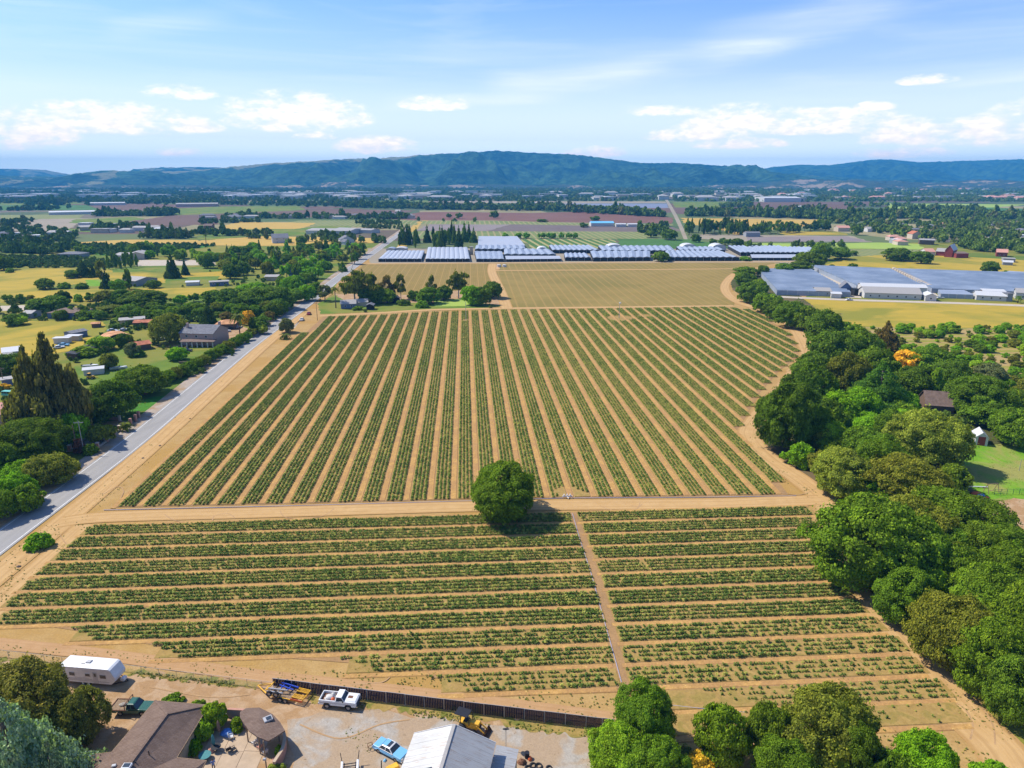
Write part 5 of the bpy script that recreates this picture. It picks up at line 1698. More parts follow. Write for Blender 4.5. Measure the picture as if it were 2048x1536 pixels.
def building(name, a, b, depth, wall_h, roof_h, kind, wall, roof, label, cat='building', group=None, win=0, over=0.4, door=False, win2=0, chimney=0, eave_gap=0.0):
    """a house whose front wall stands on the line a-b; its depth runs away from the camera"""
    o, ang, L = frame_of(a, b)
    root = empty(name, o, ang, label, cat, group)
    W = depth
    mb = MB()
    mb.prism([(0, 0), (L, 0), (L, W), (0, W)], -0.05, wall_h, top=kind == 'flat')
    if kind == 'gable':
        mb.add([(0, 0, wall_h), (0, W, wall_h), (0, W / 2, wall_h + roof_h * 0.97), (L, 0, wall_h), (L, W, wall_h), (L, W / 2, wall_h + roof_h * 0.97)], [(0, 2, 1), (3, 4, 5)])
    if kind == 'gable_end':
        mb.add([(0, 0, wall_h), (L, 0, wall_h), (L / 2, 0, wall_h + roof_h * 0.97), (0, W, wall_h), (L, W, wall_h), (L / 2, W, wall_h + roof_h * 0.97)], [(0, 1, 2), (3, 5, 4)])
    mb.build('wall', M[wall], root)
    v, e, t = over, wall_h, 0.12
    rb = MB()
    sl = roof_h / (W / 2) if W else 0
    if kind == 'gable':
        z0 = e - v * sl
        for y0, y1 in ((-v, W / 2), (W + v, W / 2)):
            zt = e + roof_h
            P = [(-v, y0, z0), (L + v, y0, z0), (L + v, y1, zt), (-v, y1, zt)]
            P += [(x, y, z + t) for x, y, z in P]
            f = [(0, 1, 2, 3), (4, 5, 6, 7), (0, 1, 5, 4), (1, 2, 6, 5), (2, 3, 7, 6), (3, 0, 4, 7)]
            rb.add(P, f)
    elif kind == 'gable_end':
        sl = roof_h / (L / 2)
        z0 = e - v * sl
        for x0, x1 in ((-v, L / 2), (L + v, L / 2)):
            P = [(x0, -v, z0), (x0, W + v, z0), (x1, W + v, e + roof_h), (x1, -v, e + roof_h)]
            P += [(x, y, z + t) for x, y, z in P]
            rb.add(P, [(0, 1, 2, 3), (4, 5, 6, 7), (0, 1, 5, 4), (1, 2, 6, 5), (2, 3, 7, 6), (3, 0, 4, 7)])
    elif kind == 'hip':
        r = min(L, W) / 2
        if L >= W: R1, R2 = (r, W / 2), (L - r, W / 2)
        else: R1, R2 = (L / 2, r), (L / 2, W - r)
        z0 = e - 0.05
        P = [(-v, -v, z0), (L + v, -v, z0), (L + v, W + v, z0), (-v, W + v, z0), (*R1, e + roof_h), (*R2, e + roof_h)]
        F = [(0, 1, 5, 4), (1, 2, 5), (2, 3, 4, 5), (3, 0, 4)] if L >= W else [(0, 1, 4), (1, 2, 5, 4), (2, 3, 5), (3, 0, 4, 5)]
        rb.add(P, F + [(3, 2, 1, 0)])
    elif kind == 'flat':
        rb.box((L / 2, W / 2, e + 0.1), (L + 2 * v, W + 2 * v, 0.22))
    elif kind == 'shed':
        P = [(-v, -v, e), (L + v, -v, e), (L + v, W + v, e + roof_h), (-v, W + v, e + roof_h)]
        P += [(x, y, z + t) for x, y, z in P]
        rb.add(P, [(3, 2, 1, 0), (4, 5, 6, 7), (0, 1, 5, 4), (1, 2, 6, 5), (2, 3, 7, 6), (3, 0, 4, 7)])
    elif kind == 'arch':
        n = 10
        P = []
        for i in range(n + 1):
            q = math.pi * i / n
            x, z = L / 2 - (L / 2 + v) * math.cos(q), e + roof_h * math.sin(q)
            P += [(x, -v, z), (x, W + v, z)]
        rb.add(P, [(2 * i, 2 * i + 2, 2 * i + 3, 2 * i + 1) for i in range(n)])
        mb2 = MB()
        mb2.add([(L / 2 - L / 2 * math.cos(math.pi * i / n), 0, e + roof_h * 0.97 * math.sin(math.pi * i / n)) for i in range(n + 1)], [tuple(range(n + 1))])
        mb2.build('gable', M[wall], root)
    ro = fix_normals(rb.build('roof', M[roof], root))

    def window(x, z, w=1.1, h=1.1, front=True):
        f = MB().box((x, -0.03, z), (w, 0.1, h)).build('window', M['frame'], root)
        MB().box((x, -0.085, z), (w - 0.2, 0.03, h - 0.2)).build('pane', M['glass'], f)
    for k in range(win): window(L * (k + 0.7) / (win + 0.4), min(1.6, wall_h * 0.6) if not win2 else 1.5)
    for k in range(win2): window(L * (k + 0.7) / (win2 + 0.4), wall_h - 1.3)
    if door:
        d = MB().box((L * 0.42, -0.04, 1.05), (1.0, 0.1, 2.1)).build('door', M['w_dark'], root)
    for k in range(chimney):
        MB().box(((0.12 if k == 0 else 0.9) * L, W * (0.3 if k == 0 else 0.7), wall_h + roof_h * 0.75), (0.9, 0.9, roof_h * 1.3)).build('chimney', M[wall], ro)
    return root


def B(name, u0, v0, u1, v1, depth, wall_h, roof_h, kind, wall, roof, label, **kw):
    return building(name, G(u0, v0), G(u1, v1), depth, wall_h, roof_h, kind, wall, roof, label, **kw)


# ------------------------------------------------------------------ film tunnels and glasshouses
def tunnels(quad, n, axis, eave, rise, film, label, name='greenhouse', skirt='w_dark', posts=True):
    """a block of joined spans over the ground quad (front left, front right, back right, back left);
    axis 'y': ridges run away from the camera, axis 'x': ridges run across"""
    A, Bq, Cq, D = [G(*q) for q in quad]
    root = empty(name, A, 0.0, label, 'greenhouse')
    A, Bq, Cq, D = [q - A for q in (A, Bq, Cq, D)]

    def P(s, t): return A.lerp(Bq, s).lerp(D.lerp(Cq, s), t)
    sk = MB()
    m = 6
    for (s0, t0, s1, t1) in ((0, 0, 1, 0), (1, 0, 1, 1), (1, 1, 0, 1), (0, 1, 0, 0)):
        a, b = P(s0, t0), P(s1, t1)
        sk.bar((a.x, a.y, eave / 2 - 0.05), (b.x, b.y, eave / 2 - 0.05), 0.12, eave)
    sk.build('side_wall', M[skirt], root)
    for k in range(n):
        a, b = k / n, (k + 1) / n
        mb = MB()
        prof = [(0.0, 0.0), (0.14, 0.55), (0.32, 0.88), (0.5, 1.0), (0.68, 0.88), (0.86, 0.55), (1.0, 0.0)] if rise[1] == 'round' else [(0.0, 0.0), (0.5, 1.0), (1.0, 0.0)]
        vs, fs = [], []
        for q, z in prof:
            w = a + (b - a) * (0.01 + q * 0.98)
            for e in (0.0, 1.0):
                p = P(w, e) if axis == 'y' else P(e, w)
                vs.append((p.x, p.y, eave + z * rise[0]))
        for i in range(len(prof) - 1): fs.append((2 * i, 2 * i + 2, 2 * i + 3, 2 * i + 1))
        fs.append(tuple(2 * i for i in range(len(prof))))
        fs.append(tuple(2 * i + 1 for i in reversed(range(len(prof)))))
        mi = [0] * (len(prof) - 1) + [1, 1]
        mb.add(vs, fs)
        mb.m = mi
        mb.build('roof_span', [M[film], M['w_grey' if skirt == 'w_dark' else film]], root)
    if posts:
        ps = MB()
        n_p = max(4, int((Bq - A).length / 6))
        for i in range(n_p + 1):
            p = P(i / n_p, 0)
            ps.box((p.x, p.y - 0.12, eave / 2), (0.16, 0.16, eave))
        ps.build('posts', M['w_white'], root)
    return root


GREEN = [
    ([(757, 524), (843, 524), (849, 507), (775, 507)], 9, 'y', 2.6, (0.5, 'round'), 'filmpale', 'westernmost low film tunnel block beside the road'),
    ([(851, 524), (940, 524), (935, 500), (856, 500)], 9, 'y', 2.6, (0.5, 'round'), 'filmpale', 'second film tunnel block from the road'),
    ([(953, 524), (1008, 524), (1004, 508), (949, 508)], 5, 'y', 2.6, (0.4, 'flat'), 'film', 'low flat film block left of the zigzag roofs'),
    ([(1012, 524), (1122, 523), (1118, 517), (1010, 517)], 4, 'x', 2.4, (0.4, 'flat'), 'filmpale', 'thin low film strip in front of the first zigzag roofs'),
    ([(1008, 516), (1112, 516), (1098, 505), (1008, 505)], 7, 'y', 3.2, (1.0, 'peak'), 'film', 'first zigzag roofed block in the middle of the tunnels'),
    ([(950, 505), (1052, 505), (1048, 497), (952, 497)], 8, 'y', 3.2, (0.95, 'peak'), 'film', 'back row of zigzag roofs left of the white domes'),
    ([(956, 496), (1050, 496), (1034, 477), (957, 477)], 16, 'x', 2.6, (0.5, 'round'), 'filmpale', 'pale flat film block farthest back by the evergreens'),
    ([(1130, 522), (1182, 522), (1172, 513), (1128, 513)], 5, 'y', 3.0, (0.9, 'peak'), 'film', 'short zigzag block right of the central path'),
    ([(1105, 507), (1200, 507), (1180, 497), (1098, 497)], 9, 'y', 3.2, (0.9, 'peak'), 'film', 'zigzag block behind the central path'),
    ([(1186, 523), (1300, 522), (1300, 509), (1180, 509)], 8, 'y', 3.2, (0.85, 'peak'), 'film', 'large bluish block left of the single tree'),
    ([(1205, 508), (1350, 508), (1340, 498), (1196, 498)], 12, 'y', 3.2, (0.9, 'peak'), 'film', 'back block behind the large bluish one'),
    ([(1335, 522), (1478, 522), (1440, 508), (1330, 508)], 11, 'y', 3.2, (0.85, 'peak'), 'film', 'bluish block right of the single tree'),
    ([(1360, 507), (1450, 507), (1436, 500), (1352, 500)], 8, 'y', 3.2, (0.85, 'peak'), 'film', 'narrow back block before the white domes'),
    ([(1503, 521), (1604, 521), (1592, 514), (1500, 514)], 3, 'x', 2.4, (0.5, 'flat'), 'filmpale', 'white film strip before the far right zigzag roofs'),
    ([(1480, 512), (1600, 512), (1560, 498), (1455, 498)], 12, 'y', 3.2, (0.85, 'peak'), 'film', 'far right zigzag block of the long tunnel row'),
    ([(1600, 512), (1660, 514), (1620, 501), (1565, 500)], 6, 'y', 3.2, (0.8, 'peak'), 'film', 'last block of the long tunnel row, half behind the oaks'),
    ([(1553, 590), (1700, 594), (1617, 544), (1515, 546)], 17, 'x', 3.0, (0.7, 'round'), 'filmdark', 'blue film block nearest the creek trees'),
    ([(1712, 580), (1850, 584), (1778, 545), (1620, 538)], 17, 'x', 3.0, (0.7, 'round'), 'filmdark', 'middle blue film block behind the long white barn'),
    ([(1862, 586), (2120, 596), (2110, 556), (1790, 545)], 15, 'x', 3.0, (0.7, 'round'), 'filmdark', 'largest blue film block at the right edge'),
    ([(1880, 596), (1945, 598), (1925, 589), (1875, 588)], 4, 'x', 2.6, (0.5, 'round'), 'film', 'small light blue film tunnel right of the long white barn'),
    ([(2020, 556), (2130, 566), (2130, 556), (2010, 549)], 4, 'x', 2.6, (0.5, 'round'), 'film', 'light blue film strip on the right edge behind the oak'),
]
for q, n, ax, ev, rs, fm, lab in GREEN:
    tunnels(q, n, ax, ev, rs, fm, lab, skirt='w_dark' if q[0][1] < 530 else 'film')
ribbon('service_lane', [(1625, 537), (1700, 578), (1712, 596)], 6.5, M['pale'], curve=False)
ribbon('service_lane', [(1783, 543), (1852, 580), (1866, 592)], 6.5, M['pale'], curve=False)
ribbon('service_lane', [(1540, 593), (1700, 600), (1900, 606), (2110, 614)], 7, M['pale'])
# vent caps standing in a line along the lane between the blue blocks
for i in range(16):
    s = i / 15
    p = G(1787 + (1857 - 1787) * s, 545 + (580 - 545) * s)
    mb = MB().box((0, 0, 1.9), (2.2, 2.6, 3.8), bevel=0.2)
    o = mb.build('vent_cap', M['w_cream'])
    o.location = p
    tag(o, 'pale box vent in the line between two blue film blocks', 'vent', 'vents between the blue blocks')

# white domes and sheds among the tunnels
B('storage_dome', 1075, 505, 1094, 505, 14, 2.0, 3.2, 'arch', 'w_white', 'r_white', 'white round roofed store left of the zigzag back block')
B('storage_dome', 1215, 500, 1245, 500, 16, 2.0, 3.6, 'arch', 'w_white', 'r_white', 'white round roofed store behind the large bluish block')
B('storage_dome', 1365, 500, 1392, 500, 14, 2.5, 3.5, 'arch', 'w_white', 'r_white', 'low white store before the second dome')
B('storage_dome', 1425, 501, 1452, 501, 16, 2.2, 4.0, 'arch', 'w_white', 'r_white', 'tallest white store at the right of the long tunnel row')
B('storage_dome', 790, 503, 812, 503, 12, 2, 2.0, 'arch', 'w_white', 'r_white', 'white hooped tunnel behind the westernmost film block')
B('storage_dome', 773, 504, 789, 504, 12, 2, 2.0, 'arch', 'w_white', 'film', 'grey hooped tunnel beside the white hooped one')
B('water_tower', 940, 510, 946, 510, 3, 7.5, 0.3, 'flat', 'w_tan', 'r_light', 'tan water tower between two film blocks', cat='tower')
tk = empty('water_tank', G(998, 534), 0, 'pair of small white tanks on the bare patch of the tan field', 'tank')
for dx in (0, 4.5): MB().tube([(dx, 0, 0), (dx, 0, 1.9), (dx, 0, 2.2)], [1.7, 1.7, 0.4], 14).build('tank_drum', M['w_white'], tk)

# farm buildings at the right hand tunnels
B('shed', 1632, 592, 1662, 593, 14, 3.2, 1.2, 'gable', 'w_cream', 'r_light', 'beige roofed shed at the left end of the packing yard', win=2)
B('shed', 1662, 596, 1682, 597, 6, 2.6, 0.4, 'shed', 'w_white', 'r_white', 'white lean to before the beige shed')
B('house', 1680, 588, 1702, 589, 10, 4.2, 3.2, 'gable_end', 'w_blue', 'r_grey', 'grey gabled house with dark walls between the packing sheds', win=1)
B('water_tank', 1708, 592, 1716, 592, 5, 4.2, 0.3, 'flat', 'w_dark', 'r_black', 'dark tank beside the grey gabled house')
B('packing_barn', 1728, 596, 1842, 600, 15, 3.4, 2.6, 'gable', 'w_white', 'r_light', 'longest white barn with a beige roof at the right tunnels', win=6)
B('packing_barn', 1722, 586, 1852, 590, 10, 4.4, 1.4, 'gable', 'w_white', 'r_white', 'white roofed barn behind the longest white one')
B('shed', 1850, 602, 1872, 603, 10, 3.2, 1.4, 'gable_end', 'w_white', 'r_white', 'white gabled shed at the right end of the longest barn', win=1)
B('shed', 1952, 600, 2012, 603, 10, 3.0, 1.8, 'gable', 'w_white', 'r_white', 'white long roofed shed near the right edge', win=3)
B('shed', 1965, 593, 2010, 595, 6, 3.4, 0.6, 'shed', 'w_brown', 'r_white', 'narrow shed behind the right edge shed')
B('water_tank', 2013, 603, 2024, 603, 6, 4.6, 0.3, 'flat', 'w_grey', 'r_grey', 'grey round topped tank by the short palm')
B('shed', 2030, 598, 2060, 600, 10, 4, 2.0, 'gable', 'w_white', 'r_light', 'pale shed cut by the right edge', win=1)

# left side houses
B('house', 362, 690, 428, 692, 13, 5.4, 2.6, 'gable', 'w_pink', 'r_grey', 'large two storey pink house with grey roof and porch columns', win=2, win2=3, chimney=2)
pr = empty('porch', G(364, 694), 0, 'long porch roof on white columns along the two storey house', 'porch')
Lp = (G(428, 695) - G(364, 694)).length
MB().box((Lp / 2, 0.4, 2.75), (Lp + 0.6, 3.4, 0.16), tilt=Matrix.Rotation(R_(9), 4, 'X')).build('roof', M['r_brown'], pr)
for i in range(7): MB().box((Lp * (i + 0.2) / 6.4, -0.9, 1.25), (0.42, 0.42, 2.5)).build('column', M['w_white'], pr)
B('garage', 432, 660, 470, 659, 9, 2.8, 1.4, 'hip', 'w_brown', 'r_rust', 'low garage with an orange tinted roof beside the palm', door=True)
B('house', 96, 637, 160, 637, 12, 3.0, 1.7, 'hip', 'w_blue', 'r_brown', 'long low house with a brown hipped roof at the left', win=4)
B('sun_room', 158, 636, 176, 636, 6, 2.7, 0.2, 'flat', 'w_white', 'r_white', 'white flat roofed sun room joined to the brown roofed house', win=2)
B('shed', 45, 637, 64, 637, 8, 2.6, 1.0, 'gable', 'w_grey', 'r_light', 'small pale green roofed shed at the left')
B('barn', 272, 573, 316, 566, 14, 3.6, 1.6, 'gable_end', 'w_grey', 'r_light', 'pale roofed barn on the meadow with trees before it')
B('barn', 228, 521, 256, 521, 22, 4.5, 1.4, 'gable', 'w_cream', 'r_light', 'left one of two pale roofed sheds behind the dark column row')
B('barn', 258, 520, 289, 519, 24, 5.0, 1.8, 'gable_end', 'w_cream', 'r_light', 'right one of two pale roofed sheds behind the dark column row')
B('house', 115, 515, 162, 515, 14, 3.2, 1.6, 'hip', 'w_grey', 'r_grey', 'long grey roofed house in front of the orchard')
B('mobile_home', 420, 573, 458, 571, 6, 2.9, 0.5, 'gable', 'w_blue', 'r_light', 'long blue grey mobile home in the left meadow', win=3)
B('garage', 372, 572, 398, 571, 7, 2.4, 0.6, 'gable', 'w_white', 'r_white', 'white roofed carport beside the mobile home')
B('house', 578, 556, 592, 556, 10, 5, 3, 'gable_end', 'w_blue', 'r_grey', 'slate blue house wall showing between the dark trees', win=1)
B('shed', 530, 562, 556, 562, 8, 3, 1, 'gable', 'w_tan', 'r_light', 'pale roofed shed in the roadside wood')
B('house', 545, 487, 578, 486, 16, 6, 4, 'gable', 'w_white', 'r_grey', 'white gabled house alone on the straw field', win=2, win2=2)
B('house', 682, 489, 709, 488, 14, 5, 4, 'gable_end', 'w_white', 'r_grey', 'white house with twin gables beside the road', win=2)
B('house', 690, 490, 700, 489, 8, 3.4, 2.6, 'gable_end', 'w_white', 'r_grey', 'small white wing before the twin gabled house', win=1)
B('barn', 700, 470, 724, 465, 60, 5.0, 1.6, 'gable_end', 'w_white', 'r_light', 'left one of the long silver poultry sheds')
B('barn', 742, 467, 760, 465, 60, 4.2, 1.3, 'gable_end', 'w_white', 'r_light', 'right one of the long silver poultry sheds')
B('house', 806, 489, 822, 489, 12, 4, 2, 'hip', 'w_white', 'r_light', 'white roofed house half hidden by the dark evergreens')
B('shed', 8, 720, 42, 716, 10, 3, 1, 'gable', 'w_white', 'r_white', 'left white shed behind the tall redwoods')
B('shed', 28, 733, 48, 728, 12, 3, 1.2, 'gable', 'w_white', 'r_light', 'pale shed in front of the left white shed')
# sheds of the junk farm
B('shed', 268, 703, 303, 698, 7, 2.4, 0.9, 'gable', 'w_brown', 'r_red', 'low red roofed shed left of the two storey house')
B('quonset_shed', 213, 690, 266, 682, 8, 1.2, 3.0, 'arch', 'w_dark', 'r_rust', 'rusty arched shed behind the dark round tree')
B('shed', 152, 719, 198, 702, 3.5, 2.2, 0.5, 'shed', 'w_brown', 'r_black', 'long black roofed open shed in the farm yard')
B('shed', 268, 656, 304, 655, 6, 2.6, 0.8, 'gable', 'w_brown', 'r_red', 'red roofed shed behind the parked cars')
B('shed', 145, 678, 176, 672, 6, 2.6, 0.6, 'gable', 'w_blue', 'r_grey', 'grey blue roofed shed in the junk yard')
B('shed', 240, 650, 290, 646, 5, 2.2, 0.4, 'shed', 'w_tan', 'r_light', 'long grey shed roof behind the junk yard')
B('shed', 184, 656, 200, 655, 4, 2.0, 0.5, 'gable', 'w_brown', 'r_rust', 'small brown shed at the meadow corner')
B('trailer_home', 108, 688, 138, 687, 3, 2.4, 0.3, 'flat', 'w_white', 'r_white', 'white box trailer lying along the meadow edge')
B('trailer_home', 132, 682, 158, 682, 3, 2.2, 0.3, 'flat', 'w_cream', 'r_white', 'cream tank trailer behind the white box trailer')
B('shed', 168, 752, 208, 748, 4, 2.2, 0.5, 'gable', 'w_white', 'r_white', 'white sheet roofed lean to beside the yellow digger')
B('shed', 6, 773, 26, 770, 4, 2.2, 0.3, 'flat', 'w_blue', 'r_light', 'small flat blue roofed shed by the green van')
B('house', -40, 856, 46, 842, 12, 3.2, 1.8, 'hip', 'w_pink', 'r_pink', 'pink tile roofed house behind the dark roadside oak', win=2)
B('house', 88, 846, 138, 840, 10, 3.2, 1.6, 'hip', 'w_pink', 'r_pink', 'pink tile roofed wing behind the redwoods', win=2)
# farmhouse in the field
B('house', 682, 618, 712, 617, 8, 2.8, 1.6, 'gable', 'w_blue', 'r_light', 'blue farmhouse at the road end of the farm garden', win=2)
B('shed', 712, 614, 736, 613, 7, 2.6, 1.4, 'gable', 'w_cream', 'r_light', 'pale roofed farm shed right of the blue farmhouse')
B('shed', 733, 620, 746, 620, 5, 2.6, 0.8, 'gable_end', 'w_dark', 'r_grey', 'small dark shed in front of the farm shed')
B('shed', 786, 607, 800, 606, 6, 3.0, 0.6, 'shed', 'w_dark', 'r_black', 'dark open shed among the farm gum trees')
# right side
B('house', 1850, 832, 1906, 836, 8, 3.8, 3.2, 'gable', 'w_brown', 'r_brown', 'brown roofed house hidden in the creek wood', win=2)
B('barn', 1838, 489, 1868, 490, 14, 5, 1.0, 'gable', 'w_brown', 'r_light', 'long tan shed behind the red barn')
B('barn', 1888, 514, 1904, 515, 20, 6.5, 4.5, 'gable_end', 'w_red', 'r_white', 'red barn with a bright metal roof at the far meadow')
B('barn', 1871, 511, 1888, 512, 14, 4, 2.5, 'gable', 'w_red', 'r_light', 'low white roofed wing left of the red barn')
B('barn', 1852, 511, 1870, 511, 12, 3.5, 2.5, 'gable', 'w_white', 'r_pink', 'pinkish roofed shed left of the red barn')
B('barn', 1912, 516, 1936, 516, 8, 4, 1.0, 'shed', 'w_red', 'r_brown', 'low red shed right of the red barn')
B('house', 1992, 513, 2014, 514, 12, 4, 2.5, 'gable', 'w_red', 'r_pink', 'red and white house near the right edge', win=2)
B('shed', 2006, 524, 2030, 525, 9, 3, 0.6, 'flat', 'w_grey', 'r_light', 'flat grey roofed shed below the red and white house')
B('shed', 2005, 530, 2025, 531, 7, 2.5, 1.2, 'gable', 'w_grey', 'r_white', 'small white roofed shed at the curve of the pale drive')
B('house', 1824, 478, 1842, 478, 12, 6, 3, 'gable_end', 'w_cream', 'r_red', 'red roofed house in the right hand town')
B('house', 1676, 463, 1700, 463, 14, 5, 2.5, 'gable', 'w_cream', 'r_pink', 'cream house with pink roof left of the right hand town')
B('house', 1735, 464, 1748, 464, 12, 4, 2.5, 'gable', 'w_white', 'r_light', 'white gabled house behind the tall brown tree')
B('shed', 1492, 474, 1520, 474, 12, 5, 1.2, 'gable', 'w_grey', 'r_grey', 'long grey shed under the tall dark trees')
B('barn', 1182, 453, 1228, 453, 26, 5, 2.0, 'gable', 'w_white', 'r_blue', 'bright blue roofed warehouse beyond the fields')
B('barn', 1232, 454, 1252, 454, 14, 4, 1, 'gable', 'w_white', 'r_white', 'white shed right of the blue roofed warehouse')
B('barn', 1256, 454, 1280, 454, 12, 4, 1, 'gable', 'w_white', 'r_white', 'second white shed right of the blue roofed warehouse')
B('barn', 1283, 455, 1312, 455, 12, 3.4, 1, 'gable', 'w_white', 'r_light', 'third and longest white shed right of the blue roofed warehouse')
B('barn', 98, 430, 192, 428, 50, 5, 1.5, 'gable', 'w_white', 'r_white', 'large white glasshouse roof far out on the left plain')
B('barn', 180, 411, 250, 410, 40, 6, 1.5, 'gable', 'w_white', 'r_white', 'long thin white roof beyond the left plain')
B('barn', 206, 431, 222, 430, 30, 5, 2, 'gable', 'w_white', 'r_white', 'white shed right of the large white glasshouse')
B('barn', 226, 428, 260, 427, 30, 4, 2, 'gable', 'w_blue', 'r_light', 'pale blue row of sheds left of the dark grove')
B('barn', 352, 414, 436, 413, 40, 7, 2, 'gable', 'w_pink', 'r_light', 'pale pink row of barns on the left plain')
B('barn', 1054, 412, 1074, 412, 50, 7, 2, 'gable', 'w_cream', 'r_light', 'cream packing house in the middle of the far plain')
B('barn', 790, 429, 800, 429, 24, 6, 3, 'gable', 'w_cream', 'r_light', 'small cream barn on the maroon field')
B('barn', 1528, 404, 1602, 404, 90, 12, 3, 'gable', 'w_white', 'r_white', 'wide white factory at the far side of the brown field')
B('barn', 1590, 395, 1630, 395, 90, 12, 2, 'flat', 'w_white', 'r_white', 'white factory behind the wide one')
B('barn', 1363, 396, 1436, 396, 60, 9, 2, 'flat', 'w_white', 'r_white', 'long white warehouse right of the distant road')
B('shed', 1590, 418, 1605, 418, 20, 5, 2, 'gable', 'w_white', 'r_white', 'white farm roof on the brown field')
B('house', 160, 462, 186, 461, 16, 5, 2, 'gable', 'w_cream', 'r_light', 'cluster roof behind the pale film strips')
B('shed', 118, 470, 136, 470, 10, 4, 1, 'gable', 'w_white', 'r_white', 'white roof left among the dark left wood')
B('shed', 408, 457, 424, 457, 10, 4, 2.5, 'gable', 'w_brown', 'r_brown', 'small brown hut on the straw field')
# the white tent shed on the lawn
B('tent_shed', 1949, 890, 1974, 893, 5, 2.4, 1.3, 'gable_end', 'w_white', 'r_white', 'white tent shed with a dark red opening on the lawn', over=0.15)
pt = G(1949, 890); pq = G(1974, 893); dd = (pq - pt)
ob = MB().prism([(0.6, -0.05), (dd.length - 0.6, -0.05), (dd.length - 0.6, 0.1), (0.6, 0.1)], 0, 2.6).build('tent_door', M['w_red'])
ob.parent = [o for o in bpy.data.objects if o.name.startswith('tent_shed')][0]
# ------------------------------------------------------------------ the far plain: tree belts and the town
def farleaf():
    m, t = newmat('far_foliage')
    r = t.new('ShaderNodeObjectInfo').outputs['Random']
    tone = t.new('ShaderNodeAttribute', attribute_name='tone').outputs['Fac']
    c = t.ramp(r, [(0, (0.075, 0.115, 0.016)), (0.3, (0.140, 0.210, 0.022)), (0.6, (0.105, 0.160, 0.022)), (0.85, (0.15, 0.21, 0.032)), (1.0, (0.17, 0.16, 0.045))])
    c = t.mix(1.0, c, t.mix(tone, (0.6, 0.6, 0.6), (1.5, 1.5, 1.4)), 'MULTIPLY')
    t.out(t.bsdf(c, 0.85, spec=0.05))
    return m


M['farleaf'] = farleaf()
far_kinds = bpy.data.collections.new('far_tree_kinds')
for i in range(5):
    C, N, S, tone, r_ = crown_data(oak_lobes(60 + i, 16) if i < 4 else column_lobes(9, 14), 520, 0.30, 300 + i)
    me = quads_mesh('far_tree', C, N, S, tone, M['farleaf'], r=r_)
    far_kinds.objects.link(bpy.data.objects.new('far_tree', me))
NG_FAR = scatter_group('far_scatter', far_kinds)
keep_out = [pts for nm, pts, mt in FIELDS if max(p[1] for p in pts) < 500 and mt not in ('palefield',)]


RLINE = [G(u, v) for u, v in ((1372, 480), (1362, 455), (1350, 430), (1336, 405), (1328, 392))]


def near_road(p, w=22):
    for a, b in zip(RLINE, RLINE[1:]):
        d = b - a
        t = max(0, min(1, (p - a).dot(d) / d.length_squared))
        if (p - a - d * t).length < w: return True
    return False


def far_points(pts, n, hr, wr, avoid=True):
    P, S = [], []
    us = [p[0] for p in pts]; vs_ = [p[1] for p in pts]
    k = tries = 0
    while k < n and tries < n * 30:
        tries += 1
        u, v = random.uniform(min(us), max(us)), random.uniform(min(vs_), max(vs_))
        if not inside(pts, u, v): continue
        if avoid and any(inside(q, u, v) for q in keep_out): continue
        p = G(u, v)
        h = random.uniform(*hr) * 0.82; w = random.uniform(*wr) / 2 * 0.88
        if near_road(p): continue
        P.append((p.x, p.y, 0)); S.append((w, w, h)); k += 1
    return P, S


def far_line(pts, spread, n, hr, wr):
    P, S = [], []
    L = [G(*p) for p in pts]
    seg = [(L[i + 1] - L[i]).length for i in range(len(L) - 1)]
    tot = sum(seg)
    for _ in range(n):
        d = random.uniform(0, tot)
        i = 0
        while d > seg[i] and i < len(seg) - 1: d -= seg[i]; i += 1
        p = L[i].lerp(L[i + 1], d / seg[i])
        p = Vector((p.x + random.uniform(-1, 1) * 6, p.y + random.gauss(0, 1) * spread * 0.85, 0))
        if near_road(p): continue
        P.append(tuple(p))
        h = random.uniform(*hr) * (0.82 if random.random() > 0.1 else 1.25); w = random.uniform(*wr) / 2 * 0.85
        S.append((w, w, h))
    return P, S


AP, AS = [], []


def addp(ps):
    AP.extend(ps[0]); AS.extend(ps[1])


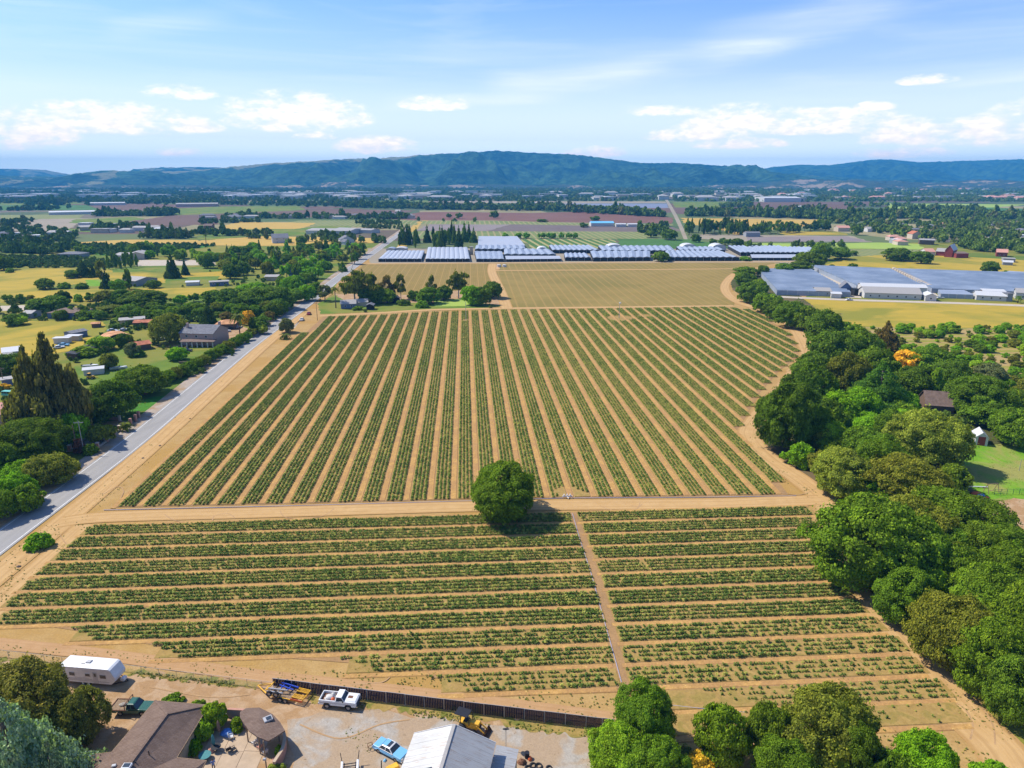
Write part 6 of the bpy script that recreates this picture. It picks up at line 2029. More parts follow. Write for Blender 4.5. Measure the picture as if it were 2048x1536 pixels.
addp(far_points([(-260, 377), (2320, 377), (2320, 390), (-260, 390)], 7500, (8, 19), (16, 34), False))
addp(far_points([(-260, 388), (2300, 388), (2300, 403), (-260, 403)], 3800, (7, 15), (12, 24), False))
addp(far_points([(1440, 390), (2200, 390), (2200, 404), (1440, 404)], 700, (8, 14), (12, 20), False))
for pts, sp, n, hr, wr in [
    ([(-100, 406), (200, 405), (420, 408), (700, 411), (870, 413)], 70, 420, (9, 16), (14, 24)),
    ([(690, 414), (860, 417), (960, 419)], 30, 150, (10, 17), (14, 24)),
    ([(855, 418), (1000, 419), (1110, 421), (1290, 430)], 34, 260, (11, 18), (15, 26)),
    ([(1040, 416), (1130, 414)], 20, 60, (10, 15), (14, 22)),
    ([(1220, 427), (1345, 434)], 24, 110, (10, 16), (14, 22)),
    ([(1360, 431), (1480, 432), (1600, 436), (1760, 442)], 26, 330, (11, 19), (13, 22)),
    ([(1440, 415), (1500, 412)], 30, 50, (9, 15), (14, 22)),
    ([(1560, 418), (1640, 416)], 10, 16, (8, 12), (12, 18)),
    ([(1700, 413), (1780, 412), (1860, 416)], 20, 40, (8, 12), (12, 20)),
    ([(1860, 424), (1960, 423)], 22, 60, (10, 16), (14, 22)),
    ([(1560, 430), (1660, 434), (1900, 436), (2200, 440)], 30, 420, (11, 19), (14, 22)),
    ([(20, 421), (120, 419)], 26, 36, (9, 14), (14, 22)),
    ([(60, 412), (130, 410)], 40, 30, (14, 22), (18, 28)),
    ([(190, 432), (320, 431)], 14, 70, (9, 14), (12, 20)),
    ([(305, 431), (345, 430)], 20, 60, (14, 19), (16, 22)),
    ([(0, 446), (60, 444)], 12, 16, (7, 10), (9, 14)),
    ([(460, 434), (560, 437), (700, 436)], 12, 70, (8, 14), (11, 18)),
    ([(400, 448), (440, 446), (520, 444)], 10, 30, (7, 11), (10, 15)),
    ([(700, 438), (820, 437)], 8, 40, (8, 13), (11, 17)),
    ([(200, 462), (270, 461)], 14, 50, (9, 14), (12, 17)),
    ([(290, 476), (385, 476)], 8, 50, (9, 14), (8, 12)),
    ([(395, 468), (440, 468)], 6, 12, (7, 10), (9, 13)),
    ([(436, 471), (545, 471)], 5, 22, (8, 12), (10, 14)),
    ([(630, 474), (690, 473)], 6, 10, (8, 11), (9, 13)),
    ([(715, 447), (800, 449)], 16, 60, (5, 8), (6, 9)),
    ([(730, 456), (810, 458)], 10, 30, (5, 8), (6, 9)),
    ([(1290, 466), (1345, 468)], 12, 26, (8, 14), (12, 17)),
    ([(1290, 458), (1352, 452)], 14, 26, (7, 11), (10, 14)),
    ([(1345, 440), (1356, 455), (1364, 475)], 6, 24, (8, 13), (10, 14)),
    ([(830, 443), (980, 444)], 3, 5, (5, 8), (7, 12)),
    ([(1480, 498), (1700, 493)], 6, 26, (5, 9), (7, 11)),
    ([(500, 476), (560, 480)], 5, 14, (5, 8), (6, 9)),
    ([(600, 482), (770, 486)], 5, 24, (7, 12), (8, 12)),
    ([(0, 500), (110, 506)], 10, 60, (8, 13), (10, 14)),
    ]:
    addp(far_line(pts, sp, n, hr, wr))
addp(far_points([(1640, 440), (1760, 444), (1900, 440), (2200, 446), (2200, 516), (1960, 504), (1850, 480), (1760, 468), (1700, 458)], 600, (6, 12), (9, 15)))
addp(far_points([(-120, 450), (60, 450), (150, 468), (155, 503), (60, 508), (-120, 506)], 210, (6, 12), (9, 15)))
addp(far_points([(160, 490), (400, 490), (430, 492), (330, 505), (215, 512), (160, 505)], 520, (3, 4.5), (4.5, 6.5), False))
addp(far_points([(-100, 512), (110, 514), (226, 520), (225, 536), (-100, 536)], 620, (2.6, 3.6), (4, 6), False))
points_object('distant_trees', AP, AS, NG_FAR, kind='stuff')

SP, SS = [], []
block = [pts for nm, pts, mt in FIELDS if mt in ('gold', 'yard', 'pale', 'ivy', 'lime', 'green', 'lawn')]
for poly, n, hr in (([(-60, 604), (430, 600), (560, 622), (600, 640), (430, 740), (230, 820), (120, 840), (-60, 840)], 420, (1.0, 2.6)), ([(-60, 604), (430, 612), (430, 645), (-60, 645)], 160, (2, 4)),
                    ([(400, 500), (740, 498), (690, 560), (560, 600), (430, 600)], 300, (1.0, 3)), ([(0, 555), (430, 548), (430, 600), (0, 612)], 160, (1, 2.6)),
                    ([(110, 655), (330, 640), (340, 700), (200, 765), (130, 740)], 150, (1.2, 2.8)), ([(1600, 740), (1800, 730), (1960, 840), (1900, 990), (2040, 1180), (2100, 1300), (2000, 1360), (1780, 1180), (1650, 1060)], 420, (1, 3)),
                    ([(636, 598), (1000, 590), (1004, 616), (640, 628)], 130, (0.8, 2.2))):
    us = [p[0] for p in poly]; vs_ = [p[1] for p in poly]
    k = 0
    while k < n:
        u, v = random.uniform(min(us), max(us)), random.uniform(min(vs_), max(vs_))
        if not inside(poly, u, v): continue
        k += 1
        if any(inside(q, u, v) for q in block): continue
        p = G(u, v)
        if -114 + (-0.04) * (p.y - 300) < p.x < 40 and p.y < 560 and not (590 < v < 630 and u > 630): continue
        if mnoise.noise(Vector((p.x * 0.03, p.y * 0.03, 2))) < random.uniform(-0.4, 0.2): continue
        h = random.uniform(*hr)
        SP.append((p.x, p.y, 0)); SS.append((h * random.uniform(0.5, 0.9), h * random.uniform(0.5, 0.9), h))
points_object('scrub', SP, SS, NG_FAR, kind='stuff')

# far town: roofs spread between the trees, each its own building
def box_mesh(name, roofm, wallm, hip):
    mb = MB()
    mb.prism([(-0.5, -0.5), (0.5, -0.5), (0.5, 0.5), (-0.5, 0.5)], 0, 0.72, mi=0, top=False)
    if hip: mb.add([(-0.53, -0.53, 0.7), (0.53, -0.53, 0.7), (0.53, 0.53, 0.7), (-0.53, 0.53, 0.7), (-0.3, 0, 1.0), (0.3, 0, 1.0)], [(0, 1, 5, 4), (1, 2, 5), (2, 3, 4, 5), (3, 0, 4)], 1)
    else: mb.add([(-0.52, -0.52, 0.72), (0.52, -0.52, 0.72), (0.52, 0.52, 0.72), (-0.52, 0.52, 0.72), (-0.52, -0.52, 0.8), (0.52, -0.52, 0.8), (0.52, 0.52, 0.8), (-0.52, 0.52, 0.8)],
               [(4, 5, 6, 7), (0, 1, 5, 4), (1, 2, 6, 5), (2, 3, 7, 6), (3, 0, 4, 7)], 1)
    o = mb.build(name, [M[wallm], M[roofm]])
    me = o.data
    bpy.data.objects.remove(o)
    return me


BM = [box_mesh('town_building', a, b, h) for a, b, h in (('r_white', 'w_white', 0), ('r_light', 'w_cream', 0), ('r_light', 'w_white', 1), ('r_grey', 'w_cream', 1), ('r_pink', 'w_cream', 1), ('r_white', 'w_grey', 0))]


def town(n, u0, u1, v0, v1, wr, dr, hr, label, group, picks):
    for i in range(n):
        u, v = random.uniform(u0, u1), random.uniform(v0, v1)
        p = G(u, v)
        o = bpy.data.objects.new('town_building', BM[random.choice(picks)])
        COL.objects.link(o)
        o.location = p
        o.rotation_euler = (0, 0, random.choice([0, 0, 0.1, -0.12, 1.5]) + random.uniform(-0.05, 0.05))
        o.scale = (random.uniform(*wr), random.uniform(*dr), random.uniform(*hr))
        tag(o, label, 'building', group)


town(60, -60, 560, 384, 399, (40, 100), (30, 70), (12, 17), 'pale warehouse roof in the far left town', 'far left warehouses', [0, 0, 1, 5])
town(46, 560, 1040, 386, 401, (35, 90), (25, 60), (14, 20), 'pale roof in the far middle town', 'far middle town', [0, 1, 2, 0])
town(46, 1040, 1620, 386, 402, (25, 80), (20, 50), (12, 18), 'pale roof in the far town along the plain', 'far right of centre town', [0, 1, 2])
town(56, 1560, 2100, 380, 403, (20, 60), (15, 40), (11, 16), 'pale roof at the foot of the right hand foothills', 'foothill town', [0, 1, 2, 4])
town(22, 400, 830, 433, 438, (12, 30), (9, 16), (5, 8), 'farm roof in the belt beyond the straw field', 'farm roofs beyond the straw field', [0, 1, 2, 3])
town(14, 140, 320, 452, 466, (12, 26), (9, 16), (5, 8), 'farm roof among the trees of the left plain', 'farm roofs on the left plain', [0, 1, 2])
town(14, 1690, 2060, 446, 496, (9, 15), (8, 11), (4.5, 6.5), 'house roof in the wooded right hand suburb', 'right hand suburb', [0, 2, 3, 4, 5])
town(8, 0, 150, 460, 500, (11, 20), (9, 14), (6, 8), 'roof glimpsed in the dark left wood', 'left wood roofs', [0, 2, 3])

region([(1368, 470), (1372, 463), (1458, 463), (1458, 471)], 20, ['gum', 'oak', 'column'], ['deep', 'dark'], (15, 21), (10, 14), 'tall dark tree in the windbreak left of the gap', 'left windbreak by the straw field')
region([(1462, 470), (1464, 464), (1530, 464), (1530, 471)], 14, ['gum', 'oak', 'column'], ['deep', 'dark'], (14, 19), (10, 14), 'tall dark tree in the windbreak behind the grey shed', 'right windbreak by the straw field')
region([(1532, 472), (1535, 462), (1640, 455), (1680, 458), (1640, 464), (1560, 468)], 20, ['oak', 'gum'], ['deep', 'dark', 'mid'], (11, 16), (10, 14), 'dark tree in the clump right of the windbreaks', 'clump right of the windbreaks')
for u, w, lab in [(1010, 15, 'leftmost'), (1036, 15, 'second'), (1053, 15, 'third'), (1083, 16, 'fourth'), (1098, 11, 'fifth'), (1107, 12, 'sixth'), (1123, 12, 'seventh'), (1138, 12, 'eighth'), (1151, 13, 'ninth')]:
    T('oak', u, 477, w, 464, 'bright', lab + ' round green tree from the left in the row behind the striped field')
for u, vb, w, vt, lab in [(988, 436, 18, 419, 'large oak standing out on the maroon field'), (1190, 442, 20, 431, 'lone round oak left of the blue roofed warehouse'), (898, 436, 13, 425, 'small oak on the left part of the maroon field'),
                          (918, 437, 14, 424, 'pair like oak at the left of the maroon field'), (1085, 444, 22, 437, 'low oak on the near edge of the maroon field'), (1168, 455, 20, 444, 'dark tree at the left end of the blue warehouse'),
                          (1302, 475, 24, 459, 'round tree at the end of the green field'), (1338, 480, 32, 456, 'large round tree below the distant road'), (1392, 485, 20, 465, 'round tree before the left windbreak'),
                          (1426, 487, 18, 476, 'small tree beside the tall white store'), (1450, 490, 24, 474, 'tree at the end of the dark green field'), (1474, 491, 26, 475, 'bigger tree behind the far zigzag roofs'), (1495, 492, 16, 480, 'light tree behind the far zigzag roofs'),
                          (603, 489, 22, 470, 'dark round tree right of the white gabled house'), (580, 488, 10, 474, 'dark pointed tree touching the white gabled house'), (1713, 470, 24, 448, 'tall brown green tree in the right hand suburb')]:
    T('oak', u, vb, w, vt, 'dark', lab)
# ------------------------------------------------------------------ things near the lower edge
M['p_white'] = flat('white_paint', (0.66, 0.66, 0.64), 0.35, 0.5, var=0.10, scale=2)
M['p_blue'] = flat('light_blue_paint', (0.16, 0.40, 0.60), 0.25, 0.6, var=0.06)
M['p_green'] = flat('dark_green_paint', (0.02, 0.09, 0.06), 0.3, 0.5, var=0.2)
M['p_teal'] = flat('faded_teal_paint', (0.12, 0.42, 0.34), 0.5, var=0.1)
M['p_red'] = flat('red_paint', (0.28, 0.03, 0.04), 0.35, 0.5)
M['p_silver'] = flat('silver_paint', (0.45, 0.46, 0.48), 0.3, 0.5)
M['p_yellow'] = flat('yellow_paint', (0.66, 0.36, 0.03), 0.5, var=0.22, scale=2)
M['p_royal'] = flat('royal_blue_paint', (0.02, 0.06, 0.38), 0.45, var=0.2)
M['chrome'] = flat('chrome', (0.6, 0.6, 0.6), 0.2, 0.5, 1.0)
M['rubber'] = flat('tyre_rubber', (0.025, 0.025, 0.026), 0.85, var=0.3)
M['rim'] = flat('wheel_rim', (0.35, 0.35, 0.35), 0.45, metal=0.6)
M['rust'] = flat('rusty_steel', (0.16, 0.075, 0.04), 0.85, var=0.4, scale=4)
M['black'] = flat('black_metal', (0.015, 0.015, 0.018), 0.5, var=0.3)
M['slat'] = flat('black_fence_slat', (0.004, 0.012, 0.040), 0.8, 0.03, var=0.3)
M['galv'] = flat('galvanised_steel', (0.36, 0.36, 0.36), 0.5, metal=0.3)
M['wood'] = flat('weathered_wood', (0.25, 0.17, 0.10), 0.9, var=0.3, scale=4)
M['lamp'] = flat('lamp_glass', (0.75, 0.72, 0.65), 0.2)
M['redlamp'] = flat('red_lamp', (0.4, 0.02, 0.02), 0.3)
M['fabric_blue'] = flat('blue_tarp', (0.10, 0.22, 0.50), 0.7, var=0.4, scale=3)
M['fabric_teal'] = flat('teal_canvas', (0.06, 0.20, 0.20), 0.8)
M['fabric_brown'] = flat('brown_canvas', (0.20, 0.13, 0.09), 0.8)
M['orange'] = flat('orange_plastic', (0.62, 0.13, 0.04), 0.6)
M['salmon'] = flat('salmon_stucco', (0.44, 0.23, 0.16), 0.85, scale=1.5)
M['block'] = flat('grey_block', (0.30, 0.27, 0.23), 0.9)
M['pvc'] = flat('grey_pipe', (0.34, 0.32, 0.38), 0.5)
M['skin'] = flat('skin', (0.42, 0.26, 0.18), 0.6)
M['jeans'] = flat('dark_trousers', (0.03, 0.035, 0.06), 0.8)
M['shirt'] = flat('blue_shirt', (0.16, 0.22, 0.42), 0.8)
M['hair'] = flat('dark_hair', (0.03, 0.02, 0.015), 0.7)


def shingle_mat(name, c1, c2):
    m, t = newmat(name)
    pos = t.new('ShaderNodeTexCoord').outputs['Object']
    br = t.new('ShaderNodeTexBrick')
    br.inputs['Scale'].default_value = 1.0
    br.inputs['Brick Width'].default_value = 0.45
    br.inputs['Row Height'].default_value = 0.2
    br.inputs['Mortar Size'].default_value = 0.012
    t.put(br.inputs['Vector'], pos)
    t.put(br.inputs['Color1'], c1); t.put(br.inputs['Color2'], c2); t.put(br.inputs['Mortar'], tuple(x * 0.6 for x in c1))
    n = t.noise(pos, 0.6, 5, 0.6)
    n2 = t.noise(pos, 12, 3, 0.7)
    c = t.mix(t.range(n, 0.35, 0.7, 0, 0.4), br.outputs['Color'], tuple(x * 1.35 for x in c2))
    c = t.mix(t.range(n2, 0.3, 0.7, 0, 0.3), c, tuple(x * 0.6 for x in c1))
    t.out(t.bsdf(c, 0.95, bump=br.outputs['Fac'], bump_d=0.02, spec=0.1))
    return m


M['shingle'] = shingle_mat('brown_asphalt_shingle', (0.15, 0.100, 0.075), (0.205, 0.145, 0.11))


def tin_mat(name, base):
    m, t = newmat(name)
    pos = t.new('ShaderNodeTexCoord').outputs['Object']
    st = t.noise(t.mapping(pos, scale=(0.5, 6, 1)), 1.0, 5, 0.65)
    n = t.noise(pos, 0.5, 4, 0.6)
    c = t.mix(t.range(n, 0.35, 0.7, 0, 0.5), base, tuple(x * 0.75 for x in base))
    c = t.mix(t.range(st, 0.54, 0.68, 0, 0.8), c, (0.24, 0.17, 0.12))
    t.out(t.bsdf(c, 0.5, bump=st, bump_d=0.01, spec=0.4, metal=0.15))
    return m


M['tin'] = tin_mat('weathered_tin', (0.345, 0.345, 0.335))


def wheel(x, y, r, w, root, rim='rim'):
    ty = MB()
    n = 18
    prof = [(r * 0.62, -w / 2), (r * 0.93, -w / 2), (r, -w * 0.32), (r, w * 0.32), (r * 0.93, w / 2), (r * 0.62, w / 2)]
    vs = []
    for k in range(n):
        a = 2 * math.pi * k / n
        for rr, yy in prof: vs.append((rr * math.cos(a), yy, rr * math.sin(a)))
    m = len(prof)
    ty.add(vs, [(k * m + i, k * m + i + 1, ((k + 1) % n) * m + i + 1, ((k + 1) % n) * m + i) for k in range(n) for i in range(m - 1)])
    o = ty.build('tyre', M['rubber'], root)
    o.location = (x, y, r)
    rb = MB()
    rv = []
    for side, yy in ((0, -w * 0.36), (1, w * 0.36)):
        rv += [(0, yy * 0.7, 0)] + [(r * 0.63 * math.cos(2 * math.pi * k / n), yy, r * 0.63 * math.sin(2 * math.pi * k / n)) for k in range(n)]
    fs = [(0, 1 + k, 1 + (k + 1) % n) for k in range(n)] + [(n + 1, n + 2 + (k + 1) % n, n + 2 + k) for k in range(n)]
    fs += [(1 + k, 1 + (k + 1) % n, n + 2 + (k + 1) % n, n + 2 + k) for k in range(n)]
    rb.add(rv, fs)
    rb.build('rim', M[rim], o)
    return o


def car_body(root, L, W, prof_low, belt, cabin, paint, wheels, wr, glass_inset=0.02, roof_col=None, pickup=False):
    """prof_low: side outline of the lower body; cabin: (x0 base rear, x1 roof rear, x2 roof front, x3 base front, roof z)"""
    b = MB().side(prof_low, -W / 2, W / 2, 0, [0.06 if z > belt - 0.12 or z < 0.3 else 0 for x, z in prof_low])
    bo = fix_normals(b.build('body', M[paint], root))
    md = bo.modifiers.new('bevel', 'BEVEL'); md.width = 0.05; md.segments = 2; md.limit_method = 'ANGLE'
    x0, x1, x2, x3, zr = cabin
    wi, wt = W / 2 - 0.07, W / 2 - 0.26
    zb = belt - 0.02
    g = MB()
    P = [(x0, -wi, zb), (x3, -wi, zb), (x3, wi, zb), (x0, wi, zb), (x1, -wt, zr), (x2, -wt, zr), (x2, wt, zr), (x1, wt, zr)]
    g.add(P, [(0, 1, 5, 4), (1, 2, 6, 5), (2, 3, 7, 6), (3, 0, 4, 7)])
    go = fix_normals(g.build('windows', M['glass'], root))
    r = MB()
    r.add([(x1 - 0.05, -wt - 0.04, zr), (x2 + 0.05, -wt - 0.04, zr), (x2 + 0.05, wt + 0.04, zr), (x1 - 0.05, wt + 0.04, zr), (x1 + 0.1, -wt + 0.12, zr + 0.07), (x2 - 0.1, -wt + 0.12, zr + 0.07), (x2 - 0.1, wt - 0.12, zr + 0.07), (x1 + 0.1, wt - 0.12, zr + 0.07)],
          [(3, 2, 1, 0), (4, 5, 6, 7), (0, 1, 5, 4), (1, 2, 6, 5), (2, 3, 7, 6), (3, 0, 4, 7)])
    for s in (-1, 1):
        for (xa, xb) in ((x0, x1), (x3, x2), (None, None)):
            if xa is None:
                xa = (x0 + x3) / 2 - 0.05; xb = (x1 + x2) / 2
            r.bar((xa, s * (wi + 0.005), zb), (xb, s * (wt + 0.015), zr), 0.09, 0.06)
        r.bar((x0, s * (wi + 0.01), zb + 0.01), (x3, s * (wi + 0.01), zb + 0.01), 0.06, 0.05)
    ro = fix_normals(r.build('roof', M[roof_col or paint], root))
    for x, y in wheels: wheel(x, y, wr, 0.24, root)
    return bo, ro


def arch_prof(L, z0, zb, wheels_x, wr, nose, tail, hood_z, trunk_z, gap=0.07):
    """side outline with wheel arches"""
    p = [(-L / 2, z0 + 0.12), (-L / 2 + 0.08, z0)]
    for wx in sorted(wheels_x):
        R = wr + gap
        p.append((wx - R, z0))
        for i in range(1, 6):
            a = math.pi - math.pi * i / 6
            p.append((wx + R * math.cos(a), z0 + (R * math.sin(a)) * 0.9 + 0.02))
        p.append((wx + R, z0))
    p += [(L / 2 - 0.08, z0), (L / 2, z0 + 0.12), (L / 2, nose), (L / 2 - 0.1, hood_z)]
    p += [(L / 2 - 1.35, zb), (-L / 2 + 1.2, zb), (-L / 2 + 0.1, trunk_z), (-L / 2, tail)]
    return p


def lights(root, L, W, z, front='lamp', w=0.34, h=0.16):
    for s in (-1, 1):
        MB().box((L / 2 + 0.005, s * (W / 2 - 0.28), z), (0.04, w, h)).build('headlight', M['lamp'], root)
        MB().box((-L / 2 - 0.005, s * (W / 2 - 0.26), z), (0.04, w * 0.8, h)).build('tail_light', M['redlamp'], root)


# white pickup
pk = empty('pickup_truck', (-23.8, 79.75, 0), R_(-7.5), 'white old pickup truck parked at the black panel fence with a loaded bed', 'pickup')
L, W = 5.3, 1.95
pr_ = [(-2.65, 0.72), (-2.6, 0.62)]
for wx in (-1.55, 1.5):
    pr_.append((wx - 0.5, 0.62))
    pr_ += [(wx + 0.5 * math.cos(math.pi - math.pi * i / 6), 0.62 + 0.42 * math.sin(math.pi * i / 6)) for i in range(1, 6)]
    pr_.append((wx + 0.5, 0.62))
pr_ += [(2.55, 0.62), (2.65, 0.75), (2.65, 1.25), (2.55, 1.34), (0.95, 1.38), (0.95, 1.0), (-2.65, 1.0)]
bo = fix_normals(MB().side(pr_, -W / 2, W / 2, 0).build('body', M['p_white'], pk))
bd = MB()
for s in (-1, 1): bd.box((-1.45, s * (W / 2 - 0.06), 1.18), (2.4, 0.12, 0.36))
bd.box((-2.6, 0, 1.18), (0.1, W - 0.24, 0.36)); bd.box((-0.3, 0, 1.2), (0.1, W - 0.24, 0.4))
bd.build('bed_side', M['p_white'], pk)
MB().box((-1.45, 0, 1.01), (2.2, W - 0.26, 0.03)).build('bed_floor', M['rust'], pk)
cb = MB().box((0.33, 0, 1.18), (1.25, W - 0.02, 0.38)).build('cab', M['p_white'], pk)
g = MB(); wi, wt = 0.93, 0.76
g.add([(-0.28, -wi, 1.37), (0.98, -wi, 1.37), (0.98, wi, 1.37), (-0.28, wi, 1.37), (-0.18, -wt, 1.85), (0.55, -wt, 1.85), (0.55, wt, 1.85), (-0.18, wt, 1.85)], [(0, 1, 5, 4), (1, 2, 6, 5), (2, 3, 7, 6), (3, 0, 4, 7)])
fix_normals(g.build('windows', M['glass'], pk))
r = MB().box((0.18, 0, 1.89), (0.86, 1.62, 0.1), bevel=0.03)
for s in (-1, 1):
    r.bar((-0.27, s * 0.93, 1.36), (-0.19, s * 0.78, 1.87), 0.16, 0.06)
    r.bar((0.98, s * 0.93, 1.36), (0.57, s * 0.78, 1.87), 0.07, 0.05)
r.build('roof', M['p_white'], pk)
MB().box((1.72, 0, 1.385), (1.5, 1.5, 0.05), bevel=0.02).build('hood', M['p_white'], pk)
MB().box((1.55, 0.1, 1.414), (0.7, 0.5, 0.008)).build('rust_patch', M['rust'], pk)
MB().box((2.67, 0, 1.05), (0.05, 1.5, 0.26)).build('grille', M['black'], pk)
MB().box((2.75, 0, 0.74), (0.14, 1.95, 0.18)).build('front_bumper', M['chrome'], pk)
MB().box((-2.74, 0, 0.72), (0.14, 1.9, 0.16)).build('rear_bumper', M['galv'], pk)
MB().box((0, -W / 2 - 0.006, 0.98), (5.0, 0.012, 0.05)).build('side_strip', M['galv'], pk)
for s in (-1, 1): MB().box((0.85, s * 1.1, 1.5), (0.1, 0.18, 0.2)).build('mirror', M['black'], pk)
lights(pk, 5.3, 1.95, 1.06)
for x in (-1.55, 1.5):
    for s in (-1, 1): wheel(x, s * 0.86, 0.42, 0.3, pk)
Mp = Matrix.Translation((-23.8, 79.75, 0)) @ Matrix.Rotation(R_(-7.5), 4, 'Z')


def blob(name, c, s, mat, label, cat, seed=0, n=10):
    """a soft lumpy heap"""
    mb = MB()
    r = random.Random(seed)
    vs = []
    for j in range(6):
        ph = math.pi * 0.5 * j / 5
        for k in range(n):
            a = 2 * math.pi * k / n
            q = 1 + r.uniform(-0.22, 0.22)
            vs.append((s[0] * math.cos(ph) * math.cos(a) * q, s[1] * math.cos(ph) * math.sin(a) * q, s[2] * math.sin(ph) * (1 + r.uniform(-0.15, 0.15))))
    mb.add(vs, [(j * n + k, j * n + (k + 1) % n, (j + 1) * n + (k + 1) % n, (j + 1) * n + k) for j in range(5) for k in range(n)] + [tuple(5 * n + k for k in range(n))])
    o = mb.build(name, M[mat], smooth=True)
    o.location = c
    tag(o, label, cat)
    return o


blob('sack', Mp @ Vector((-1.5, 0.0, 1.03)), (0.62, 0.55, 0.35), 'w_white', 'big white sack lying in the bed of the white pickup', 'sack', 1)
blob('sack', Mp @ Vector((-1.0, 0.35, 1.03)), (0.32, 0.32, 0.62), 'w_white', 'upright white sack behind the pickup cab', 'sack', 2)
blob('bucket', Mp @ Vector((-0.85, -0.35, 1.03)), (0.26, 0.26, 0.36), 'orange', 'orange bucket in the pickup bed', 'bucket', 3)

# light blue sedan
sd = empty('sedan', (-15.35, 71.3, 0), R_(-31), 'light blue old sedan with a dark sunroof beside the metal barn', 'car')
P_ = arch_prof(4.7, 0.28, 0.92, (-1.35, 1.4), 0.33, 0.62, 0.7, 0.86, 0.9)
car_body(sd, 4.7, 1.76, P_, 0.92, (-1.35, -0.85, 0.35, 0.95, 1.36), 'p_blue', [(-1.35, -0.78), (-1.35, 0.78), (1.4, -0.78), (1.4, 0.78)], 0.33, roof_col='p_white')
MB().box((-0.55, 0, 1.435), (0.62, 1.05, 0.02)).build('rear_roof_panel', M['p_blue'], sd)
MB().box((0.0, 0, 1.437), (0.42, 0.98, 0.02)).build('sunroof', M['glass'], sd)
MB().box((2.40, 0, 0.48), (0.14, 1.74, 0.16)).build('front_bumper', M['p_white'], sd)
MB().box((-2.40, 0, 0.5), (0.14, 1.74, 0.16)).build('rear_bumper', M['p_white'], sd)
MB().box((0, -0.885, 0.52), (3.9, 0.02, 0.07)).build('side_strip', M['p_white'], sd)
lights(sd, 4.7, 1.76, 0.68)
blob('jug', (-15.9, 70.05, 0), (0.22, 0.3, 0.3), 'p_blue', 'small blue plastic heap beside the blue sedan', 'jug', 8)

# dark green flatbed truck
fb = empty('flatbed_truck', (-51.6, 78.45, 0), R_(-2), 'dark green flatbed truck parked behind the brown roofed house', 'truck')
P_ = arch_prof(5.2, 0.5, 1.15, (-1.5, 1.55), 0.4, 0.95, 0.8, 1.1, 0.8)
P_ = [(x, min(z, 0.85) if x < -0.35 else z) for x, z in P_]
car_body(fb, 5.2, 1.9, P_, 1.15, (-0.55, -0.45, 0.45, 0.95, 1.78), 'p_green', [(-1.5, -0.8), (-1.5, 0.8), (1.55, -0.8), (1.55, 0.8)], 0.4)
for i in range(9): MB().box((-1.7, -0.96 + i * 0.24, 1.05), (2.3, 0.22, 0.06)).build('deck_plank', M['wood'], fb)
hd = MB()
for s in (-1, 1): hd.bar((-2.85, s * 1.08, 1.12), (-0.55, s * 1.08, 1.12), 0.1)
hd.bar((-2.85, -1.08, 1.12), (-2.85, 1.08, 1.12), 0.1)
for y in (-1.05, 0, 1.05): hd.bar((-0.62, y, 1.0), (-0.62, y, 1.95), 0.08)
hd.bar((-0.62, -1.05, 1.95), (-0.62, 1.05, 1.95), 0.08)
hd.build('rack', M['rust'], fb)
blob('scrap_heap', (-53.1, 78.5, 1.09), (0.5, 0.4, 0.25), 'block', 'pile of pale scrap on the flatbed of the green truck', 'scrap', 5)

# white travel trailer
TA = R_(-6.6)
tt = empty('travel_trailer', (-60.7, 84.6, 0), TA, 'white travel trailer parked inside the wire fence', 'caravan')
prof = [(-4.3, 0.55), (3.6, 0.55), (4.25, 1.15), (4.35, 1.7), (3.75, 2.95), (3.45, 3.12), (-4.0, 3.12), (-4.3, 2.9)]
b = fix_normals(MB().side(prof, -1.2, 1.2).build('body', M['p_white'], tt))
md = b.modifiers.new('bevel', 'BEVEL'); md.width = 0.09; md.segments = 3; md.limit_method = 'ANGLE'; md.angle_limit = R_(50)
for x, z, w, h in ((0.2, 1.95, 0.7, 0.42), (2.55, 1.85, 0.9, 0.55), (-2.2, 1.95, 0.8, 0.5)):
    f = MB().box((x, -1.215, z), (w + 0.1, 0.03, h + 0.1)).build('window', M['frame'], tt)
    MB().box((x, -1.235, z), (w, 0.02, h)).build('pane', M['glass'], f)
f = MB().box((1.35, -1.215, 1.55), (0.72, 0.03, 1.85)).build('door', M['w_white'], tt)
MB().box((1.35, -1.235, 2.05), (0.34, 0.02, 0.55)).build('door_window', M['glass'], f)
st_ = MB()
for k, (z, x0, x1) in enumerate(((1.25, -4.2, 0.8), (1.12, -3.6, 0.9), (1.42, -1.8, 0.3), (0.95, -4.2, 3.4))):
    st_.box(((x0 + x1) / 2, -1.206, z), (x1 - x0, 0.012, 0.05 + 0.03 * (k == 3)))
st_.build('side_stripes', M['galv'], tt)
MB().box((4.08, 0, 2.15), (0.03, 1.3, 0.5), tilt=Matrix.Rotation(R_(-26), 4, 'Y')).build('front_decal', M['p_royal'], tt)
MB().box((-0.3, 0.1, 3.19), (0.7, 0.6, 0.16), bevel=0.04).build('roof_vent', M['galv'], tt)
MB().box((-0.9, -0.35, 3.14), (0.5, 0.12, 0.05)).build('roof_rail', M['block'], tt)
tg = MB()
for s in (-1, 1): tg.bar((3.7, s * 0.9, 0.5), (5.4, 0, 0.5), 0.1)
tg.build('drawbar', M['black'], tt)
MB().box((4.75, 0, 0.85), (0.5, 0.75, 0.62), bevel=0.12).build('gas_bottle_cover', M['p_white'], tt)
for x in (-0.9, 0.0):
    for s in (-1, 1): wheel(x, s * 1.0, 0.34, 0.22, tt, 'p_white')

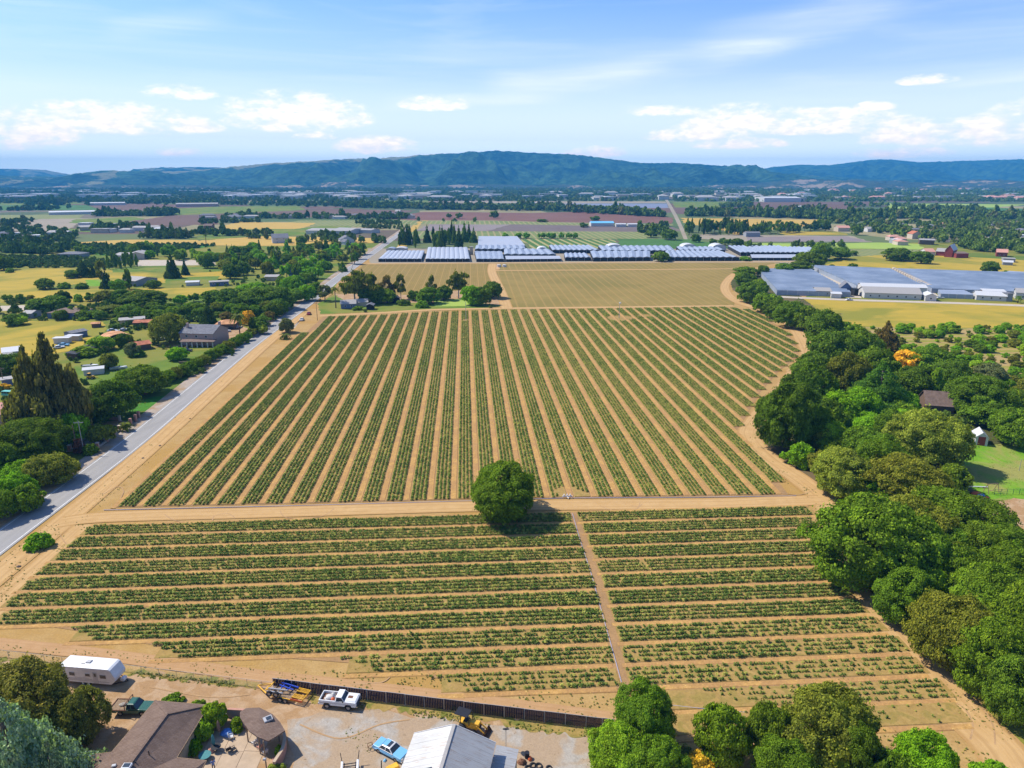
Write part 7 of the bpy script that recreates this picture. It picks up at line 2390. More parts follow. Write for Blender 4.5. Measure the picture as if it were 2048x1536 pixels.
# ---- yellow equipment trailer
YA = R_(-17)
yt = empty('equipment_trailer', (-31.3, 81.35, 0), YA, 'yellow equipment trailer with slatted ramps by the fence end', 'trailer')
fr = MB()
for s in (-1, 1):
    fr.bar((-2.8, s * 1.15, 0.62), (2.6, s * 1.15, 0.62), 0.14)
    fr.bar((-2.8, s * 1.15, 0.62), (-5.2, 0.0, 0.62), 0.14)
    fr.bar((-2.8, s * 1.15, 0.62), (-2.8, s * 1.15, 1.35), 0.12)
fr.bar((-2.8, -1.15, 1.35), (-2.8, 1.15, 1.35), 0.12)
fr.bar((-3.6, -0.55, 0.62), (-3.6, 0.55, 0.62), 0.1)
fr.bar((2.6, -1.15, 0.62), (2.6, 1.15, 0.62), 0.14)
fr.build('frame', M['p_yellow'], yt)
for i in range(8): MB().box((-0.9, -0.98 + i * 0.28, 0.67), (3.7, 0.25, 0.06)).build('deck_plank', M['wood'], yt)
for s in (-1, 1):
    rp = MB()
    for q in (-0.32, 0.32): rp.bar((1.0, s * 0.62 + q, 0.95), (2.9, s * 0.62 + q, 0.95), 0.07, 0.14)
    ro = rp.build('ramp', M['p_yellow'], yt)
    for i in range(10): MB().box((1.1 + i * 0.19, s * 0.62, 0.97), (0.08, 0.64, 0.05)).build('ramp_slat', M['p_yellow'], ro)
MB().box((1.9, -1.2, 0.8), (1.9, 0.05, 0.28)).build('side_board', M['orange'], yt)
for x in (-0.6, 0.2):
    for s in (-1, 1): wheel(x, s * 1.32, 0.36, 0.22, yt)
My = Matrix.Translation((-31.3, 81.35, 0)) @ Matrix.Rotation(YA, 4, 'Z')
for (ox, oy, mat, lab, rz) in ((-1.6, -0.75, 'rim', 'grey bogie axle frame with two big tyres on the yellow trailer', 0.12), (-0.5, 0.55, 'p_royal', 'blue bogie axle frame with two big tyres on the yellow trailer', -0.1)):
    p = My @ Vector((ox, oy, 0.72))
    ax = empty('bogie_axle', p, YA + rz, lab, 'axle')
    f = MB()
    f.bar((-1.2, 0.1, 0.62), (1.6, 0.25, 0.55), 0.16); f.bar((-1.2, -0.35, 0.55), (1.2, -0.35, 0.5), 0.14)
    for x in (-0.7, 0.35): f.bar((x, -0.7, 0.42), (x, 0.7, 0.42), 0.14)
    f.build('frame', M[mat], ax)
    for x in (-0.7, 0.35): wheel(x, -0.62 if mat == 'rim' else 0.62, 0.42, 0.32, ax, 'rim')

# ---- black panel fence
posts_u = [548, 585.5, 622.5, 660, 697.5, 735, 773, 811, 849, 888.5, 928, 968, 1008.5, 1048.5, 1088.5, 1130.5, 1171.8, 1204, 1226]


def fv(u): return 1378 + (u - 548) * (1461 - 1378) / (1220 - 548)


FP = [G(u, fv(u)) for u in posts_u]
fn = empty('panel_fence', FP[0], 0, 'long black panel fence between the field and the yard', 'fence')
for i, p in enumerate(FP):
    MB().tube([(p.x - FP[0].x, p.y - FP[0].y - 0.06, 0), (p.x - FP[0].x, p.y - FP[0].y - 0.06, 1.92)], 0.045, 8).build('post', M['galv'], fn)
for i in range(len(FP) - 1):
    a, b2 = FP[i] - FP[0], FP[i + 1] - FP[0]
    d = b2 - a
    n = int(d.length / 0.115)
    mb = MB()
    nrm = Vector((-d.y, d.x, 0)).normalized()
    top = 1.80 + 0.02 * math.sin(i * 2.3)
    for k in range(n):
        q = a + d * ((k + 0.5) / n)
        off = nrm * (0.02 if k % 2 else -0.012)
        c = q + off
        mb.box((c.x, c.y, top / 2 + 0.03), (d.length / n * 0.92, 0.022, top - 0.06), rz=math.atan2(d.y, d.x))
    mb.build('fence_panel', M['slat'], fn)
    MB().bar((a.x, a.y, top + 0.04), (b2.x, b2.y, top + 0.04), 0.05).build('top_rail', M['galv'], fn)

# ---- wire fence
wf_u = [-40, -5, 18, 54, 90, 126, 162, 200, 240, 284, 319, 354, 388, 424, 460, 495, 524, 548]
WP = [G(u, 1313 + (u - 0) * (1379 - 1313) / 548) for u in wf_u]
wf = empty('wire_fence', WP[0], 0, 'low wire mesh fence between the dirt strip and the trailer yard', 'fence')
for i, p in enumerate(WP):
    q = p - WP[0]
    MB().tube([(q.x, q.y, 0), (q.x, q.y, 1.25)], 0.03, 6).build('post', M['galv'], wf)
wm, wr_ = MB(), MB()
for i in range(len(WP) - 1):
    a, b2 = WP[i] - WP[0], WP[i + 1] - WP[0]
    wr_.bar((a.x, a.y, 1.24), (b2.x, b2.y, 1.24), 0.04)
    for k in range(6): wm.bar((a.x, a.y, 0.1 + k * 0.2), (b2.x, b2.y, 0.1 + k * 0.2), 0.008)
    for k in range(14):
        q = a.lerp(b2, k / 14); q2 = a.lerp(b2, min(1, (k + 2) / 14))
        wm.bar((q.x, q.y, 0.05), (q2.x, q2.y, 1.2), 0.007)
wr_.build('top_rail', M['w_cream'], wf); wm.build('wire_mesh', M['galv'], wf)

# ---- brown roofed house (roof corners measured at the eaves)
hs = empty('house', (-44.0, 72.0, 0), 0, 'low house with a brown shingle hipped roof at the lower left', 'house')
O_ = Vector((-44.0, 72.0, 0))
E1 = [G(310, 1401, 2.8), G(418, 1410, 2.8), G(354, 1515, 2.8), G(413, 1521, 2.8), Vector((-36.9, 58, 2.8)), Vector((-46, 57.5, 2.8)), Vector((-51.8, 60, 2.8)), Vector((-51.4, 68.2, 2.8)), G(223, 1504, 2.8)]
E1 = [p - O_ for p in E1]
r1, r2, r3 = G(334, 1428, 4.7) - O_, Vector((-44.6, 62.0, 4.7)) - O_, Vector((-38.4, 62.4, 4.2)) - O_
rf = [('front_slope', [0, 1, 'r1']), ('r', [1, 2, 'r2', 'r1']), ('v', [2, 3, 'r3', 'r2']), ('w', [3, 4, 'r3']), ('s', [4, 5, 'r2', 'r3']), ('t', [5, 6, 'r2']), ('u', [6, 7, 8, 'r2']), ('l', [8, 0, 'r1', 'r2'])]
rb = MB()
pts = {i: p for i, p in enumerate(E1)}
pts.update({'r1': r1, 'r2': r2, 'r3': r3})
for nm, ids in rf: rb.add([pts[i] for i in ids], [tuple(range(len(ids)))])
roof = fix_normals(rb.build('roof', M['shingle'], hs))
fa = MB()
for i in range(len(E1)):
    a, b2 = E1[i], E1[(i + 1) % len(E1)]
    fa.bar((a.x, a.y, 2.72), (b2.x, b2.y, 2.72), 0.06, 0.2)
fa.build('fascia', M['wood'], hs)
cap = MB()
for a, b2 in ((r1, r2), (r1, pts[0]), (r1, pts[1]), (r2, pts[8]), (r2, r3)):
    cap.bar(a + Vector((0, 0, 0.03)), b2 + Vector((0, 0, 0.03)), 0.28, 0.05)
cap.build('ridge_cap', M['shingle'], roof)
ctr = Vector((-0.5, -5, 0))
wl = [(p.x + (ctr.x - p.x) * 0.09, p.y + (ctr.y - p.y) * 0.07) for p in E1]
wl.reverse()
MB().prism(wl, -0.05, 2.7).build('wall', M['w_tan'], hs)
for (u, v) in ((334, 1443), (310, 1473), (279, 1512), (228, 1532)):
    p = G(u, v, 4.0) - O_
    MB().box((p.x, p.y, 4.05), (0.5, 0.4, 0.22), rz=0.3, bevel=0.05).build('roof_vent', M['galv'], roof)
for (u, v) in ((298, 1507), (272, 1528)):
    p = G(u, v, 4.3) - O_
    MB().tube([(p.x, p.y, 3.8), (p.x, p.y, 4.7)], 0.06, 8).build('vent_pipe', M['black'], roof)
p = G(253, 1530, 4.9) - O_
sk_ = MB().box((p.x, p.y, 4.72), (1.0, 0.8, 0.3), bevel=0.04).build('roof_hatch', M['p_white'], roof)
MB().box((p.x, p.y, 4.89), (0.75, 0.55, 0.04)).build('hatch_glass', M['glass'], sk_)
for k, (u, v) in enumerate(((388, 1470), (373, 1492))):
    p = G(u, v, 0) - O_
    f = MB().box((p.x - 1.15, p.y, 1.4), (0.08, 1.3, 1.1)).build('window', M['frame'], hs)
    MB().box((p.x - 1.09, p.y, 1.4), (0.04, 1.1, 0.9)).build('pane', M['glass'], f)
sheet('concrete_path', [G(278, 1432)[:2], G(300, 1425)[:2], G(232, 1530)[:2], G(175, 1530)[:2]], M['concrete'], world_pts=True)

# ---- patio with its leaf shaped pavilion
pslab = [G(418, 1440), G(455, 1430), G(520, 1440), G(566, 1500), G(556, 1580), G(360, 1580)]
for i in range(4):
    for j in range(3):
        x0, y0 = -39.3 + i * 2.6, 65.0 + j * 3.3
        P4 = [(x0, y0), (x0 + 2.55, y0 - 0.12), (x0 + 2.55, y0 + 3.13), (x0, y0 + 3.25)]
        cx = x0 + 1.3
        if cx > -30.2 and j < 9: continue
        mb = MB().prism(P4, 0.0, 0.10 + 0.005 * ((i + j) % 3))
        o = mb.build('patio_slab', M['concrete'], kind='structure')
pv_c = Vector((-32.2, 72.8, 0))
pv2 = empty('garden_pavilion', pv_c, 0, 'leaf shaped brown roofed garden pavilion with a skylight', 'pavilion')
edge = [(480, 1424), (492, 1416), (519, 1415), (545, 1428), (560, 1444), (570, 1461), (553, 1472), (536, 1482), (516, 1474), (499, 1462), (487, 1446), (480, 1434)]
ep = [G(u, v, 3.0) - pv_c for u, v in edge]
cen = Vector((sum(p.x for p in ep) / len(ep), sum(p.y for p in ep) / len(ep), 3.45))
mb = MB()
n = len(ep)
mb.add([tuple(p) for p in ep] + [tuple(cen)] + [(p.x, p.y, 2.82) for p in ep], [(i, (i + 1) % n, n) for i in range(n)] + [(i, i + n + 1, (i + 1) % n + n + 1, (i + 1) % n) for i in range(n)] + [tuple(range(n + 1, 2 * n + 1))])
proof = fix_normals(mb.build('roof', M['shingle'], pv2))
p = G(536, 1438, 3.35) - pv_c
s_ = MB().box((p.x, p.y, 3.38), (1.1, 0.95, 0.24), rz=0.6, bevel=0.04).build('skylight', M['galv'], proof)
MB().box((p.x + 0.1, p.y, 3.52), (0.65, 0.6, 0.04), rz=0.6).build('skylight_glass', M['glass'], s_)
for i in (1, 4, 8, 10):
    q = ep[i] * 0.86
    MB().tube([(q.x, q.y, 0), (q.x, q.y, 3.0)], 0.09, 8).build('post', M['wood'], pv2)
# curved garden wall
cw = MB()
arc = [G(u, v, 1.1) for u, v in ((567, 1468), (570, 1480), (568, 1494), (563, 1507), (556, 1518), (548, 1530))]
arc = catmull([Vector((p.x, p.y, 0)) for p in arc], 4)
for i in range(len(arc) - 1):
    a, b2 = arc[i] - arc[0], arc[i + 1] - arc[0]
    cw.bar((a.x, a.y, 0.75), (b2.x, b2.y, 0.75), 0.3, 1.5)
wl_ = empty('garden_wall', arc[0], 0, 'curved salmon garden wall round the pavilion', 'wall')
cw.build('wall', M['salmon'], wl_)
cp_ = MB()
for i in range(len(arc) - 1):
    a, b2 = arc[i] - arc[0], arc[i + 1] - arc[0]
    cp_.bar((a.x, a.y, 1.54), (b2.x, b2.y, 1.54), 0.4, 0.08)
cp_.build('coping', M['concrete'], wl_)
# block wall at the back of the patio
a, b2 = G(452, 1435), G(503, 1438)
bw = empty('block_wall', a, math.atan2((b2 - a).y, (b2 - a).x), 'grey block wall with an orange coping at the back of the patio', 'wall')
Lw = (b2 - a).length
cm = bpy.data.meshes.new('block'); tmp = MB().box((0, 0, 0), (0.39, 0.2, 0.19)); cm.from_pydata(tmp.v, [], tmp.f); cm.materials.append(M['block'])
for r_ in range(7):
    for c_ in range(int(Lw / 0.4)):
        o = bpy.data.objects.new('block', cm); COL.objects.link(o); o.parent = bw
        o.location = (0.2 + c_ * 0.4 + (0.2 if r_ % 2 else 0), random.uniform(-0.008, 0.008), 0.1 + r_ * 0.2)
MB().box((Lw / 2, 0, 1.45), (Lw + 0.3, 0.34, 0.1)).build('coping', M['salmon'], bw)
a, b2 = G(460, 1452), G(492, 1458)
MB().prism([(a.x, a.y), (b2.x, b2.y), (b2.x, b2.y + 1.0), (a.x, a.y + 1.1)], 0, 0.45).build('planter', M['salmon'], label='low salmon planter box at the back of the patio', cat='planter')

# patio furniture
def parasol(u, v, h, mat, label):
    p = G(u, v)
    root = empty('parasol', p, 0, label, 'parasol')
    MB().tube([(0, 0, 0), (0, 0, h)], 0.03, 6).build('pole', M['galv'], root)
    MB().tube([(0, 0, h * 0.28), (0, 0, h * 0.5), (0, 0, h * 0.85), (0, 0, h)], [0.10, 0.22, 0.16, 0.03], 9).build('canopy', M[mat], root, smooth=True)
    MB().tube([(0, 0, 0), (0, 0, 0.12)], 0.3, 12).build('base', M['concrete'], root)


parasol(440, 1473, 2.6, 'fabric_brown', 'folded brown parasol at the shady end of the patio')
parasol(429, 1499, 2.4, 'fabric_teal', 'folded teal parasol beside the patio table')


def chair(p, rz, mat, label, frame_only=False):
    root = empty('patio_chair', p, rz, label, 'chair')
    f = MB()
    for x, y in ((-0.25, -0.25), (0.25, -0.25), (-0.25, 0.25), (0.25, 0.25)): f.bar((x, y, 0), (x, y, 0.45), 0.04)
    for y in (-0.27, 0.27): f.bar((-0.25, y, 0.45), (-0.35, y, 0.95), 0.04); f.bar((-0.25, y, 0.65), (0.25, y, 0.62), 0.05)
    f.bar((-0.35, -0.27, 0.95), (-0.35, 0.27, 0.95), 0.04)
    f.build('frame', M['black' if frame_only else mat], root)
    MB().box((0, 0, 0.45), (0.5, 0.5, 0.05)).build('seat', M[mat], root)
    MB().box((-0.3, 0, 0.7), (0.05, 0.5, 0.42), tilt=Matrix.Rotation(R_(-11), 4, 'Y')).build('backrest', M[mat], root)


chair(G(463, 1478), 0.4, 'p_white', 'white patio chair beside the blue tarp')
chair(G(457, 1504), 2.2, 'black', 'black wire patio chair lying open on the left', True)
chair(G(468, 1503), 0.8, 'black', 'black wire patio chair on the right of its twin', True)
chair(G(509, 1490), 2.5, 'w_white', 'white chair under the pavilion eave nearest the block wall')
chair(G(520, 1499), 2.5, 'r_pink', 'pinkish chair under the pavilion eave in the middle')
chair(G(531, 1509), 2.4, 'w_white', 'white chair under the pavilion eave nearest the light pole')
blob('tarp_heap', G(455, 1468), (0.95, 0.7, 0.75), 'fabric_blue', 'crumpled blue tarp over garden furniture on the patio', 'tarp', 4)
tb = empty('patio_table', G(433, 1502), 0.3, 'dark round patio table with clutter beside the teal parasol', 'table')
MB().tube([(0, 0, 0.7), (0, 0, 0.74)], 0.62, 16).build('tabletop', M['black'], tb)
MB().tube([(0, 0, 0), (0, 0, 0.7)], 0.07, 8).build('leg', M['black'], tb)
blob('cushion_pile', G(421, 1505), (0.4, 0.4, 0.6), 'r_pink', 'pile of orange and white cushions left of the patio table', 'cushions', 6)
blob('cushion_pile', G(509, 1462) , (0.3, 0.3, 0.5), 'w_white', 'white bundle at the corner of the planter box', 'bundle', 7)
blob('pot_group', G(549, 1521), (0.3, 0.35, 0.5), 'r_pink', 'terracotta pots at the open end of the curved wall', 'pots', 9)
rt = empty('round_table', G(411, 1519), 0, 'dark round table in the shade of the house wing', 'table')
MB().tube([(0, 0, 0.7), (0, 0, 0.74)], 0.75, 18).build('tabletop', M['fabric_teal'], rt)
MB().tube([(0, 0, 0), (0, 0, 0.7)], 0.07, 8).build('leg', M['black'], rt)

# the light pole at the pavilion
lp = empty('light_pole', G(541, 1600), 0, 'thin dark light pole in front of the pavilion', 'pole')
hp = height_at(G(541, 1600), 1482)
MB().tube([(0, 0, 0), (0, 0, hp)], [0.11, 0.07], 8).build('pole', M['wood'], lp)
MB().box((0, -0.2, hp * 0.72), (0.35, 0.25, 0.3), bevel=0.05).build('lamp', M['galv'], lp)


# the person on the patio
def person(p, rz):
    J = {'hip': (0, 0, 0.95), 'spine': (0, 0, 1.15), 'chest': (0, 0.01, 1.35), 'neck': (0, 0.01, 1.5), 'head': (0, 0.03, 1.62), 'top': (0, 0.03, 1.74),
         'sl': (-0.19, 0, 1.42), 'el': (-0.26, 0.02, 1.15), 'wl': (-0.24, 0.12, 0.92), 'sr': (0.19, 0, 1.42), 'er': (0.26, 0.02, 1.15), 'wr': (0.23, 0.14, 0.94),
         'hl': (-0.1, 0, 0.9), 'kl': (-0.11, 0.06, 0.5), 'al': (-0.11, -0.06, 0.08), 'tl': (-0.12, 0.10, 0.04), 'hr': (0.1, 0, 0.9), 'kr': (0.11, 0.02, 0.5), 'ar': (0.12, 0.02, 0.08), 'tr': (0.13, 0.18, 0.04)}
    Rr = dict(hip=0.15, spine=0.14, chest=0.16, neck=0.06, head=0.095, top=0.07, sl=0.075, el=0.045, wl=0.032, sr=0.075, er=0.045, wr=0.032, hl=0.095, kl=0.065, al=0.045, tl=0.035, hr=0.095, kr=0.065, ar=0.045, tr=0.035)
    E = [('hip', 'spine'), ('spine', 'chest'), ('chest', 'neck'), ('neck', 'head'), ('head', 'top'), ('chest', 'sl'), ('sl', 'el'), ('el', 'wl'), ('chest', 'sr'), ('sr', 'er'), ('er', 'wr'),
         ('hip', 'hl'), ('hl', 'kl'), ('kl', 'al'), ('al', 'tl'), ('hip', 'hr'), ('hr', 'kr'), ('kr', 'ar'), ('ar', 'tr')]
    for s, w in (('l', -1), ('r', 1)):                       # hands: a palm, four fingers and a thumb
        wx, wy, wz = J['w' + s]
        J['p' + s] = (wx, wy + 0.03, wz - 0.08); Rr['p' + s] = 0.032; E.append(('w' + s, 'p' + s))
        for k in range(4):
            nm = 'f%s%d' % (s, k)
            J[nm] = (wx + w * 0.004, wy + 0.005 + k * 0.018, wz - 0.15 - 0.01 * (k in (1, 2))); Rr[nm] = 0.008; E.append(('p' + s, nm))
        J['th' + s] = (wx, wy + 0.075, wz - 0.08); Rr['th' + s] = 0.009; E.append(('w' + s, 'th' + s))
    ks = list(J)
    me = bpy.data.meshes.new('person')
    me.from_pydata([J[k] for k in ks], [(ks.index(a), ks.index(b)) for a, b in E], [])
    o = bpy.data.objects.new('person', me)
    COL.objects.link(o)
    sk = o.modifiers.new('skin', 'SKIN'); sk.use_smooth_shade = True
    for i, k in enumerate(ks): me.skin_vertices[0].data[i].radius = (Rr[k], Rr[k] * (0.75 if k in ('hip', 'spine', 'chest') else 1))
    me.skin_vertices[0].data[ks.index('hip')].use_root = True
    ss = o.modifiers.new('sub', 'SUBSURF'); ss.levels = 1; ss.render_levels = 1
    bpy.context.view_layer.update()
    m2 = bpy.data.meshes.new_from_object(o.evaluated_get(bpy.context.evaluated_depsgraph_get()))
    bpy.data.objects.remove(o)
    b = bpy.data.objects.new('body', m2)
    COL.objects.link(b)
    m2.materials.clear()
    for k in ('skin', 'shirt', 'jeans', 'black'): m2.materials.append(M[k])
    for f in m2.polygons:
        c = f.center
        arm = abs(c.x) > 0.205
        f.material_index = 0 if c.z > 1.49 or (arm and c.z < 1.15) else 3 if c.z < 0.09 else 2 if c.z < 0.93 and not arm else 1
    root = empty('person', p, rz, 'person in a blue top and dark trousers standing on the patio', 'person')
    b.parent = root
    hr = MB()
    vs = []
    for j in range(5):
        ph = math.pi * 0.5 * j / 4
        for k in range(10):
            a = 2 * math.pi * k / 10
            vs.append((0.105 * math.cos(ph) * math.cos(a), 0.015 + 0.115 * math.cos(ph) * math.sin(a), 1.66 + 0.12 * math.sin(ph)))
    hr.add(vs, [(j * 10 + k, j * 10 + (k + 1) % 10, (j + 1) * 10 + (k + 1) % 10, (j + 1) * 10 + k) for j in range(4) for k in range(10)])
    hr.build('hair', M['hair'], root, smooth=True)


person(G(428, 1541), 0.5)

# ---- metal roofed barn
BA = R_(-8.5)
bn = empty('metal_barn', (-7.0, 69.0, 0), BA, 'barn with a weathered pale tin gable roof at the lower edge', 'barn')
hw, Lb, ze, zr = 5.1, 13.0, 4.5, 6.5
MB().prism([(-hw + 0.3, -Lb), (hw - 0.3, -Lb), (hw - 0.3, -0.3), (-hw + 0.3, -0.3)], -0.05, ze - 0.1, top=False).build('wall', M['w_cream'], bn)
gb = MB().add([(-hw + 0.3, -0.3, ze - 0.1), (hw - 0.3, -0.3, ze - 0.1), (0, -0.3, zr - 0.12)], [(0, 1, 2)]).build('gable', M['w_cream'], bn)
ns = 14
rnd = random.Random(5)
for side in (-1, 1):
    for k in range(ns):
        y0, y1 = -k * Lb / ns, -(k + 1) * Lb / ns + 0.012
        mb = MB()
        nr = 6
        vs = []
        lift = rnd.uniform(0, 0.015)
        for i in range(nr * 2 + 1):
            y = y0 + (y1 - y0) * i / (nr * 2)
            dz = (0.028 if i % 2 else 0) + lift
            vs += [(side * 0.02, y, zr + dz), (side * (hw + rnd.uniform(0, 0.04)), y, ze + dz)]
        mb.add(vs, [(2 * i, 2 * i + 1, 2 * i + 3, 2 * i + 2) for i in range(nr * 2)])
        fix_normals(mb.build('roof_sheet', M['tin'], bn))
MB().box((0, -Lb / 2, zr + 0.06), (0.42, Lb + 0.1, 0.06), bevel=0.015).build('ridge_cap', M['r_light'], bn)
for side in (-1, 1): MB().bar((side * hw, 0.05, ze - 0.03), (0, 0.05, zr + 0.0), 0.08, 0.18).build('barge_board', M['r_white'], bn)
sp_ = MB().box((-2.7, -7.2, (ze + zr) / 2 + 0.13), (3.4, 1.9, 0.05), tilt=Matrix.Rotation(-math.atan2(zr - ze, hw), 4, 'Y')).build('dark_roof_panel', M['glass'], bn)
lt = empty('lean_to', (-0.7, 69.25, 0), R_(-10), 'small lean to with a pale sheet roof right of the metal barn', 'shed')
MB().prism([(-1.0, -5), (1.35, -5), (1.35, -0.2), (-1.0, -0.2)], -0.05, 2.75, top=False).build('wall', M['w_cream'], lt)
for k in range(6):
    mb = MB(); y0 = -k * 0.9; y1 = y0 - 0.885
    vs = []
    for i in range(9):
        y = y0 + (y1 - y0) * i / 8; dz = 0.02 if i % 2 else 0
        vs += [(-1.25, y, 3.08 + dz), (1.55, y, 2.84 + dz)]
    mb.add(vs, [(2 * i, 2 * i + 1, 2 * i + 3, 2 * i + 2) for i in range(8)])
    fix_normals(mb.build('roof_sheet', M['tin'], lt))

# ---- yellow backhoe behind the barn
bh = empty('backhoe', (-5.6, 75.2, 0), R_(-22), 'yellow backhoe with a black canopy behind the metal barn', 'digger')
MB().box((0.0, 0, 1.0), (2.6, 0.95, 0.7), bevel=0.08).build('body', M['p_yellow'], bh)
MB().box((0.9, 0, 1.45), (1.2, 0.8, 0.35), bevel=0.06).build('engine_hood', M['p_yellow'], bh)
cn = MB()
for x, y in ((-1.0, -0.6), (-1.0, 0.6), (0.2, -0.6), (0.2, 0.6)): cn.bar((x, y, 1.2), (x, y, 2.5), 0.08)
cn.build('canopy_posts', M['black'], bh)
MB().box((-0.9, 0, 2.55), (1.9, 1.5, 0.1), bevel=0.03).build('canopy', M['black'], bh)
MB().box((-0.5, 0, 1.4), (0.5, 0.55, 0.25)).build('seat', M['black'], bh)
ar = MB()
ar.bar((1.4, 0.45, 1.2), (2.4, 0.45, 0.5), 0.14); ar.bar((1.4, -0.45, 1.2), (2.4, -0.45, 0.5), 0.14)
ar.build('loader_arm', M['p_yellow'], bh)
bk = MB().add([(2.3, -0.95, 0.15), (2.3, 0.95, 0.15), (2.85, 0.95, 0.1), (2.85, -0.95, 0.1), (2.35, -0.95, 0.85), (2.35, 0.95, 0.85)], [(0, 1, 2, 3), (0, 1, 5, 4), (0, 3, 4), (1, 2, 5)])
bk.build('bucket', M['rust'], bh)
for x, r in ((-0.75, 0.62), (0.95, 0.42)):
    for s in (-1, 1): wheel(x, s * 0.75, r, 0.36, bh, 'p_yellow')

# ---- junk round the lean-to
def tyre_thing(p, r, lay, label, group=None):
    root = empty('tyre', p, random.uniform(0, 3), label, 'tyre', group)
    w = wheel(0, 0, r, 0.26, root, 'rubber')
    for ch in list(w.children): bpy.data.objects.remove(ch)
    w.name = 'tyre_ring'
    if lay: w.location = (0, 0, 0.13); w.rotation_euler = (math.pi / 2, 0, 0)
    return root


for (u, v, r, lay, lab) in ((1066, 1533, 0.48, True, 'leftmost big tyre lying right of the lean to'), (1077, 1534, 0.5, True, 'biggest tyre lying right of the lean to'),
                            (1098, 1538, 0.42, True, 'tyre lying apart on the gravel'), (1056, 1538, 0.45, True, 'tyre half under the lean to eave'), (1085, 1546, 0.45, True, 'tyre nearest the lower edge')):
    tyre_thing(G(u, v), r, lay, lab)
dr = empty('oil_drum', G(1054, 1516), 0, 'black steel drum standing behind the tyres', 'drum')
MB().tube([(0, 0, 0), (0, 0, 0.9)], 0.3, 16).build('drum', M['black'], dr)
for z in (0.3, 0.6): MB().tube([(0, 0, z), (0, 0, z + 0.04)], 0.315, 16).build('hoop', M['black'], dr)
blob('traffic_barrel', G(1060, 1520), (0.32, 0.32, 0.55), 'orange', 'orange plastic barrel beside the black drum', 'barrel', 12)
blob('scrap_heap', G(1043, 1526), (0.6, 0.5, 0.5), 'rust', 'rusty scrap heap against the lean to', 'scrap', 13)
dsh = empty('satellite_dish', G(1012, 1497), 0, 'small dark round dish behind the lean to roof', 'dish')
MB().tube([(0, 0, 0), (0, 0, 2.9)], 0.04, 6).build('mast', M['galv'], dsh)
MB().tube([(0, 0, 2.9), (0, 0.05, 3.0)], [0.15, 0.45], 14).build('dish', M['black'], dsh)
# white boat trailer frame and yellow engine at the lower edge
bt = empty('ramp_trailer', G(700, 1548), R_(100), 'white car trailer with two black uprights at the lower edge', 'trailer')
for s in (-1, 1):
    MB().box((0.1, s * 0.95, 0.75), (2.4, 0.28, 0.22), bevel=0.05).build('fender', M['p_white'], bt)
    MB().bar((1.2, s * 0.95, 0.7), (1.7, s * 1.15, 1.75), 0.07).build('upright', M['black'], bt)
    wheel(-0.2, s * 0.95, 0.32, 0.2, bt)
dk = MB()
for k in range(6): dk.bar((-1 + k * 0.4, -0.8, 0.6), (-1 + k * 0.4, 0.8, 0.6), 0.08)
for s in (-1, 1): dk.bar((-1.3, s * 0.7, 0.55), (1.2, s * 0.7, 0.55), 0.1)
dk.build('deck', M['black'], bt)
ye = empty('yellow_tractor', G(786, 1548), 0.6, 'yellow topped machine with a black mast at the lower edge', 'machine')
MB().box((0, 0, 0.95), (1.5, 0.9, 0.5), bevel=0.1).build('body', M['p_yellow'], ye)
MB().box((-1.0, 0.1, 0.6), (0.7, 0.6, 0.6), bevel=0.05).build('engine', M['black'], ye)
MB().bar((-1.3, 0.4, 0.3), (-1.2, 0.5, 2.3), 0.1).build('mast', M['black'], ye)
for x in (-0.7, 0.6):
    for s in (-1, 1): wheel(x, s * 0.55, 0.34, 0.22, ye)
fr_ = empty('welded_stand', G(741, 1497), 0.4, 'small rusty frame behind the blue sedan', 'frame')
f = MB()
for x in (-0.3, 0.3):
    for y in (-0.25, 0.25): f.bar((x, y, 0), (x, y, 0.7), 0.05)
f.bar((-0.3, -0.25, 0.7), (0.3, -0.25, 0.7), 0.05); f.bar((-0.3, 0.25, 0.7), (0.3, 0.25, 0.7), 0.05); f.bar((-0.3, -0.25, 0.4), (-0.3, 0.25, 0.4), 0.05)
f.build('frame', M['rust'], fr_)

# ---- trees and shrubs of the yard
T('oak', 66, 1475, 186, 1322, (0.165, 0.17, 0.035), 'big brownish olive tree in front of the white travel trailer')
T('oak', 168, 1482, 96, 1376, (0.17, 0.18, 0.036), 'lower brownish olive tree beside the green flatbed truck')
T('cedar', 55, 1640, 262, 1398, (0.20, 0.31, 0.24), 'blue green feathery cedar in the lower left corner')
T('cedar', 130, 1650, 120, 1480, (0.17, 0.27, 0.20), 'smaller blue green cedar beside the corner one')
T('bush', 343, 1408, 44, 1390, 'mid', 'green shrub behind the top of the brown roof')
T('bush', 397, 1413, 26, 1399, 'mid', 'small green shrub behind the right corner of the brown roof')
T('oak', 428, 1452, 50, 1403, 'lime', 'light green tree between the brown roof and the block wall')
T('oak', 408, 1478, 36, 1440, 'lime', 'light green shrub below the tree by the block wall')
T('bush', 388, 1502, 34, 1478, 'bright', 'green shrub against the long side of the house')
T('bush', 474, 1458, 30, 1434, 'mid', 'green shrub in the planter box')
T('bush', 560, 1506, 22, 1490, 'bright', 'rounded green shrub inside the curved wall')
T('bush', 553, 1545, 34, 1526, 'yel', 'yellow green shrub at the foot of the light pole')
T('bush', 500, 1372, 22, 1366, 'mid', 'small weed clump at the wire fence') if False else None
T('bush', 148, 1545, 30, 1530, 'lime', 'bright shrub at the house corner')
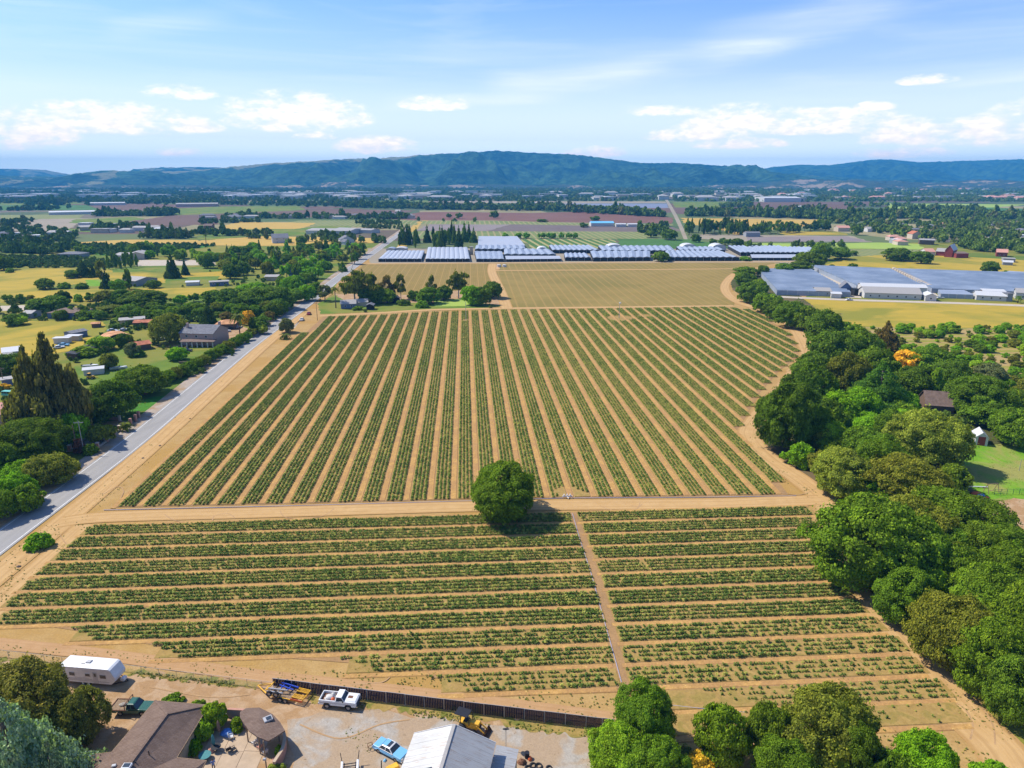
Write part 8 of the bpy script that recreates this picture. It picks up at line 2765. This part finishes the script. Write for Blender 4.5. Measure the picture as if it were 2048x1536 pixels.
# ------------------------------------------------------------------ middle distance things
def pole(u, vb, vt, label, arms=1, mat='wood', lamp=False, rz=0.1, r=0.15):
    p = G(u, vb)
    h = height_at(p, vt)
    root = empty('utility_pole', p, rz, label, 'pole')
    MB().tube([(0, 0, 0), (0, 0, h)], [r, r * 0.65], 8).build('pole', M[mat], root)
    for k in range(arms):
        a = MB().box((0, 0, h - 0.5 - k * 1.1), (2.4, 0.12, 0.14)).build('crossarm', M[mat], root)
        for x in (-1.1, -0.4, 0.4, 1.1): MB().tube([(x, 0, h - 0.42 - k * 1.1), (x, 0, h - 0.22 - k * 1.1)], 0.05, 6).build('insulator', M['galv'], a)
    if lamp: MB().box((0.2, -0.1, h + 0.1), (0.9, 0.9, 0.7), bevel=0.15).build('lamp', M['p_white'], root)
    return root


pole(635, 641, 605, 'wooden power pole at the road corner of the striped field')
pole(1238, 637, 606, 'pole with a white fan box standing in the striped field', 0, 'galv', True)
pole(932, 641, 603, 'thin pole at the top edge of the striped field', 0, 'galv')
pole(168, 906, 842, 'pale power pole in the gated garden beside the road', 1, 'galv')
pole(155, 905, 850, 'second pole beside the pale power pole', 0)
pole(1677, 655, 626, 'wooden pole between the creek oaks and the golden meadow', 2)
pole(413, 486, 466, 'distant pole on the straw field')
pole(618, 596, 568, 'pole on the roadside lawn', 1)
pole(705, 536, 508, 'pole beside the road near the tunnels', 1)
pole(862, 522, 498, 'thin pole in front of the second film block', 0, 'galv')
pole(458, 684, 664, 'thin pole on the drive of the two storey house', 0, 'galv')
pole(8, 770, 735, 'pole at the left edge by the flat blue shed', 1)
pole(2015, 790, 770, 'fence post beside the pale drive on the right', 0)
pole(2038, 942, 918, 'thin post lamp at the right edge of the lawn', 0, 'galv', False, r=0.07)
pole(540, 660, 640, 'thin pole among the roadside trees', 1)


def small_car(u, v, rz, paint, label, L=4.4, W=1.75, hgt=1.4):
    root = empty('car', G(u, v), rz, label, 'car')
    P_ = arch_prof(L, 0.28, 0.9, (-L * 0.3, L * 0.3), 0.32, 0.6, 0.7, 0.82, 0.86)
    car_body(root, L, W, P_, 0.9, (-L * 0.32, -L * 0.22, L * 0.06, L * 0.2, hgt), paint, [(-L * 0.3, -0.76), (-L * 0.3, 0.76), (L * 0.3, -0.76), (L * 0.3, 0.76)], 0.32)
    lights(root, L, W, 0.66)


small_car(604, 641, R_(96), 'p_white', 'white car stopped on the dirt shoulder behind the red one')
small_car(618, 629, R_(96), 'p_red', 'dark red car parked on the dirt shoulder')
small_car(452, 664, R_(20), 'p_silver', 'silver car at the end of the two storey house drive')
small_car(462, 659, R_(30), 'black', 'black car beside the silver one on the drive')
small_car(474, 656, R_(10), 'p_white', 'white car parked beside the palm garage')
small_car(575, 606, R_(15), 'p_white', 'white car on the driveway by the roadside lawn')
small_car(540, 640, R_(40), 'p_silver', 'silver car under the russet tree by the road')
small_car(225, 663, R_(20), 'p_silver', 'silver car in the farm yard behind the arched shed')
small_car(236, 667, R_(-10), 'p_white', 'white car in the farm yard behind the arched shed')
small_car(248, 662, R_(60), 'p_silver', 'grey car before the red roofed shed of the farm yard')
small_car(322, 681, R_(50), 'p_white', 'white car on the dirt before the big olive green tree')
small_car(128, 692, R_(5), 'p_blue', 'blue car among the junk behind the redwoods')
small_car(118, 697, R_(40), 'p_white', 'white car among the junk behind the redwoods')
small_car(374, 703, R_(0), 'black', 'black car parked below the two storey house')
small_car(1880, 597, R_(0), 'p_white', 'white car beside the small light blue tunnel')
small_car(1698, 601, R_(10), 'p_white', 'white car in the packing yard')

# teal van
vn = empty('camper_van', G(19, 793), R_(-8), 'teal old camper van standing in the grass at the left edge', 'van')
MB().box((0, 0, 0.85), (4.3, 1.75, 0.8), bevel=0.12).build('body', M['p_teal'], vn)
MB().box((0, 0, 1.55), (4.0, 1.62, 0.6)).build('windows', M['glass'], vn)
MB().box((0, 0, 1.92), (4.1, 1.66, 0.16), bevel=0.05).build('roof', M['p_teal'], vn)
for x in (-1.95, -1.0, 0, 1.0, 1.95):
    for s in (-1, 1): MB().bar((x, s * 0.82, 1.2), (x, s * 0.82, 1.9), 0.12, 0.04).build('pillar', M['p_teal'], vn)
for x in (-1.3, 1.3):
    for s in (-1, 1): wheel(x, s * 0.78, 0.33, 0.2, vn, 'p_white')


def boat(u, v, rz, label, L=6.0):
    root = empty('motor_boat', G(u, v), rz, label, 'boat')
    W = 2.1
    st_ = [(-L / 2, W * 0.42), (0, W * 0.5), (L * 0.28, W * 0.4), (L * 0.42, W * 0.2), (L / 2, 0.02)]
    mb = MB(); vs = []
    for x, w in st_:
        vs += [(x, -w, 1.25 + 0.12 * (x / L)), (x, -w * 0.55, 0.62), (x, 0, 0.45), (x, w * 0.55, 0.62), (x, w, 1.25 + 0.12 * (x / L))]
    fs = [(5 * i + k, 5 * i + k + 1, 5 * i + k + 6, 5 * i + k + 5) for i in range(4) for k in range(4)] + [(0, 1, 2, 3, 4)]
    mb.add(vs, fs)
    fix_normals(mb.build('hull', M['p_white'], root))
    MB().add([(-L / 2 + 0.1, -W * 0.36, 1.1), (0.3, -W * 0.42, 1.15), (0.3, W * 0.42, 1.15), (-L / 2 + 0.1, W * 0.36, 1.1)], [(0, 1, 2, 3)]).build('cockpit_floor', M['w_grey'], root)
    MB().add([(0.3, -W * 0.48, 1.3), (L * 0.42, -W * 0.2, 1.36), (L * 0.49, 0, 1.38), (L * 0.42, W * 0.2, 1.36), (0.3, W * 0.48, 1.3)], [(0, 1, 2, 3, 4)]).build('foredeck', M['p_white'], root)
    MB().box((0.35, 0, 1.6), (0.06, 1.7, 0.5), tilt=Matrix.Rotation(R_(-30), 4, 'Y')).build('windscreen', M['glass'], root)
    MB().box((-L / 2 - 0.2, 0, 1.0), (0.4, 0.4, 0.9), bevel=0.08).build('outboard_motor', M['black'], root)
    tr = MB(); tr.bar((-L / 2, 0, 0.4), (L / 2 + 0.9, 0, 0.4), 0.1)
    for s in (-1, 1): tr.bar((-L / 2, s * 0.8, 0.4), (L / 2 - 0.5, s * 0.1, 0.4), 0.08)
    tr.build('trailer_frame', M['galv'], root)
    for s in (-1, 1): wheel(-0.6, s * 0.95, 0.3, 0.2, root)


boat(182, 736, R_(8), 'grey white motor boat left of the small tree on the grass')
boat(238, 740, R_(22), 'white motor boat with an open cockpit right of the small tree')
dg = empty('yellow_digger', G(182, 758), R_(5), 'yellow digger before the white lean to sheet roof', 'digger')
MB().box((0, 0, 0.9), (2.2, 1.2, 0.8), bevel=0.1).build('body', M['p_yellow'], dg)
MB().box((-0.4, 0, 1.7), (0.9, 1.0, 0.9)).build('cab', M['glass'], dg)
MB().box((-0.4, 0, 2.2), (1.0, 1.1, 0.1)).build('cab_roof', M['p_yellow'], dg)
MB().bar((1.0, 0, 1.0), (2.6, 0, 0.5), 0.2).build('arm', M['p_yellow'], dg)
for x in (-0.8, 0.8):
    for s in (-1, 1): wheel(x, s * 0.7, 0.45, 0.3, dg)
logs = empty('log_pile', G(368, 727), 0.2, 'pile of sawn logs under the small round tree', 'logs')
for k in range(9): MB().tube([(-1.6, -0.6 + (k % 4) * 0.4, 0.2 + 0.33 * (k // 4)), (1.5, -0.5 + (k % 4) * 0.4, 0.2 + 0.33 * (k // 4))], 0.18, 8).build('log', M['wood'], logs)

# gate wall with pillars
wpts = [(140, 902), (172, 905), (196, 897), (214, 884), (228, 872), (240, 862)]
W0 = G(*wpts[0])
gw = empty('garden_wall', W0, 0, 'low stone wall with pillars curving in from the road at the driveway', 'wall')
lw = [G(*q) - W0 for q in wpts]
mbw = MB()
for i in range(len(lw) - 1): mbw.bar((lw[i].x, lw[i].y, 0.35), (lw[i + 1].x, lw[i + 1].y, 0.35), 0.35, 0.7)
mbw.build('wall', M['block'], gw)
for i in (0, 2, 3, 4, 5):
    pl = MB().box((lw[i].x, lw[i].y, 0.8), (0.7, 0.7, 1.6), bevel=0.04).build('pillar', M['salmon'], gw)
    MB().box((lw[i].x, lw[i].y, 1.66), (0.85, 0.85, 0.12)).build('cap', M['w_cream'], pl)
g2 = [(250, 860), (262, 851), (272, 843), (278, 836)]
W1 = G(*g2[0]); lw = [G(*q) - W1 for q in g2]
gw2 = empty('iron_gate', W1, 0, 'dark iron gate between salmon pillars at the roadside', 'gate')
for i, q in enumerate(lw):
    pl = MB().box((q.x, q.y, 1.1), (0.7, 0.7, 2.2), bevel=0.04).build('pillar', M['salmon'], gw2)
for i in range(3):
    a, b2 = lw[i], lw[i + 1]
    gg = MB()
    for z in (0.3, 1.5): gg.bar((a.x, a.y, z), (b2.x, b2.y, z), 0.05)
    for k in range(1, 12):
        q = a.lerp(b2, k / 12); gg.bar((q.x, q.y, 0.2), (q.x, q.y, 1.6), 0.03)
    gg.build('gate_leaf', M['black'], gw2)
w3 = [(176, 840), (205, 836), (240, 842)]
W2 = G(*w3[0]); lw = [G(*q) - W2 for q in w3]
gw3 = empty('garden_wall', W2, 0, 'long low wall with three pillars behind the salmon forecourt', 'wall')
for i in range(2): MB().bar((lw[i].x, lw[i].y, 0.5), (lw[i + 1].x, lw[i + 1].y, 0.5), 0.3, 1.0).build('wall', M['salmon'], gw3)
for q in lw: MB().box((q.x, q.y, 0.9), (0.6, 0.6, 1.8)).build('pillar', M['w_cream'], gw3)

# flat trailer and garden clutter on the right
ft = empty('flat_trailer', G(2006, 1046), R_(100), 'flat grey trailer with two upright ramps on the bare ground at the right', 'trailer')
fr = MB()
for s in (-1, 1): fr.bar((-2.3, s * 1.05, 0.6), (2.3, s * 1.05, 0.6), 0.12); fr.bar((-2.3, s * 1.05, 0.6), (-3.8, 0, 0.55), 0.1)
fr.build('frame', M['black'], ft)
for i in range(7): MB().box((0.1, -0.9 + i * 0.3, 0.66), (4.4, 0.27, 0.06)).build('deck_plank', M['w_grey'], ft)
for s in (-1, 1):
    rp = MB()
    for q in (-0.2, 0.2): rp.bar((2.35, s * 0.75 + q, 0.6), (2.8, s * 0.75 + q, 2.0), 0.06)
    for k in range(5): rp.bar((2.4 + k * 0.09, s * 0.75 - 0.2, 0.8 + k * 0.28), (2.4 + k * 0.09, s * 0.75 + 0.2, 0.8 + k * 0.28), 0.04)
    rp.build('ramp', M['black'], ft)
    for x in (-0.6, 0.2): wheel(x, s * 1.2, 0.34, 0.22, ft)
pp = empty('white_pipe', G(1955, 976), R_(-4), 'long white pipe lying at the edge of the lawn', 'pipe')
MB().tube([(-2.5, 0, 0.35), (2.2, 0, 0.35)], 0.13, 10).build('pipe', M['p_white'], pp)
MB().box((-1.5, 0, 0.12), (0.3, 0.5, 0.24)).build('block', M['wood'], pp); MB().box((1.4, 0, 0.12), (0.3, 0.5, 0.24)).build('block', M['wood'], pp)
blob('kayak_heap', G(1950, 988), (1.3, 0.6, 0.6), 'orange', 'orange plastic heap beside the white pipe', 'heap', 21)
blob('kayak_heap', G(1963, 992), (0.9, 0.6, 0.55), 'fabric_blue', 'blue plastic heap between the orange and the dark red ones', 'heap', 22)
blob('kayak_heap', G(1970, 997), (1.0, 0.5, 0.5), 'w_red', 'dark red heap at the lawn corner', 'heap', 23)
sw = empty('swing_frame', G(1982, 985), 0.2, 'wooden swing frame at the edge of the lawn', 'swing')
f = MB()
for x in (-1.4, 1.4):
    f.bar((x, -0.8, 0), (x, 0, 2.2), 0.1); f.bar((x, 0.8, 0), (x, 0, 2.2), 0.1)
f.bar((-1.4, 0, 2.2), (1.4, 0, 2.2), 0.1)
f.build('frame', M['wood'], sw)
MB().box((0, 0, 0.5), (0.6, 0.25, 0.05)).build('seat', M['wood'], sw)
cf = empty('garden_fence', G(1988, 990), R_(3), 'short wire fence panel right of the swing frame', 'fence')
f = MB()
for k in range(6): f.bar((k * 1.5, 0, 0), (k * 1.5, 0, 1.4), 0.07)
for z in (0.4, 0.9, 1.35): f.bar((0, 0, z), (7.5, 0, z), 0.04)
f.build('frame', M['p_green'], cf)

# irrigation
pm = empty('irrigation_pump', G(1135, 996), 0.05, 'white irrigation valve set at the lower edge of the striped field', 'pump')
MB().tube([(-1.2, 0, 0.45), (1.1, 0, 0.45)], 0.14, 10).build('filter_pipe', M['p_white'], pm)
for x in (-0.8, -0.1, 0.6): MB().tube([(x, 0, 0.3), (x, 0, 0.95)], 0.16, 10).build('valve', M['p_white'], pm)
MB().tube([(0, 0, 0.4), (0.1, -0.9, 0.3)], 0.1, 8).build('outlet', M['p_white'], pm)


def pipe_line(name, pts, r, mat, label, z=0.12):
    P = [Vector((*G(u, v)[:2], z)) for u, v in pts]
    o0 = P[0]
    o = MB().tube([p - o0 for p in P], r, 6).build(name, M[mat])
    o.location = o0
    tag(o, label, 'pipe')


pipe_line('irrigation_pipe', [(208, 1021), (600, 1012), (1000, 1001), (1127, 997)], 0.08, 'pvc', 'long grey irrigation pipe left of the white valve set')
pipe_line('irrigation_pipe', [(1142, 997), (1400, 995.5), (1592, 992.5)], 0.08, 'pvc', 'long grey irrigation pipe right of the white valve set')
pipe_line('irrigation_hose', [(1145, 1028), (1160, 1080), (1183, 1150), (1205, 1230), (1222, 1290), (1243, 1366)], 0.06, 'pvc', 'violet grey hose running down the gap of the lower field')
pipe_line('irrigation_pipe', [(1345, 1412), (1400, 1418), (1490, 1426)], 0.05, 'pvc', 'thin pipe on the bare soil behind the fence end tree')
for (u, v, s, lab) in ((38, 1134, 0.8, 'dark uprooted stump beside the bush by the road'), (286, 917, 0.7, 'small dark stump on the roadside dirt, lower one'), (320, 892, 0.7, 'small dark stump on the roadside dirt, middle one'), (380, 838, 0.6, 'small dark stump on the roadside dirt, upper one')):
    blob('stump', G(u, v), (0.55 * s, 0.45 * s, 0.45 * s), 'bark', lab, 'stump', int(u))
blob('rock', G(1128, 1052), (0.01, 0.01, 0.01), 'bark', None, None) if False else None


# weeds: small tufts spread over the bare soil, verges and yard edges
def weed_points(pts, n, s):
    P, S = [], []
    us = [p[0] for p in pts]; vs_ = [p[1] for p in pts]
    k = 0
    while k < n:
        u, v = random.uniform(min(us), max(us)), random.uniform(min(vs_), max(vs_))
        if not inside(pts, u, v): continue
        p = G(u, v)
        if mnoise.noise(Vector((p.x * 0.25, p.y * 0.25, 1))) < random.uniform(-0.35, 0.35): k += 0.2; continue
        g_ = random.uniform(*s)
        P.append((p.x, p.y, 0.0)); S.append((g_, g_, g_ * random.uniform(0.5, 0.9))); k += 1
    return P, S


WPn, WS = [], []
for pts, n, s in [([(620, 1394), (760, 1411), (1000, 1441), (1210, 1467), (1200, 1480), (990, 1453), (740, 1423), (620, 1406)], 420, (0.35, 0.8)),
                  ([(-60, 1312), (250, 1341), (515, 1370), (515, 1382), (250, 1352), (-60, 1324)], 520, (0.4, 0.9)),
                  ([(-60, 1285), (300, 1310), (560, 1345), (1200, 1430), (1200, 1444), (540, 1360), (-60, 1304)], 500, (0.25, 0.7)),
                  ([(1560, 1450), (1900, 1470), (2040, 1540), (2040, 1600), (1500, 1600)], 420, (0.3, 0.9)),
                  ([(1740, 1240), (1800, 1300), (2040, 1470), (2000, 1500), (1830, 1350), (1700, 1230)], 300, (0.3, 0.7)),
                  ([(100, 1060), (260, 920), (440, 750), (470, 750), (300, 925), (150, 1060)], 260, (0.3, 0.7)),
                  ([(-20, 1140), (90, 1050), (180, 1050), (60, 1170), (0, 1210)], 260, (0.3, 0.9)),
                  ([(735, 1330), (900, 1350), (1240, 1400), (1200, 1420), (900, 1385), (600, 1345)], 300, (0.3, 0.8)),
                  ([(120, 900), (260, 800), (300, 800), (180, 900)], 200, (0.5, 1.2)),
                  ([(1350, 1480), (1430, 1520), (1430, 1600), (1340, 1600)], 500, (0.8, 1.6)),
                  ([(1880, 905), (2048, 885), (2048, 1010), (1960, 985)], 500, (0.3, 0.6)),
                  ([(690, 1455), (760, 1470), (740, 1510), (690, 1500)], 50, (0.3, 0.6)),
                  ([(1500, 880), (1560, 935), (1640, 990), (1620, 1000), (1540, 940), (1488, 890)], 120, (0.3, 0.8))]:
    a, b2 = weed_points(pts, n, s)
    WPn += a; WS += b2
M['weed'] = leaf_mat('weed_leaf', (0.10, 0.14, 0.025), (0.19, 0.21, 0.04), (0.40, 0.31, 0.07))
weeds = bpy.data.collections.new('weed_kinds')
for i in range(3):
    me = plant_mesh(300 + i, 14); me.materials.clear(); me.materials.append(M['weed']); me.name = 'weed'
    weeds.objects.link(bpy.data.objects.new('weed', me))
points_object('weeds', WPn, WS, scatter_group('weed_scatter', weeds), kind='stuff')
# ------------------------------------------------------------------ air
hz = MB()
hz.box((0, 4950, 180), (24200, 13200, 364))
hm, ht = newmat('haze_air')
pv = ht.new('ShaderNodeVolumePrincipled')
pv.inputs['Color'].default_value = HAZE_COLOR
pv.inputs['Density'].default_value = HAZE_DENSITY
pv.inputs['Anisotropy'].default_value = 0.0
ht.out(None, pv.outputs[0])
hz.build('haze', hm, kind='stuff')
